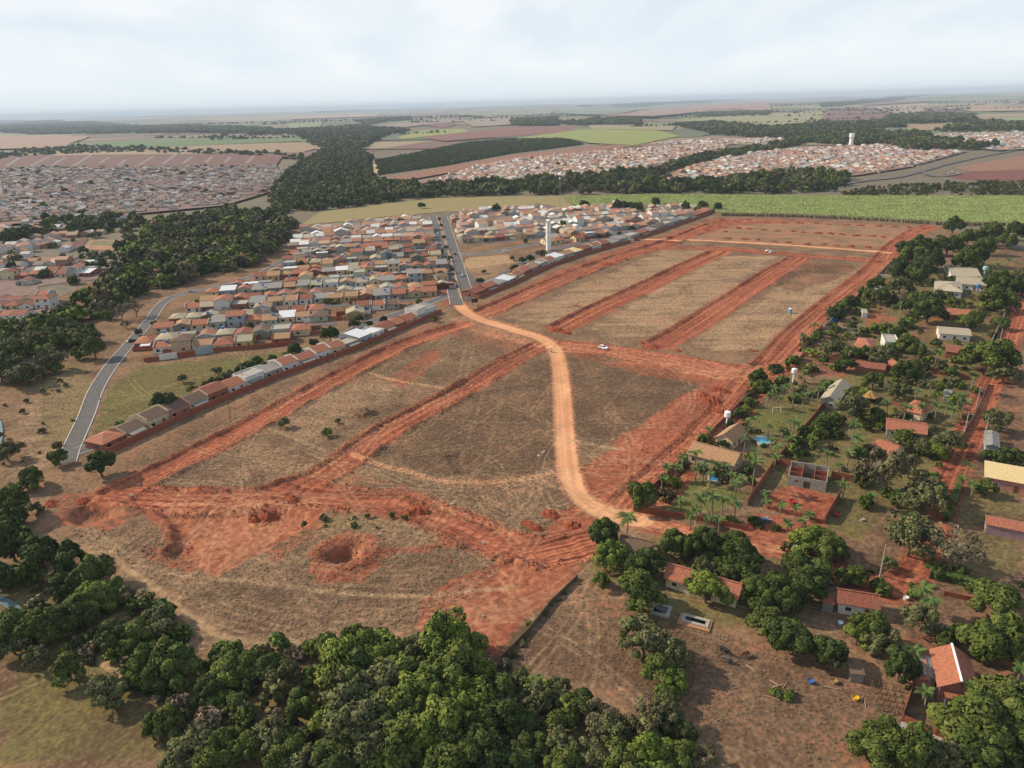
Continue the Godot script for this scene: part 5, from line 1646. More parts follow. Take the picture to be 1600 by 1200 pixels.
	var lots := [[32, 247, 12, 261], [78, 246, 48, 261], [103, 247, 82, 260], [144, 243, 115, 261], [172, 247, 155, 257], [197, 251, 185, 260], [240, 246, 217, 260], [277, 241, 255, 258], [300, 247, 287, 257], [332, 246, 322, 256], [360, 247, 352, 256], [397, 245, 385, 257]]
	for l in lots:
		var a := far_px(l[0], l[1])
		var b := far_px(l[2], l[3])
		struct("paved_road", ribbon(smooth_line(PackedVector2Array([Vector2(a.x, a.z), Vector2(b.x, b.z)]), 30.0), 3.6, 2.6), mat("new_asphalt", Color(0.44, 0.42, 0.42), 0.9), "new grey lane across the far red subdivision", "road")
	for k in 11:
		var x := 20 + k * 33
		field("building_land", [x, 252.0 - k * 0.5, x + 22, 251.5 - k * 0.5, x + 17, 255.5 - k * 0.5, x - 5, 256.0 - k * 0.5], [Color(0.6, 0.47, 0.32), Color(0.58, 0.42, 0.3), Color(0.5, 0.42, 0.28)][k % 3], "strip of straw covered lots in the far red subdivision", 1.6)
	# sports ground in the valley
	field("sports_ground", [128, 390, 142, 376, 200, 375, 196, 388, 180, 392], Color(0.66, 0.48, 0.34), "bare tan sports ground beside the valley wood", 0.5)
	field("sports_ground", [140, 384, 146, 377, 190, 377, 186, 383], Color(0.45, 0.44, 0.28), "worn grass pitch of the sports ground", 0.75)
	field("building_land", [112, 384, 128, 373, 138, 373, 126, 390], Color(0.42, 0.24, 0.19), "dark red bare lot next to the sports ground", 0.6)
	# highway
	var hw := PackedVector2Array()
	for e in [[1300, 292], [1345, 284], [1400, 278], [1440, 268], [1480, 257], [1540, 244], [1600, 233], [1660, 222]]:
		var q := far_px(e[0], e[1])
		hw.append(Vector2(q.x, q.z))
	var tar := mat("asphalt", Color(0.375, 0.36, 0.35), 0.95)
	tar.albedo_texture = noise_tex(512, 0.03, 71, Color(0.75, 0.75, 0.76), Color(1, 1, 1), 5)
	tar.uv1_triplanar = true
	tar.uv1_world_triplanar = true
	tar.uv1_scale = Vector3.ONE / 40.0
	struct("highway", ribbon(smooth_line(hw, 20.0), 4.5, 1.0), tar, "grey highway passing the far towns", "road")
	var q2 := PackedVector2Array()
	for e in [[1440, 268], [1452, 275], [1470, 277], [1500, 272]]:
		var q := far_px(e[0], e[1])
		q2.append(Vector2(q.x, q.z))
	struct("highway", ribbon(smooth_line(q2, 20.0), 3.5, 1.2), tar, "curved slip road leaving the highway", "road")
	var q3 := PackedVector2Array()
	for e in [[583, 252], [587, 260], [588, 272], [584, 284], [590, 290]]:
		var q := far_px(e[0], e[1])
		q3.append(Vector2(q.x, q.z))
	struct("dirt_road", ribbon(smooth_line(q3, 15.0), 4.0, 1.6), mat("pale_dirt", Color(0.68, 0.56, 0.43), 1.0), "pale dirt track curving round the end of the orchard", "road")

# spots on a grid of rows inside a polygon
func row_points(poly: PackedVector2Array, bear: float, between: float, along: float, jit: float) -> Array:
	var o: Array = []
	var u := Vector2(sin(bear), -cos(bear))
	var w := Vector2(u.y, -u.x)
	var mid := Vector2.ZERO
	var rad := 0.0
	for p in poly:
		mid += p / poly.size()
	for p in poly:
		rad = maxf(rad, p.distance_to(mid))
	for r in range(-int(rad / between), int(rad / between) + 1):
		for k in range(-int(rad / along), int(rad / along) + 1):
			var q := mid + w * r * between + u * (k * along + rng.randf_range(-jit, jit))
			if Geometry2D.is_point_in_polygon(q, poly):
				o.append(q)
	return o

func make_crops() -> void:
	var orch := far_poly([586, 252, 650, 240, 732, 223, 800, 218, 880, 217, 912, 226, 860, 233, 800, 240, 690, 260, 592, 274])
	var om := tri_mat("orchard_soil", Color(0.42, 0.36, 0.24), mats["soil_tex"].albedo_texture, 50.0)
	struct("field", sheet(orch, 0.9, 40.0), om, "soil under the dark citrus orchard", "field")
	far_wood("orchard", row_points(orch, 0.9, 8.5, 5.0, 0.5), ["dark", "dark", "mid"], 2.4, 3.3, "dark green orchard in even rows behind the far town", "orchard")
	far_wood("young_orchard", row_points(far_poly([620, 279, 700, 264, 800, 247, 960, 229, 980, 230, 870, 244, 800, 251, 700, 270, 650, 279]), 0.9, 11.0, 6.0, 0.5), ["olive", "dry"], 0.9, 1.5, "young bushes in rows on the brown tilled strip", "orchard")
	# sugar cane: tufts of long arching blades
	var v := PackedVector3Array()
	var n := PackedVector3Array()
	var c := PackedColorArray()
	var ix := PackedInt32Array()
	for k in 16:
		var a := rng.randf() * TAU
		var d := Vector3(cos(a), 0, sin(a))
		var s := Vector3(-d.z, 0, d.x) * 0.16
		var p0 := d * rng.randf_range(0.0, 0.5)
		var h := rng.randf_range(1.7, 2.7)
		var p1 := p0 + d * 0.35 + Vector3(0, h, 0)
		var p2 := p1 + d * rng.randf_range(0.7, 1.2) + Vector3(0, -0.35, 0)
		var b := v.size()
		v.append_array(PackedVector3Array([p0 - s, p0 + s, p1 - s, p1 + s, p2]))
		for q in 5:
			n.append((Vector3.UP * 1.2 + d * 0.5 + rdir() * 0.3).normalized())
			c.append(Color(0.3, 0.38, 0.12).lerp(Color(0.4, 0.46, 0.18), rng.randf()) if q > 1 else Color(0.3, 0.26, 0.13))
		ix.append_array(PackedInt32Array([b, b + 1, b + 2, b + 1, b + 3, b + 2, b + 2, b + 3, b + 4]))
	var tuft := mesh_of(v, n, c, ix)
	var dryc := PackedColorArray()
	for q in c:
		dryc.append(Color(0.3, 0.25, 0.15) * rng.randf_range(0.7, 1.15))
	var dry := mesh_of(v, n, dryc, ix)
	var cane := far_poly([1640, 309, 1330, 309, 1150, 307, 1010, 306, 880, 311, 905, 326, 1108, 330, 1128, 336, 1230, 338, 1465, 350, 1640, 354])
	var cm := tri_mat("cane_floor", Color(0.62, 0.68, 0.38), mats["crop_tex"].albedo_texture, 14.0)
	struct("field", sheet(cane, 2.25, 10.0), cm, "bright green sugar cane field behind the site", "field")
	var root := Node3D.new()
	root.name = "sugar_cane"
	add_child(root, true)
	root.set_meta("kind", "stuff")
	tag(root, "tall green cane leaves covering the field behind the site", "crop")
	var edge := PackedVector2Array()
	for e in [[1128, 337], [1230, 339], [1350, 344], [1465, 351], [1560, 353]]:
		var q := far_px(e[0], e[1])
		edge.append(Vector2(q.x, q.z))
	var line := smooth_line(edge, 0.8)
	for g in 2:
		var pts: Array = wood_points(cane, 1.5) if g == 0 else []
		if g == 1:
			for q in line:
				for r in 3:
					pts.append(q + Vector2(rng.randf_range(-0.5, 0.5), -r * 1.1 + rng.randf_range(-0.4, 0.4)))
		var mm := MultiMesh.new()
		mm.transform_format = MultiMesh.TRANSFORM_3D
		mm.use_colors = true
		mm.mesh = tuft if g == 0 else dry
		mm.instance_count = pts.size()
		for i in pts.size():
			var q: Vector2 = pts[i]
			var s := rng.randf_range(0.8, 1.2)
			mm.set_instance_transform(i, Transform3D(Basis(Vector3.UP, rng.randf() * TAU).scaled(Vector3(s * 0.9, s, s * 0.9)), Vector3(q.x + rng.randf_range(-0.9, 0.9), ground(q.x, q.y), q.y + rng.randf_range(-0.9, 0.9))))
			var t := 0.9 + 0.35 * patch_noise.get_noise_2d(q.x * 1.5, q.y * 4.0)
			mm.set_instance_color(i, Color(t, t, t * 0.95))
		var mi := MultiMeshInstance3D.new()
		mi.name = "cane_leaves" if g == 0 else "dry_cane_edge"
		mi.multimesh = mm
		mi.material_override = mats["leaf"]
		root.add_child(mi, true)

func make_streets() -> void:
	var tar: Material = mats["asphalt"]
	var kerb := mat("kerb", Color(0.72, 0.7, 0.66), 0.9)
	for r in [["paved_road", [104, 724, 112, 700, 135, 650, 150, 610, 175, 570, 205, 535, 235, 500, 250, 478, 268, 465, 300, 456, 350, 446, 400, 430, 440, 409, 465, 392], 2.6, "grey paved road bending round the mown field and the wood", true],
		["paved_road", [118, 706, 165, 691, 215, 664, 290, 626, 380, 586, 450, 563, 520, 535, 570, 507, 630, 488, 700, 462], 3.0, "grey paved street in front of the long terraced row", true],
		["paved_road", [714, 476, 709, 455, 700, 420, 689, 380, 676, 338], 3.4, "avenue carriageway on the wooded side of the median", true],
		["paved_road", [732, 468, 727, 450, 718, 420, 706, 380, 693, 338], 3.4, "avenue carriageway on the water tower side of the median", true],
		["paved_road", [722, 420, 760, 440, 830, 402, 900, 382, 990, 360, 1060, 342], 3.0, "paved street behind the upper terraced row", false],
		["paved_road", [712, 397, 760, 396, 850, 378, 960, 358], 3.0, "paved street along the open grass lots by the water tower", true],
		["paved_road", [232, 545, 205, 537], 3.2, "short paved stub beside the brick corner wall", false]]:
		var line := smooth_line(poly_px(r[1]), 3.0)
		struct(r[0], ribbon(line, r[2], 0.10), tar, r[3], "road")
		if r[4]:
			for s in [-1.0, 1.0]:
				struct("kerb", ribbon(line, 0.14, 0.06, 0.16, s * (r[2] + 0.16)), kerb, "pale kerb along the " + r[3], "kerb")
	var wm := mat("stream_water", Color(0.4, 0.46, 0.47), 0.08)
	for s in [[[-60, 600, -25, 635, -4, 655, 2, 675, -4, 700, -40, 740], 0.6, "pale stream bend below the valley wood"], [[-60, 915, -10, 935, 12, 946, 30, 960, 34, 985], 1.0, "pale stream glimpsed inside the tree belt"]]:
		struct("stream", ribbon(smooth_line(poly_px(s[0]), 2.0), s[1], 0.4), wm, s[2], "stream")
	struct("median", ribbon(smooth_line(poly_px([721, 468, 716, 445, 709, 420, 697, 380, 684, 340]), 3.0), 0.9, 0.1, 0.12), mat("median_earth", Color(0.55, 0.42, 0.3), 1.0), "earth median strip between the avenue carriageways", "median")

func make_town() -> int:
	var roofs := ["orange_tile", "orange_tile", "red_tile", "orange_tile", "brown_tile", "tan_tile", "pale_tile", "grey_sheet", "white_sheet", "concrete", "tan_tile", "brown_tile", "pale_tile", "grey_sheet", "orange_tile", "red_tile", "tan_tile"]
	var walls := ["white", "cream", "beige", "grey", "raw brick", "white", "pale blue", "cream", "raw brick", "yellow", "pale green", "cement"]
	var n := 0
	var left := poly_px([226, 562, 345, 551, 445, 537, 490, 518, 560, 494, 625, 482, 697, 456, 692, 420, 682, 382, 672, 346, 640, 340, 600, 347, 520, 353, 475, 364, 452, 388, 462, 402, 400, 436, 340, 456, 285, 495, 235, 522])
	n += town_rows(left, deg_to_rad(80.0), 36.0, 10.2, 0.05, Vector2(-60, -318), "from mown field", "from avenue", "houses of the wooded side blocks", roofs, walls, [poly_px([500, 508, 545, 505, 545, 480, 500, 485])])
	var right := poly_px([706, 344, 716, 375, 745, 383, 762, 388, 845, 374, 850, 392, 905, 378, 985, 362, 1015, 356, 1110, 330, 1060, 322, 980, 323, 900, 328, 850, 325, 780, 326, 730, 332])
	n += town_rows(right, deg_to_rad(72.0), 36.0, 10.2, 0.12, Vector2(20, -500), "from park lots", "from cane field", "houses of the water tower side blocks", roofs, walls, [poly_px([722, 400, 730, 384, 845, 372, 850, 396])])
	var low := poly_px([-40, 414, 130, 410, 158, 420, 155, 434, 60, 444, -40, 446])
	n += town_rows(low, deg_to_rad(88.0), 34.0, 9.5, 0.05, Vector2(-260, -440), "from valley wood", "from the trees", "tiled houses near the valley wood", ["red_tile", "orange_tile", "red_tile", "red_tile", "white_sheet"], ["white", "cream", "raw brick"], [])
	var low2 := poly_px([-40, 474, 92, 468, 92, 484, 40, 496, -40, 504])
	n += town_rows(low2, deg_to_rad(88.0), 34.0, 10.0, 0.0, Vector2(-235, -356), "under shade trees", "from the wood", "tiled houses among the shade trees", ["red_tile", "orange_tile"], ["white", "cream"], [])
	build_lots(230)
	# --- the long row backing onto the site, party wall to party wall
	n += terrace([172, 709, 300, 648, 430, 593, 560, 545, 690, 489], [["hip", "orange_tile", "raw brick"], ["row", "brown_tile", "beige"], ["row", "brown_tile", "cream"], ["row", "brown_tile", "pink"], ["row", "brown_tile", "cream"], ["gable", "red_tile", "raw brick"], ["row", "orange_tile", "white"], ["flat", "concrete", "white"], ["shed", "grey_sheet", "grey"], ["row", "orange_tile", "white"], ["gable", "orange_tile", "white"], ["row", "orange_tile", "white"], ["row", "orange_tile", "cream"], ["flat", "concrete", "cement"], ["shed", "white_sheet", "pale blue"], ["flat", "white_sheet", "white"], ["gable", "red_tile", "raw brick"], ["row", "orange_tile", "raw brick"], ["gable", "orange_tile", "cream"], ["flat", "concrete", "white"], ["shed", "grey_sheet", "white"]], "in the long terrace, %s from the round tree", "long terraced row", "long red brick back wall of the terrace below the mown field")
	n += terrace([748, 467, 800, 446, 862, 416, 920, 397, 985, 379], [["gable", "red_tile", "raw brick"], ["gable", "orange_tile", "raw brick"], ["shed", "grey_sheet", "grey"], ["shed", "white_sheet", "pale blue"], ["row", "orange_tile", "cream"], ["gable", "orange_tile", "raw brick"], ["row", "tan_tile", "grey"], ["flat", "concrete", "grey"], ["row", "orange_tile", "white"], ["shed", "white_sheet", "white"], ["gable", "tan_tile", "beige"], ["shed", "yellow_sheet", "cement"], ["gable", "red_tile", "raw brick"], ["row", "orange_tile", "white"], ["gable", "red_tile", "raw brick"], ["shed", "grey_sheet", "grey"], ["shed", "grey_sheet", "grey"]], "in the upper terrace, %s from the avenue", "upper terraced row", "grey and brick back wall of the upper terrace by the water tower")
	n += terrace([990, 377, 1050, 356, 1112, 334], [["flat", "concrete", "grey"], ["gable", "orange_tile", "raw brick"], ["shed", "grey_sheet", "cement"], ["row", "brown_tile", "grey"], ["flat", "concrete", "grey"], ["gable", "grey_sheet", "cement"], ["shed", "grey_sheet", "grey"], ["row", "brown_tile", "cement"], ["gable", "orange_tile", "raw brick"], ["shed", "orange_tile", "raw brick"]], "in the last terrace, %s from the tower", "far terraced row", "low grey back wall of the last terrace before the cane field")
	return n

func terrace(line_px: Array, specs: Array, where: String, group: String, wall_label: String) -> int:
	var line := smooth_line(poly_px(line_px), 0.5)
	var per := float(line.size() - 1) / specs.size()
	for i in specs.size():
		var a := line[int(i * per)]
		var b := line[int((i + 1) * per)]
		var d := (b - a).normalized()
		var back := Vector2(d.y, -d.x)  # away from the site
		var w := a.distance_to(b)
		var deep := rng.randf_range(7.5, 9.5)
		var c := (a + b) * 0.5 + back * (deep * 0.5 + 2.6)
		var s: Array = specs[i]
		var t := thing("house", Vector3(c.x, ground(c.x, c.y) - 0.1, c.y), -atan2(d.y, d.x))
		var eave := rng.randf_range(2.6, 3.9) + (0.6 if s[0] == "flat" else 0.0)
		if i % 7 == 5 and s[0] == "flat":
			eave = 6.0
		shell(t, w - 0.1, deep, eave, 1.5 if s[0] != "shed" else 0.8, s[0], s[2], s[1], 0.3)
		openings(t, w - 0.1, deep, 1.0)
		var st := mb()
		box(st, Vector3(-w * 0.5 + 0.12, 1.1, deep * 0.5 + 1.3), Vector3(0.16, 2.2, 2.3))
		part("yard_wall", done(st), mats["wall " + s[2]], t)
		if i % 3 == 1:
			var c2 := mb()
			slab(c2, Vector3(-w * 0.4, 2.7, deep * 0.5 + 0.15), Vector3(w * 0.3, 2.7, deep * 0.5 + 0.15), Vector3(w * 0.3, 2.3, deep * 0.5 + 2.2), Vector3(-w * 0.4, 2.3, deep * 0.5 + 2.2), 0.08)
			part("lean_to_roof", done(c2), mats[["orange_tile", "grey_sheet", "red_tile"][i % 3]], t)
		tag(t, "%s %s walled house %s" % [ROOF_WORD[s[1]], s[2], where % nth(i)], "house", group)
	garden_wall(line_px, 2.2, "brick", wall_label, 12.0)
	return specs.size()

# a wall in straight panels between slightly taller posts
func garden_wall(line_px: Array, h: float, m: String, label: String, seg := 3.0, called := "garden_wall", y := 0.0) -> void:
	var line := poly_px(line_px, y)
	var t: Node3D = null
	var o := Vector3.ZERO
	for i in line.size() - 1:
		var n := maxi(1, int(line[i].distance_to(line[i + 1]) / seg))
		for k in n:
			var a := line[i].lerp(line[i + 1], float(k) / n)
			var b := line[i].lerp(line[i + 1], float(k + 1) / n)
			var c := (a + b) * 0.5
			var gy := minf(ground(a.x, a.y), ground(b.x, b.y))
			if t == null:
				o = Vector3(a.x, gy, a.y)
				t = thing(called, o)
				tag(t, label, "wall")
			var st := mb()
			var hh := h + rng.randf_range(-0.06, 0.06)
			box(st, Vector3(0, hh * 0.5 - 0.3, 0), Vector3(a.distance_to(b) - 0.02, hh + 0.6, 0.16))
			var turn := -atan2(b.y - a.y, b.x - a.x)
			part("wall_panel", done(st), mats[m], t, Vector3(c.x, gy, c.y) - o, turn)
			var ps := mb()
			box(ps, Vector3(0, h * 0.5 - 0.25, 0), Vector3(0.24, h + 0.66, 0.24))
			part("post", done(ps), mats[m], t, Vector3(a.x, gy, a.y) - o, turn)

# ---------------------------------------------------------------- country houses and small things
# roof corners in pixels (far left, far right, near right, near left) seen at the height of the eaves
func frame_of(a: Array, y: float) -> Array:
	var p: Array[Vector3] = []
	for i in 4:
		p.append(at_px(a[i * 2], a[i * 2 + 1], y))
	var c := (p[0] + p[1] + p[2] + p[3]) * 0.25
	var u := (p[1] - p[0] + p[2] - p[3]) * 0.5
	var v := (p[3] - p[0] + p[2] - p[1]) * 0.5
	var turn := -atan2(u.z, u.x)
	var ax := u.normalized()
	return [Vector3(c.x, ground(c.x, c.z) - 0.1, c.z), turn, u.length(), absf(v.dot(Vector3(-ax.z, 0, ax.x)))]

func country_house(a: Array, eave: float, rise: float, kind: String, roof: String, wall: String, label: String, across := false, cap := "", called := "house", over := 0.5) -> Node3D:
	var f := frame_of(a, eave)
	var L := maxf(f[2] - over * 2.0, 2.0)
	var W := maxf(f[3] - over * 2.0, 2.0)
	var t := thing(called, f[0], f[1] + (PI * 0.5 if across else 0.0))
	if across:
		var k := L
		L = W
		W = k
	shell(t, L, W, eave, rise, kind, wall, roof, over, cap)
	if called == "house":
		openings(t, L, W, 1.0, true)
	tag(t, label, called.replace("_", " "))
	return t

func make_estate() -> void:
	country_house([975, 835, 1026, 844, 1015, 866, 964, 851], 2.9, 1.4, "gable", "brown_tile", "white", "low brown tiled cottage behind the big mango tree", false, "brown_tile")
	country_house([1051, 879, 1167, 908, 1152, 936, 1036, 898], 2.9, 1.6, "gable", "orange_tile", "cream", "long orange tiled farmhouse half hidden under garden trees", false, "orange_tile")
	country_house([1090, 691, 1162, 708, 1150, 730, 1074, 708], 3.0, 2.0, "gable", "tan_tile", "beige", "long tan tiled villa above the walled green lawn", false, "tan_tile")
	country_house([1137, 664, 1166, 672, 1150, 693, 1118, 684], 3.0, 1.8, "gable", "tan_tile", "cream", "tan tiled pavilion under the white cup tank", true, "tan_tile")
	country_house([1490, 413, 1525, 417, 1528, 430, 1470, 430], 3.2, 1.6, "gable", "pale_tile", "white", "farther pale roofed wing of the white country compound", false, "pale_tile")
	country_house([1497, 431, 1544, 434, 1541, 447, 1489, 442], 3.2, 1.5, "gable", "pale_tile", "white", "middle pale roofed wing of the white country compound", false, "pale_tile")
	country_house([1460, 438, 1505, 441, 1502, 457, 1459, 453], 3.2, 1.4, "hip", "pale_tile", "white", "nearer hip roofed wing of the white country compound", false, "pale_tile")
	country_house([1366, 449, 1389, 451, 1384, 459, 1364, 456], 2.4, 0.4, "shed", "grey_sheet", "cement", "small grey roofed shed by the red street's wall", false, "", "shed", 0.2)
	country_house([1465, 510, 1518, 513, 1513, 525, 1464, 520], 3.0, 1.1, "gable", "pale_tile", "white", "lone white bungalow with pale roof beside the lane", false, "")
	country_house([1482, 482, 1522, 483, 1512, 494, 1476, 491], 2.6, 1.2, "gable", "orange_tile", "raw brick", "low orange roofed brick barn behind the dark cypress like tree", false, "", "barn", 0.3)
	country_house([1339, 527, 1373, 529, 1362, 546, 1335, 540], 3.0, 1.6, "hip", "orange_tile", "white", "white house with orange hip roof beside the stump row", false, "")
	country_house([1381, 522, 1404, 521, 1401, 535, 1380, 531], 4.2, 0.0, "flat", "concrete", "white", "white flat roofed box attached beside the orange hip house", false, "", "house", 0.0)
	country_house([1337, 562, 1386, 569, 1383, 578, 1336, 573], 2.6, 0.9, "gable", "red_tile", "raw brick", "long narrow red tiled stable behind a brick wall", false, "", "barn", 0.3)
	country_house([1394, 560, 1411, 562, 1407, 575, 1392, 577], 2.7, 0.8, "gable", "orange_tile", "raw brick", "short orange tiled hut next to the long stable", true, "", "barn", 0.3)
	country_house([1477, 538, 1509, 541, 1518, 555, 1477, 549], 2.7, 1.0, "gable", "red_tile", "raw brick", "red tiled barn in front of the lone white bungalow", false, "", "barn", 0.3)
	country_house([1302, 596, 1332, 600, 1309, 629, 1279, 622], 3.1, 1.5, "gable", "pale_tile", "grey", "big pale grey roofed house beside the palm grove", true, "")
	country_house([1477, 610, 1490, 612, 1486, 620, 1472, 618], 2.6, 0.5, "shed", "grey_sheet", "cement", "small grey shed among the tall palms", false, "", "shed", 0.2)
	country_house([1419, 622, 1449, 631, 1457, 652, 1417, 643], 3.0, 2.0, "hip", "orange_tile", "cream", "orange hip roofed house circled by tall palms", false, "orange_tile")
	country_house([1386, 651, 1450, 662, 1447, 678, 1381, 671], 2.8, 1.3, "gable", "orange_tile", "grey", "long orange roofed house with a grey lower edge", false, "orange_tile")
	country_house([1241, 551, 1253, 553, 1249, 562, 1236, 560], 2.4, 0.4, "shed", "orange_tile", "raw brick", "little gatehouse at the wall of the red street", false, "", "shed", 0.2)
	country_house([1352, 697, 1388, 688, 1411, 697, 1400, 713], 2.9, 1.6, "gable", "orange_tile", "cream", "orange gabled house behind the wide brown tree", true, "orange_tile")
	country_house([1538, 726, 1612, 739, 1606, 757, 1537, 744], 3.4, 1.2, "shed", "yellow_sheet", "pink", "pink walled house with bright yellow sheet roof", false, "")
	country_house([1541, 803, 1625, 820, 1620, 834, 1538, 818], 2.6, 0.8, "gable", "orange_tile", "mauve", "long mauve walled stable with narrow orange roof", false, "", "barn", 0.25)
	country_house([1541, 674, 1564, 678, 1560, 700, 1535, 696], 2.8, 0.7, "gable", "grey_sheet", "pale blue", "blue grey metal roofed workshop beside the lane", true, "", "shed", 0.3)
	country_house([1308, 915, 1377, 927, 1372, 950, 1305, 940], 3.0, 1.3, "gable", "red_tile", "white", "weathered red tiled cottage at the end of the driveway", false, "red_tile")
	country_house([1328, 1040, 1352, 1042, 1348, 1052, 1326, 1049], 2.0, 0.3, "shed", "brown_tile", "cement", "small grey hen house in the bare yard", false, "", "shed", 0.15)
	country_house([1289, 930, 1303, 933, 1301, 944, 1286, 941], 2.2, 0.3, "shed", "red_tile", "cement", "lean outhouse beside the weathered cottage", false, "", "shed", 0.15)
	country_house([1347, 484, 1356, 484, 1354, 490, 1345, 489], 2.4, 0.3, "shed", "pale_tile", "white", "tiny white pump house in the red yard", false, "", "shed", 0.15)
	# thatched kiosk
	var k := on_ground(1360, 617, 2.6)
	var kt := thing("kiosk", k)
	tag(kt, "straw thatched round kiosk among the garden palms", "kiosk")
	var st := mb()
	for i in 8:
		var a := i * TAU / 8.0
		var b := (i + 1) * TAU / 8.0
		quad(st, Vector3(cos(a) * 0.2, 4.2, sin(a) * 0.2), Vector3(cos(b) * 0.2, 4.2, sin(b) * 0.2), Vector3(cos(b) * 3.3, 2.3, sin(b) * 3.3), Vector3(cos(a) * 3.3, 2.3, sin(a) * 3.3))
	part("roof", done(st), mats["thatch"], kt)
	for i in 6:
		var ps := mb()
		cyl(ps, Vector3(cos(i * TAU / 6.0) * 2.6, -0.2, sin(i * TAU / 6.0) * 2.6), 0.1, 0.09, 2.9, 6)
		part("post", done(ps), mats["timber"], kt)
	# the big tiled house in the corner: two slopes at different heights, a lower wing, a porch roof and a grey annex
	var bt := country_house([1465, 1011, 1531, 1030, 1519, 1079, 1452, 1071], 3.6, 1.9, "gable", "orange_tile", "pink", "big orange tiled house with white ridge in the walled yard", true, "white_paint")
	var sw := mb()
	slab(sw, Vector3(-3.4, 3.35, -4.2), Vector3(3.2, 3.35, -4.2), Vector3(3.2, 2.6, -6.6), Vector3(-3.4, 2.6, -6.6), 0.12)
	part("wing_roof", done(sw), mats["orange_tile"], bt)
	sw = mb()
	box(sw, Vector3(-0.1, 1.28, -5.2), Vector3(6.2, 2.56, 2.4))
	part("wing_wall", done(sw), mats["wall pink"], bt)
	sw = mb()
	slab(sw, Vector3(-4.2, 3.0, -2.2), Vector3(-4.2, 3.0, 1.2), Vector3(-6.0, 2.4, 1.2), Vector3(-6.0, 2.4, -2.2), 0.12)
	part("porch_roof", done(sw), mats["orange_tile"], bt)
	for z in [-2.0, 1.0]:
		sw = mb()
		box(sw, Vector3(-5.8, 1.15, z), Vector3(0.2, 2.3, 0.2))
		part("post", done(sw), mats["white_paint"], bt)
	country_house([1443, 1024, 1461, 1027, 1456, 1058, 1438, 1054], 2.9, 0.35, "shed", "grey_sheet", "beige", "grey sheet roofed annex against the big tiled house", true, "", "shed", 0.15)
	# unroofed building: rendered outside, bare brick rooms inside
	var f := frame_of([1239, 719, 1299, 729, 1289, 751, 1230, 741], 3.2)
	var ub := thing("unfinished_house", f[0], f[1])
	tag(ub, "unroofed grey rendered building with bare brick rooms on red earth", "building site")
	var L: float = f[2]
	var W: float = f[3]
	for s in [-1.0, 1.0]:
		var w1 := mb()
		if s > 0:
			# the front keeps a doorway and a slot window
			box(w1, Vector3(-L * 0.41, 1.6, W * 0.5), Vector3(L * 0.18, 3.2, 0.2))
			box(w1, Vector3(-L * 0.23, 0.75, W * 0.5), Vector3(L * 0.18, 1.5, 0.2))
			box(w1, Vector3(-L * 0.23, 2.7, W * 0.5), Vector3(L * 0.18, 1.0, 0.2))
			box(w1, Vector3(-L * 0.12, 1.6, W * 0.5), Vector3(L * 0.06, 3.2, 0.2))
			box(w1, Vector3(0, 2.7, W * 0.5), Vector3(L * 0.18, 1.0, 0.2))
			box(w1, Vector3(L * 0.295, 1.6, W * 0.5), Vector3(L * 0.41, 3.2, 0.2))
		else:
			box(w1, Vector3(0, 1.6, -W * 0.5), Vector3(L, 3.2, 0.2))
		part("outer_wall", done(w1), mats["wall grey"], ub)
		w1 = mb()
		box(w1, Vector3(s * (L * 0.5 - 0.1), 1.6, 0), Vector3(0.2, 3.2, W - 0.22))
		part("outer_wall", done(w1), mats["wall grey"], ub)
		w1 = mb()
		box(w1, Vector3(s * L * 0.16, 1.58, 0), Vector3(0.16, 3.16, W - 0.22))
		part("room_wall", done(w1), mats["brick"], ub)
		for z in [-0.17, 0.17]:
			w1 = mb()
			box(w1, Vector3(s * L * 0.325, 1.58, z * W), Vector3(L * 0.29, 3.16, 0.16))
			part("room_wall", done(w1), mats["brick"], ub)
		w1 = mb()
		for z in [-0.33, 0.0, 0.33]:
			box(w1, Vector3(s * L * 0.325, 1.45, z * W), Vector3(L * 0.3, 0.1, W * 0.3))
		part("brick_lining", done(w1), mats["brick"], ub)
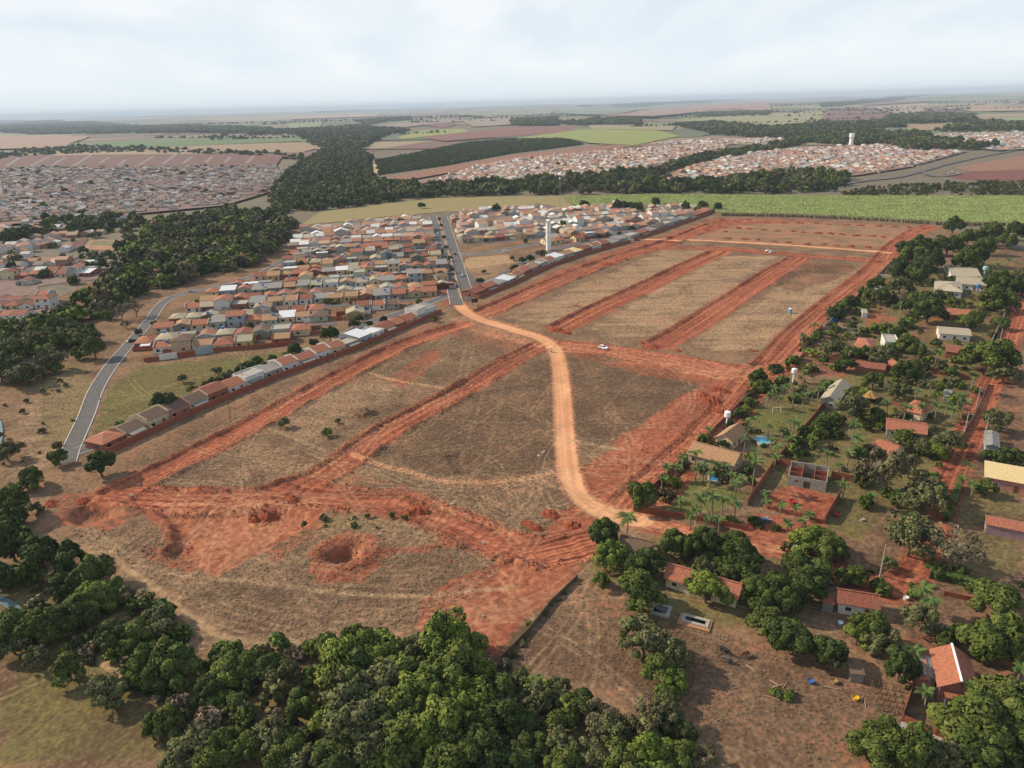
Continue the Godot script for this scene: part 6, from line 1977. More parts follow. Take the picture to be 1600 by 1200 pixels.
	# --- walls
	for w in [[[1168, 790, 1210, 727, 1252, 679, 1285, 638], 2.4, "brick", "tall red brick wall between the lawn garden and the unroofed building"], [[1200, 796, 1288, 818], 1.0, "brick", "low red brick wall before the unroofed building"], [[1288, 818, 1312, 777], 2.6, "brick", "red brick side wall casting shade on the bare paddock"], [[1212, 724, 1240, 730], 2.2, "brick", "short brick wall joining the unroofed building's far corner"], [[1299, 746, 1342, 754], 2.2, "brick", "brick wall between the unroofed building and the brown tree"],
		[[992, 800, 1065, 809, 1130, 822, 1170, 830], 1.5, "brick", "low brick front wall of the lawn garden along the lane"], [[990, 798, 1018, 768, 1060, 728, 1092, 692], 2.0, "brick", "brick wall of the lawn garden along the red street"], [[1100, 690, 1135, 655, 1180, 608, 1190, 596], 2.0, "brick", "brick wall of the pool garden along the red street"], [[1240, 562, 1262, 540, 1285, 512], 2.2, "brick", "brick wall behind the two palms by the red street"], [[1288, 512, 1315, 490, 1345, 460], 2.0, "concrete", "grey block wall along the upper red street"], [[1345, 460, 1372, 432, 1388, 415], 1.8, "concrete", "low grey wall at the far bend of the red street"], [[1372, 431, 1400, 434], 1.6, "concrete", "short white grey wall behind the small shed"],
		[[1240, 556, 1330, 566, 1390, 576, 1440, 580, 1515, 592], 1.8, "brick", "long brick wall crossing the country lots below the stable"], [[1284, 514, 1340, 517, 1388, 520], 1.4, "concrete", "low wall behind the row of stumps"], [[1545, 545, 1584, 462, 1596, 430], 2.2, "concrete", "pale block wall along the lane past the lone bungalow"], [[1500, 690, 1528, 640, 1545, 600], 1.4, "timber", "dark plank fence along the lane by the tall palms"], [[1431, 1062, 1410, 1123], 2.2, "brick", "brick wall with shaded yard beside the big tiled house"], [[1410, 1124, 1462, 1148, 1512, 1166], 1.2, "brick", "low brick kerb wall above the concrete slab"], [[1462, 1000, 1490, 1010], 1.8, "brick", "brick wall stub behind the big tiled house"], [[1555, 1030, 1600, 1045], 1.8, "brick", "brick wall beside the big tiled house's lower wing"],
		[[1475, 930, 1545, 945], 1.2, "brick", "low broken brick wall under the long hedge"], [[1285, 640, 1300, 628], 2.0, "brick", "short brick wall by the pale grey roofed house"], [[1340, 618, 1420, 640], 1.5, "brick", "brick wall behind the kiosk palms"], [[226, 566, 250, 563], 2.0, "brick", "brick corner wall at the mown field"], [[250, 563, 278, 559], 2.6, "wall white", "white blank wall facing the mown field"], [[278, 559, 306, 555], 2.4, "brick", "raw brick wall facing the mown field next to the white one"], [[306, 555, 334, 550], 3.4, "wall pale blue", "tall blue grey wall facing the mown field"], [[334, 550, 400, 545, 460, 538], 2.0, "brick", "long raw brick wall facing the mown field"]]:
		garden_wall(w[0], w[1], w[2], w[3])
	# --- pools
	for p in [[[1181, 684, 1198, 683, 1202, 692, 1184, 695], Color(0.2, 0.6, 0.7), "turquoise pool among the garden palms"], [[1111, 742, 1124, 743, 1122, 752, 1108, 750], Color(0.22, 0.5, 0.66), "small blue pool in front of the long villa"], [[1072, 962, 1104, 970, 1101, 976, 1070, 967], Color(0.02, 0.07, 0.09), "dark narrow pool in the tan tiled terrace"], [[1024, 945, 1045, 950, 1040, 960, 1020, 955], Color(0.07, 0.15, 0.14), "murky green pond under the garden trees"]]:
		var q := frame_of(p[0], 0.3)
		var t := thing("swimming_pool", q[0] + Vector3(0, 0.25, 0), q[1])
		tag(t, p[2], "pool")
		var s1 := mb()
		for e in [-1.0, 1.0]:
			box(s1, Vector3(0, 0.0, e * (q[3] * 0.5 + 0.35)), Vector3(q[2] + 1.4, 0.7, 0.7))
			box(s1, Vector3(e * (q[2] * 0.5 + 0.35), 0.0, 0), Vector3(0.7, 0.7, q[3]))
		part("rim", done(s1), mats["concrete"], t)
		s1 = mb()
		box(s1, Vector3(0, 0.0, 0), Vector3(q[2], 0.4, q[3]))
		var wm := mat("water" + str(p[1]), p[1], 0.05)
		part("water", done(s1), wm, t)
	var tq := frame_of([1066, 957, 1116, 968, 1106, 987, 1056, 971], 0.2)
	var s2 := mb()
	box(s2, Vector3(0, 0.05, 0), Vector3(tq[2], 0.7, tq[3]))
	var tm := tri_mat("terrace", Color(0.68, 0.5, 0.36), mats["concrete"].albedo_texture, 3.0)
	var to := struct("terrace", done(s2), tm, "tan tiled terrace round the dark narrow pool", "terrace")
	to.position = tq[0]
	to.rotation.y = tq[1]
	var cq := frame_of([1409, 1126, 1512, 1166, 1512, 1200, 1400, 1150], 0.2)
	s2 = mb()
	box(s2, Vector3(0, -0.25, 0), Vector3(cq[2], 0.7, cq[3]))
	var co := struct("concrete_slab", done(s2), mats["concrete"], "bare concrete slab below the low brick kerb wall", "slab")
	co.position = cq[0]
	co.rotation.y = cq[1]

func pole(u: float, v: float, h: float, label: String, arm := true) -> void:
	var t := thing("utility_pole", on_ground(u, v), rng.randf() * TAU)
	tag(t, label, "pole")
	var st := mb()
	cyl(st, Vector3(0, -0.3, 0), 0.19, 0.12, h + 0.3, 8)
	part("pole", done(st), mats["concrete"], t)
	st = mb()
	box(st, Vector3(0, h - 0.4, 0), Vector3(1.9, 0.12, 0.12))
	part("crossarm", done(st), mats["timber"], t)
	if arm:
		st = mb()
		box(st, Vector3(0.7, h - 1.1, 0.15), Vector3(1.4, 0.07, 0.07))
		box(st, Vector3(1.4, h - 1.13, 0.15), Vector3(0.5, 0.12, 0.2))
		part("lamp_arm", done(st), mats["steel"], t)

func cup_tank(u: float, v: float, h: float, r: float, m: Material, label: String) -> void:
	var t := thing("water_tank", on_ground(u, v))
	tag(t, label, "water tank")
	var st := mb()
	cyl(st, Vector3(0, -0.3, 0), r * 0.32, r * 0.3, h * 0.62 + 0.3, 12)
	part("stem", done(st), m, t)
	st = mb()
	cyl(st, Vector3(0, h * 0.6, 0), r * 0.32, r, h * 0.08, 16, false)
	cyl(st, Vector3(0, h * 0.68, 0), r, r, h * 0.27, 16, false)
	cyl(st, Vector3(0, h * 0.95, 0), r, r * 0.3, h * 0.05, 16)
	part("cup", done(st), m, t)

func car(at: Vector3, turn: float, paint: Color, label: String, pickup := false) -> void:
	var t := thing("car", at + Vector3(0, 0.02, 0), turn)
	tag(t, label, "car")
	var pm := mat("paint" + str(paint), paint, 0.35)
	pm.clearcoat_enabled = true
	pm.clearcoat = 0.6
	# side outline of the body, nose towards +x
	var low := [[-2.05, 0.35], [-2.08, 0.85], [-1.95, 0.98], [0.75, 1.0], [1.85, 0.82], [2.08, 0.62], [2.05, 0.32]]
	var st := mb()
	extrude(st, low, 0.86, 0.8)
	part("body", done(st), pm, t)
	var cab := [[-0.35, 0.98], [0.1, 1.46], [0.95, 1.44], [1.0, 0.98]] if pickup else [[-1.85, 0.98], [-1.5, 1.44], [0.05, 1.47], [0.85, 0.99]]
	if pickup:
		cab = [[-0.55, 0.98], [-0.4, 1.46], [0.25, 1.46], [0.95, 0.98]]
	st = mb()
	extrude(st, cab, 0.76, 0.62)
	part("window", done(st), mats["glass"], t)
	st = mb()
	box(st, Vector3((cab[1][0] + cab[2][0]) * 0.5, 1.475, 0), Vector3(absf(cab[2][0] - cab[1][0]) + 0.1, 0.05, 1.24))
	part("roof", done(st), pm, t)
	for x in [-1.3, 1.3]:
		for z in [-0.8, 0.8]:
			st = mb()
			for i in 12:
				var a := i * TAU / 12.0
				var b := (i + 1) * TAU / 12.0
				quad(st, Vector3(cos(a) * 0.32, sin(a) * 0.32, -0.1), Vector3(cos(b) * 0.32, sin(b) * 0.32, -0.1), Vector3(cos(b) * 0.32, sin(b) * 0.32, 0.1), Vector3(cos(a) * 0.32, sin(a) * 0.32, 0.1))
				for s in [-0.1, 0.1]:
					tri(st, Vector3(cos(a) * 0.32, sin(a) * 0.32, s), Vector3(cos(b) * 0.32, sin(b) * 0.32, s), Vector3(0, 0, s))
			var wh := part("wheel", done(st), mat("tyre", Color(0.08, 0.08, 0.08), 0.9), t, Vector3(x, 0.32, z))
			st = mb()
			for i in 8:
				tri(st, Vector3(cos(i * TAU / 8.0) * 0.19, sin(i * TAU / 8.0) * 0.19, 0.11 * signf(z)), Vector3(cos((i + 1) * TAU / 8.0) * 0.19, sin((i + 1) * TAU / 8.0) * 0.19, 0.11 * signf(z)), Vector3(0, 0, 0.115 * signf(z)))
			part("rim", done(st), mats["steel"], wh)
	for z in [-0.6, 0.6]:
		var hl := part("headlight", unit_box, mats["frame"], t, Vector3(2.04, 0.68, z))
		hl.scale = Vector3(0.08, 0.14, 0.34)
		var tl := part("tail_light", unit_box, mat("tail", Color(0.5, 0.04, 0.04), 0.4), t, Vector3(-2.06, 0.8, z))
		tl.scale = Vector3(0.06, 0.16, 0.26)

func extrude(st: SurfaceTool, o: Array, w0: float, w1: float) -> void:
	# outline in x, y pushed out to both sides; the upper points sit closer in
	var lo := 9.0
	var hi := -9.0
	for p in o:
		lo = minf(lo, p[1])
		hi = maxf(hi, p[1])
	var side := []
	for p in o:
		side.append(lerpf(w0, w1, (p[1] - lo) / (hi - lo)))
	for i in o.size():
		var j := (i + 1) % o.size()
		quad(st, Vector3(o[i][0], o[i][1], -side[i]), Vector3(o[j][0], o[j][1], -side[j]), Vector3(o[j][0], o[j][1], side[j]), Vector3(o[i][0], o[i][1], side[i]))
		if i > 0 and i < o.size() - 1:
			for s in [-1.0, 1.0]:
				tri(st, Vector3(o[0][0], o[0][1], side[0] * s), Vector3(o[i][0], o[i][1], side[i] * s), Vector3(o[i + 1][0], o[i + 1][1], side[i + 1] * s))

func heap(u: float, v: float, rx: float, rz: float, h: float, turn: float, m: String, label: String, group := "") -> void:
	# a tipped heap: several overlapping cones of loose soil with lumps
	var f := FastNoiseLite.new()
	f.seed = int(u * 7.0 + v)
	f.frequency = 0.45
	f.fractal_octaves = 3
	var o := on_ground(u, v)
	var n := 14
	var pts := {}
	var peaks: Array = []
	for i in rng.randi_range(2, 4):
		peaks.append([Vector2(rng.randf_range(-0.45, 0.45), rng.randf_range(-0.4, 0.4)), rng.randf_range(0.6, 1.0)])
	var st := mb()
	st.set_smooth_group(-1)
	for j in n + 1:
		for i in n + 1:
			var q := Vector2(i * 2.0 / n - 1.0, j * 2.0 / n - 1.0)
			var y := 0.0
			for p in peaks:
				y = maxf(y, p[1] * (1.0 - q.distance_to(p[0]) * 1.25))
			y = maxf(y, 0.0) * h + f.get_noise_2d(q.x * rx * 2.0, q.y * rz * 2.0) * h * 0.35
			var edge := q.length() * (1.12 + 0.4 * f.get_noise_2d(q.angle() * 4.0, u))
			y = y * clampf((1.0 - edge) * 2.5, 0.0, 1.0) * 1.3 - 0.06
			if edge > 0.97:
				y = -0.5
			pts[j * 100 + i] = Vector3(q.x * rx, y, q.y * rz)
	for j in n:
		for i in n:
			quad(st, pts[j * 100 + i], pts[j * 100 + i + 1], pts[j * 100 + 101 + i], pts[j * 100 + 100 + i])
	var mi := MeshInstance3D.new()
	mi.name = numbered("soil_heap")
	mi.mesh = done(st)
	mi.material_override = mats[m]
	add_child(mi, true)
	mi.position = o - Vector3(0, 0.05, 0)
	mi.rotation.y = turn
	tag(mi, label, "soil heap", group)

func log_at(u: float, v: float, L: float, r: float, turn: float, label: String) -> void:
	var t := thing("log", on_ground(u, v) + Vector3(0, r * 0.8, 0), turn)
	tag(t, label, "log", "felled wood in the bare yard")
	var v3 := PackedVector3Array()
	var n := PackedVector3Array()
	var ix := PackedInt32Array()
	limb(v3, n, ix, [Vector3(-L * 0.5, 0, 0), Vector3(-L * 0.15, 0.05, 0.04), Vector3(L * 0.2, 0.0, -0.05), Vector3(L * 0.5, 0, 0.02)], r, r * 0.75, 8)
	part("trunk", mesh_of(v3, n, PackedColorArray(), ix), mats["pale_wood"], t)
	var st := mb()
	for k in 8:
		tri(st, Vector3(L * 0.5, cos(k * TAU / 8.0) * r * 0.75, sin(k * TAU / 8.0) * r * 0.75), Vector3(L * 0.5, cos((k + 1) * TAU / 8.0) * r * 0.75, sin((k + 1) * TAU / 8.0) * r * 0.75), Vector3(L * 0.5 + 0.01, 0, 0))
		tri(st, Vector3(-L * 0.5, cos(k * TAU / 8.0) * r, sin(k * TAU / 8.0) * r), Vector3(-L * 0.5, cos((k + 1) * TAU / 8.0) * r, sin((k + 1) * TAU / 8.0) * r), Vector3(-L * 0.5 - 0.01, 0, 0))
	part("cut_face", done(st), mats["cut_wood"], t)

# one continuous skin round a set of tapered bones (surface nets)
func skin(bones: Array, cell: float, soft: float) -> ArrayMesh:
	var lo := Vector3.ONE * 99.0
	var hi := -lo
	for b in bones:
		for k in [0, 1]:
			lo = lo.min(b[k] - Vector3.ONE * (maxf(b[2], b[3]) + cell * 2.0))
			hi = hi.max(b[k] + Vector3.ONE * (maxf(b[2], b[3]) + cell * 2.0))
	var d := Vector3i(((hi - lo) / cell).ceil()) + Vector3i.ONE
	var g := PackedFloat32Array()
	g.resize(d.x * d.y * d.z)
	for z in d.z:
		for y in d.y:
			for x in d.x:
				var p := lo + Vector3(x, y, z) * cell
				var s := 9.0
				for b in bones:
					var ab: Vector3 = b[1] - b[0]
					var t := clampf((p - b[0]).dot(ab) / maxf(ab.length_squared(), 1e-6), 0.0, 1.0)
					var q := p.distance_to(b[0] + ab * t) - lerpf(b[2], b[3], t)
					var hh := clampf(0.5 + 0.5 * (s - q) / soft, 0.0, 1.0)
					s = lerpf(s, q, hh) - soft * hh * (1.0 - hh)
				g[(z * d.y + y) * d.x + x] = s
	var at := {}
	var st := mb()
	st.set_smooth_group(0)
	for z in d.z - 1:
		for y in d.y - 1:
			for x in d.x - 1:
				var m := Vector3.ZERO
				var n := 0
				for e in [[0, 1], [2, 3], [4, 5], [6, 7], [0, 2], [1, 3], [4, 6], [5, 7], [0, 4], [1, 5], [2, 6], [3, 7]]:
					var c0 := Vector3i(e[0] & 1, (e[0] >> 1) & 1, e[0] >> 2) + Vector3i(x, y, z)
					var c1 := Vector3i(e[1] & 1, (e[1] >> 1) & 1, e[1] >> 2) + Vector3i(x, y, z)
					var v0 := g[(c0.z * d.y + c0.y) * d.x + c0.x]
					var v1 := g[(c1.z * d.y + c1.y) * d.x + c1.x]
					if (v0 < 0.0) != (v1 < 0.0):
						m += Vector3(c0).lerp(Vector3(c1), v0 / (v0 - v1))
						n += 1
				if n > 0:
					at[Vector3i(x, y, z)] = lo + m / n * cell
	for key in at:
		var x: int = key.x
		var y: int = key.y
		var z: int = key.z
		var v0 := g[(z * d.y + y) * d.x + x]
		for ax in 3:
			var o := Vector3i(int(ax == 0), int(ax == 1), int(ax == 2))
			var c: Vector3i = key + o
			if c.x >= d.x or c.y >= d.y or c.z >= d.z:
				continue
			var v1 := g[(c.z * d.y + c.y) * d.x + c.x]
			if (v0 < 0.0) == (v1 < 0.0):
				continue
			var a := Vector3i(o.z, o.x, o.y)
			var b := Vector3i(o.y, o.z, o.x)
			var q := [key, key - a, key - a - b, key - b]
			if q.all(func(i): return at.has(i)):
				if v0 > 0.0:
					q.reverse()
				for i in [0, 1, 2, 0, 2, 3]:
					st.add_vertex(at[q[i]])
	st.generate_normals()
	return st.commit()

func cow(u: float, v: float, turn: float, c: Color, label: String, graze: bool) -> void:
	var t := thing("cow", on_ground(u, v), turn)
	tag(t, label, "cow")
	var hd := Vector3(1.35, 0.35, 0.05) if graze else Vector3(1.35, 1.35, 0.12)
	var nk := Vector3(0.75, 1.05, 0)
	var b := [[Vector3(-0.6, 1.0, 0), Vector3(0.5, 1.0, 0), 0.31, 0.34], [Vector3(0.45, 1.0, 0), nk, 0.3, 0.2], [nk, hd - Vector3(0.25, -0.1, 0), 0.2, 0.13], [hd - Vector3(0.25, -0.1, 0), hd + Vector3(0.12, -0.1, 0), 0.13, 0.08], [Vector3(-0.85, 1.15, 0), Vector3(-0.95, 0.45, 0), 0.04, 0.03]]
	for s in [-0.19, 0.19]:
		b.append([Vector3(0.5, 0.9, s), Vector3(0.52 + s * 0.3, 0.45, s), 0.13, 0.07])
		b.append([Vector3(0.52 + s * 0.3, 0.45, s), Vector3(0.5 + s * 0.3, 0.03, s), 0.065, 0.06])
		b.append([Vector3(-0.6, 0.95, s), Vector3(-0.5 - s * 0.2, 0.6, s), 0.2, 0.1])
		b.append([Vector3(-0.5 - s * 0.2, 0.6, s), Vector3(-0.72 - s * 0.2, 0.36, s), 0.09, 0.06])
		b.append([Vector3(-0.72 - s * 0.2, 0.36, s), Vector3(-0.68 - s * 0.2, 0.03, s), 0.06, 0.06])
		b.append([hd + Vector3(-0.27, 0.16, s * 0.5), hd + Vector3(-0.3, 0.18, s * 1.2), 0.04, 0.03])
	part("body", skin(b, 0.07, 0.08), mat("hide" + str(c), c, 0.85), t)

func hedge(line_px: Array, w: float, h: float, label: String) -> void:
	var line := smooth_line(poly_px(line_px), 1.0)
	var o := Vector3(line[0].x, ground(line[0].x, line[0].y), line[0].y)
	var t := thing("hedge", o)
	tag(t, label, "hedge")
	var v := PackedVector3Array()
	var n := PackedVector3Array()
	var c := PackedColorArray()
	var ix := PackedInt32Array()
	for i in line.size() - 1:
		var d := (line[i + 1] - line[i]).normalized()
		for k in 120:
			var side := rng.randf_range(-1.0, 1.0)
			var y := rng.randf() * h
			if rng.randf() < 0.55:
				side = signf(side)
			else:
				y = h * rng.randf_range(0.93, 1.06)
			var q := line[i].lerp(line[i + 1], rng.randf()) + Vector2(-d.y, d.x) * side * w * 0.5 * rng.randf_range(0.85, 1.1)
			var p := Vector3(q.x, ground(q.x, q.y) + y, q.y) - o
			var out := (Vector3(-d.y, 0, d.x) * side + Vector3(0, 1.4 if y > h * 0.9 else 0.2, 0) + rdir() * 0.7).normalized()
			var t1 := out.cross(rdir()).normalized() * rng.randf_range(0.14, 0.26)
			var t2 := out.cross(t1) * 0.7
			var b := v.size()
			v.append_array(PackedVector3Array([p + t1, p + t2, p - t1, p - t2]))
			var tone := Color(0.06, 0.1, 0.025).lerp(Color(0.1, 0.15, 0.035), rng.randf())
			for z in 4:
				n.append(out)
				c.append(tone)
			ix.append_array(PackedInt32Array([b, b + 1, b + 2, b, b + 2, b + 3]))
	part("foliage", mesh_of(v, n, c, ix), mats["leaf"], t)
	# the stems inside
	var st := mb()
	for i in range(0, line.size() - 1, 2):
		var p := Vector3(line[i].x, ground(line[i].x, line[i].y), line[i].y) - o
		box(st, p + Vector3(0, h * 0.45, 0), Vector3(1.4, h * 0.9, w * 0.55), -atan2(line[i + 1].y - line[i].y, line[i + 1].x - line[i].x))
	part("stems", done(st), mat("hedge_inside", Color(0.2, 0.22, 0.12), 1.0), t)

func fence(line_px: Array, h: float, gap: float, label: String, wires := 3) -> void:
	var line := smooth_line(poly_px(line_px), gap)
	var o := Vector3(line[0].x, ground(line[0].x, line[0].y), line[0].y)
	var t := thing("wire_fence", o)
	tag(t, label, "fence")
	var ps := mb()
	cyl(ps, Vector3(0, -0.3, 0), 0.09, 0.07, h + 0.35, 6)
	var pm := done(ps)
	var pts: Array[Vector3] = []
	for q in line:
		var p := Vector3(q.x, ground(q.x, q.y), q.y) - o
		pts.append(p)
		part("post", pm, mats["timber"], t, p)
	for w in wires:
		var st := mb()
		var y := h * (w + 1.0) / (wires + 0.2)
		for i in pts.size() - 1:
			var a := pts[i] + Vector3(0, y, 0)
			var b := pts[i + 1] + Vector3(0, y, 0)
			quad(st, a - Vector3(0, 0.015, 0), b - Vector3(0, 0.015, 0), b + Vector3(0, 0.015, 0), a + Vector3(0, 0.015, 0))
		part("wire", done(st), mats["dark_steel"], t)

func make_details() -> void:
	var soil := tri_mat("red_soil", Color(0.62, 0.35, 0.25), noise_tex(256, 0.03, 81, Color(0.62, 0.58, 0.56), Color(1, 1, 1), 5), 5.0, 1.0)
	soil.metallic_specular = 0.15
	tri_mat("brown_soil", Color(0.52, 0.4, 0.28), soil.albedo_texture, 5.0, 1.0)
	mat("pale_wood", Color(0.6, 0.5, 0.4), 0.95)
	mat("cut_wood", Color(0.74, 0.6, 0.42), 0.95)
	# --- town water tower
	var t := thing("water_tower", on_ground(857, 391))
	tag(t, "tall white cylindrical water tower standing among the town houses", "water tower")
	var st := mb()
	cyl(st, Vector3(0, -0.4, 0), 1.75, 1.75, 20.4, 24)
	part("shaft", done(st), mats["white_paint"], t)
	st = mb()
	cyl(st, Vector3(0, 20.0, 0), 1.9, 1.9, 0.25, 24)
	cyl(st, Vector3(0, 20.25, 0), 1.5, 0.3, 0.5, 24)
	part("cap", done(st), mats["concrete"], t)
	for y in [6.5, 13.2]:
		st = mb()
		cyl(st, Vector3(0, y, 0), 1.79, 1.79, 0.22, 24, false)
		part("band", done(st), mats["steel"], t)
	st = mb()
	for x in [-0.2, 0.2]:
		box(st, Vector3(x, 10.2, 1.95), Vector3(0.06, 20.4, 0.06))
	for i in 40:
		box(st, Vector3(0, 0.6 + i * 0.5, 1.95), Vector3(0.4, 0.04, 0.04))
	part("ladder", done(st), mats["steel"], t)
	# --- far tower on its waisted stem
	var fp := far_px(1329, 229)
	t = thing("water_tower", fp)
	tag(t, "far white water tower with flared top above the orange roofs", "water tower")
	st = mb()
	cyl(st, Vector3(0, -1, 0), 4.6, 3.6, 17.0, 20, false)
	part("stem", done(st), mats["white_paint"], t)
	st = mb()
	cyl(st, Vector3(0, 16.0, 0), 3.6, 5.2, 3.0, 20, false)
	cyl(st, Vector3(0, 19.0, 0), 5.2, 5.2, 7.0, 20)
	part("cup", done(st), mats["white_paint"], t)
	var fl := far_px(3, 306)
	t = thing("water_tower", fl)
	tag(t, "slender white water tower at the edge of the valley town", "water tower")
	st = mb()
	cyl(st, Vector3(0, -1, 0), 2.6, 2.0, 16.0, 16, false)
	part("stem", done(st), mats["white_paint"], t)
	st = mb()
	cyl(st, Vector3(0, 15.0, 0), 2.0, 3.2, 2.0, 16, false)
	cyl(st, Vector3(0, 17.0, 0), 3.2, 3.2, 4.0, 16)
	part("cup", done(st), mats["white_paint"], t)
	# --- lattice mast
	t = thing("radio_mast", on_ground(875, 336))
	tag(t, "thin grey lattice radio mast rising behind the town houses", "mast")
	for i in 3:
		st = mb()
		var a := i * TAU / 3.0
		box(st, Vector3(cos(a) * 0.45, 17.5, sin(a) * 0.45), Vector3(0.14, 35.5, 0.14))
		part("leg", done(st), mats["steel"], t)
	st = mb()
	for k in 22:
		for i in 3:
			var a := i * TAU / 3.0
			var b := (i + 1) * TAU / 3.0
			var p := Vector3(cos(a) * 0.45, k * 1.6, sin(a) * 0.45)
			var q := Vector3(cos(b) * 0.45, k * 1.6 + 1.6, sin(b) * 0.45)
			quad(st, p, p + Vector3(0, 0.12, 0), q + Vector3(0, 0.12, 0), q)
	part("lattice", done(st), mats["steel"], t)
	for i in 3:
		st = mb()
		box(st, Vector3(cos(i * TAU / 3.0) * 0.8, 34.0, sin(i * TAU / 3.0) * 0.8), Vector3(0.35, 2.2, 0.35), i * 2.0)
		part("antenna", done(st), mats["white_paint"], t)
	# --- garden tanks and poles
	cup_tank(1135, 668, 6.2, 1.0, mats["white_paint"], "white cup shaped tank on a stem over the tan pavilion")
	cup_tank(1239, 597, 5.8, 0.95, mats["white_paint"], "white cup shaped tank in the palm grove")
	cup_tank(1537, 433, 6.5, 1.3, mat("green_tank", Color(0.56, 0.72, 0.68), 0.6), "pale green tank on a stem by the white compound")
	cup_tank(1527, 457, 4.5, 1.1, mats["tank_blue"], "blue tank on a short stem by the white compound")
	for e in [[1586, 487, "light pole at the far end of the lane's pale wall"], [1560, 543, "light pole opposite the lone white bungalow"], [1525, 638, "light pole by the tall palms on the lane"], [1506, 681, "light pole where the plank fence meets the lane"], [1536, 692, "light pole beside the blue grey workshop"], [1404, 497, "timber topped pole in the red yard"], [1053, 322, "pole beside the tree clump at the cane field"], [1088, 322, "second pole beside the tree clump at the cane field"], [1126, 327, "pole at the corner of the cane field"], [253, 462, "pole on the paved road bend near the wood"], [160, 640, "pole halfway up the paved loop road"], [380, 600, "pole in front of the terrace below the mown field"], [540, 522, "pole beside the dark street trees of the terrace"], [719, 476, "pole where the avenue meets the red earth"], [700, 410, "pole on the avenue median"], [1375, 900, "leaning pole beside the driveway bend"]]:
		pole(e[0], e[1], 8.2, e[2])
	# --- vehicles
	car(on_ground(943, 544), -0.75, Color(0.88, 0.89, 0.9), "white car parked on the wide orange cross street")
	car(on_ground(208, 670), 0.9, Color(0.88, 0.88, 0.88), "white car parked in front of the terraced houses")
	car(on_ground(1249, 856), -0.6, Color(0.86, 0.88, 0.9), "white car under the trees by the red driveway")
	car(on_ground(684, 366), 1.6, Color(0.85, 0.86, 0.88), "white car parked on the avenue's far end")
	car(on_ground(694, 440), 1.6, Color(0.9, 0.9, 0.9), "white car at the avenue kerb by the shops")
	car(on_ground(691, 431), 1.6, Color(0.12, 0.2, 0.4), "dark blue car at the avenue kerb by the shops")
	car(on_ground(206, 534), 1.0, Color(0.1, 0.1, 0.12), "black car at the paved road beside the brick corner")
	car(on_ground(1200, 393), 0.4, Color(0.9, 0.9, 0.9), "white pickup on the tan cross track", true)
	car(on_ground(1206, 395), 0.4, Color(0.86, 0.86, 0.84), "white car behind the pickup on the cross track")
	car(on_ground(1192, 818), 0.5, Color(0.25, 0.32, 0.42), "dusty blue grey car in the red yard's shade")
	for e in [[1373, 272, 0], [1425, 262, 1], [1434, 262, 2], [1482, 273, 3], [1497, 273, 4], [1488, 270, 5]]:
		car(far_px(e[0], e[1]) + Vector3(0, 1.1, 0), 0.7, Color(0.88, 0.88, 0.88), ["white van alone on the highway verge", "white car leaving the far town by the highway", "white car just ahead of another by the far town", "first white truck parked by the slip road", "second white truck parked by the slip road", "third white truck parked behind the slip road"][e[2]])
	for v in [[640, 486, 0.5, Color(0.75, 0.76, 0.78), "silver car on the terrace street by its last houses"], [470, 556, 0.6, Color(0.5, 0.1, 0.1), "dark red car on the terrace street by the dark hedge"], [330, 607, 0.7, Color(0.85, 0.85, 0.85), "white car on the terrace street by the mown field"], [722, 432, 1.5, Color(0.8, 0.8, 0.8), "silver car on the avenue by the park lots"], [711, 398, 1.6, Color(0.15, 0.15, 0.17), "black car on the avenue by the cross street"], [790, 394, 0.2, Color(0.85, 0.85, 0.86), "white car beside the open grass lot"], [300, 457, 0.3, Color(0.6, 0.62, 0.66), "grey car on the paved road by the wood"]]:
		car(on_ground(v[0], v[1]) + Vector3(0, 0.1, 0), v[2], v[3], v[4])
	# --- portable toilet, signs, goals
	t = thing("portable_toilet", on_ground(1234, 489), 0.5)
	tag(t, "blue portable toilet with white roof on the straw block", "toilet")
	st = mb()
	box(st, Vector3(0, 1.05, 0), Vector3(1.3, 2.1, 1.3))
	part("cabin", done(st), mat("cabin_blue", Color(0.36, 0.5, 0.62), 0.6), t)
	st = mb()
	box(st, Vector3(0, 2.2, 0), Vector3(1.36, 0.2, 1.36))
	part("roof", done(st), mats["white_paint"], t)
	st = mb()
	box(st, Vector3(0, 1.0, 0.67), Vector3(0.8, 1.8, 0.05))
	part("door", done(st), mat("door_blue", Color(0.44, 0.58, 0.7), 0.6), t)
	t = thing("signboard", on_ground(742, 477), 0.3)
	tag(t, "dark signboard on posts where the avenue meets the site", "sign")
	st = mb()
	box(st, Vector3(0, 2.6, 0), Vector3(3.6, 2.2, 0.12), 0.0)
	part("board", done(st), mats["dark_steel"], t)
	for x in [-1.4, 1.4]:
		st = mb()
		box(st, Vector3(x, 1.2, -0.1), Vector3(0.14, 3.0, 0.1))
		part("post", done(st), mats["timber"], t)
	t = thing("goal", on_ground(1213, 645), 0.2)
	tag(t, "white goal frame on the small garden pitch", "goal")
	for x in [-1.5, 1.5]:
		st = mb()
		box(st, Vector3(x, 1.0, 0), Vector3(0.1, 2.0, 0.1))
		part("post", done(st), mats["white_paint"], t)
	st = mb()
	box(st, Vector3(0, 2.05, 0), Vector3(3.1, 0.1, 0.1))
	part("crossbar", done(st), mats["white_paint"], t)
	# --- heaps
	heap(568, 650, 6.5, 4.5, 2.2, 0.2, "brown_soil", "big brown straw covered heap on the dry block")
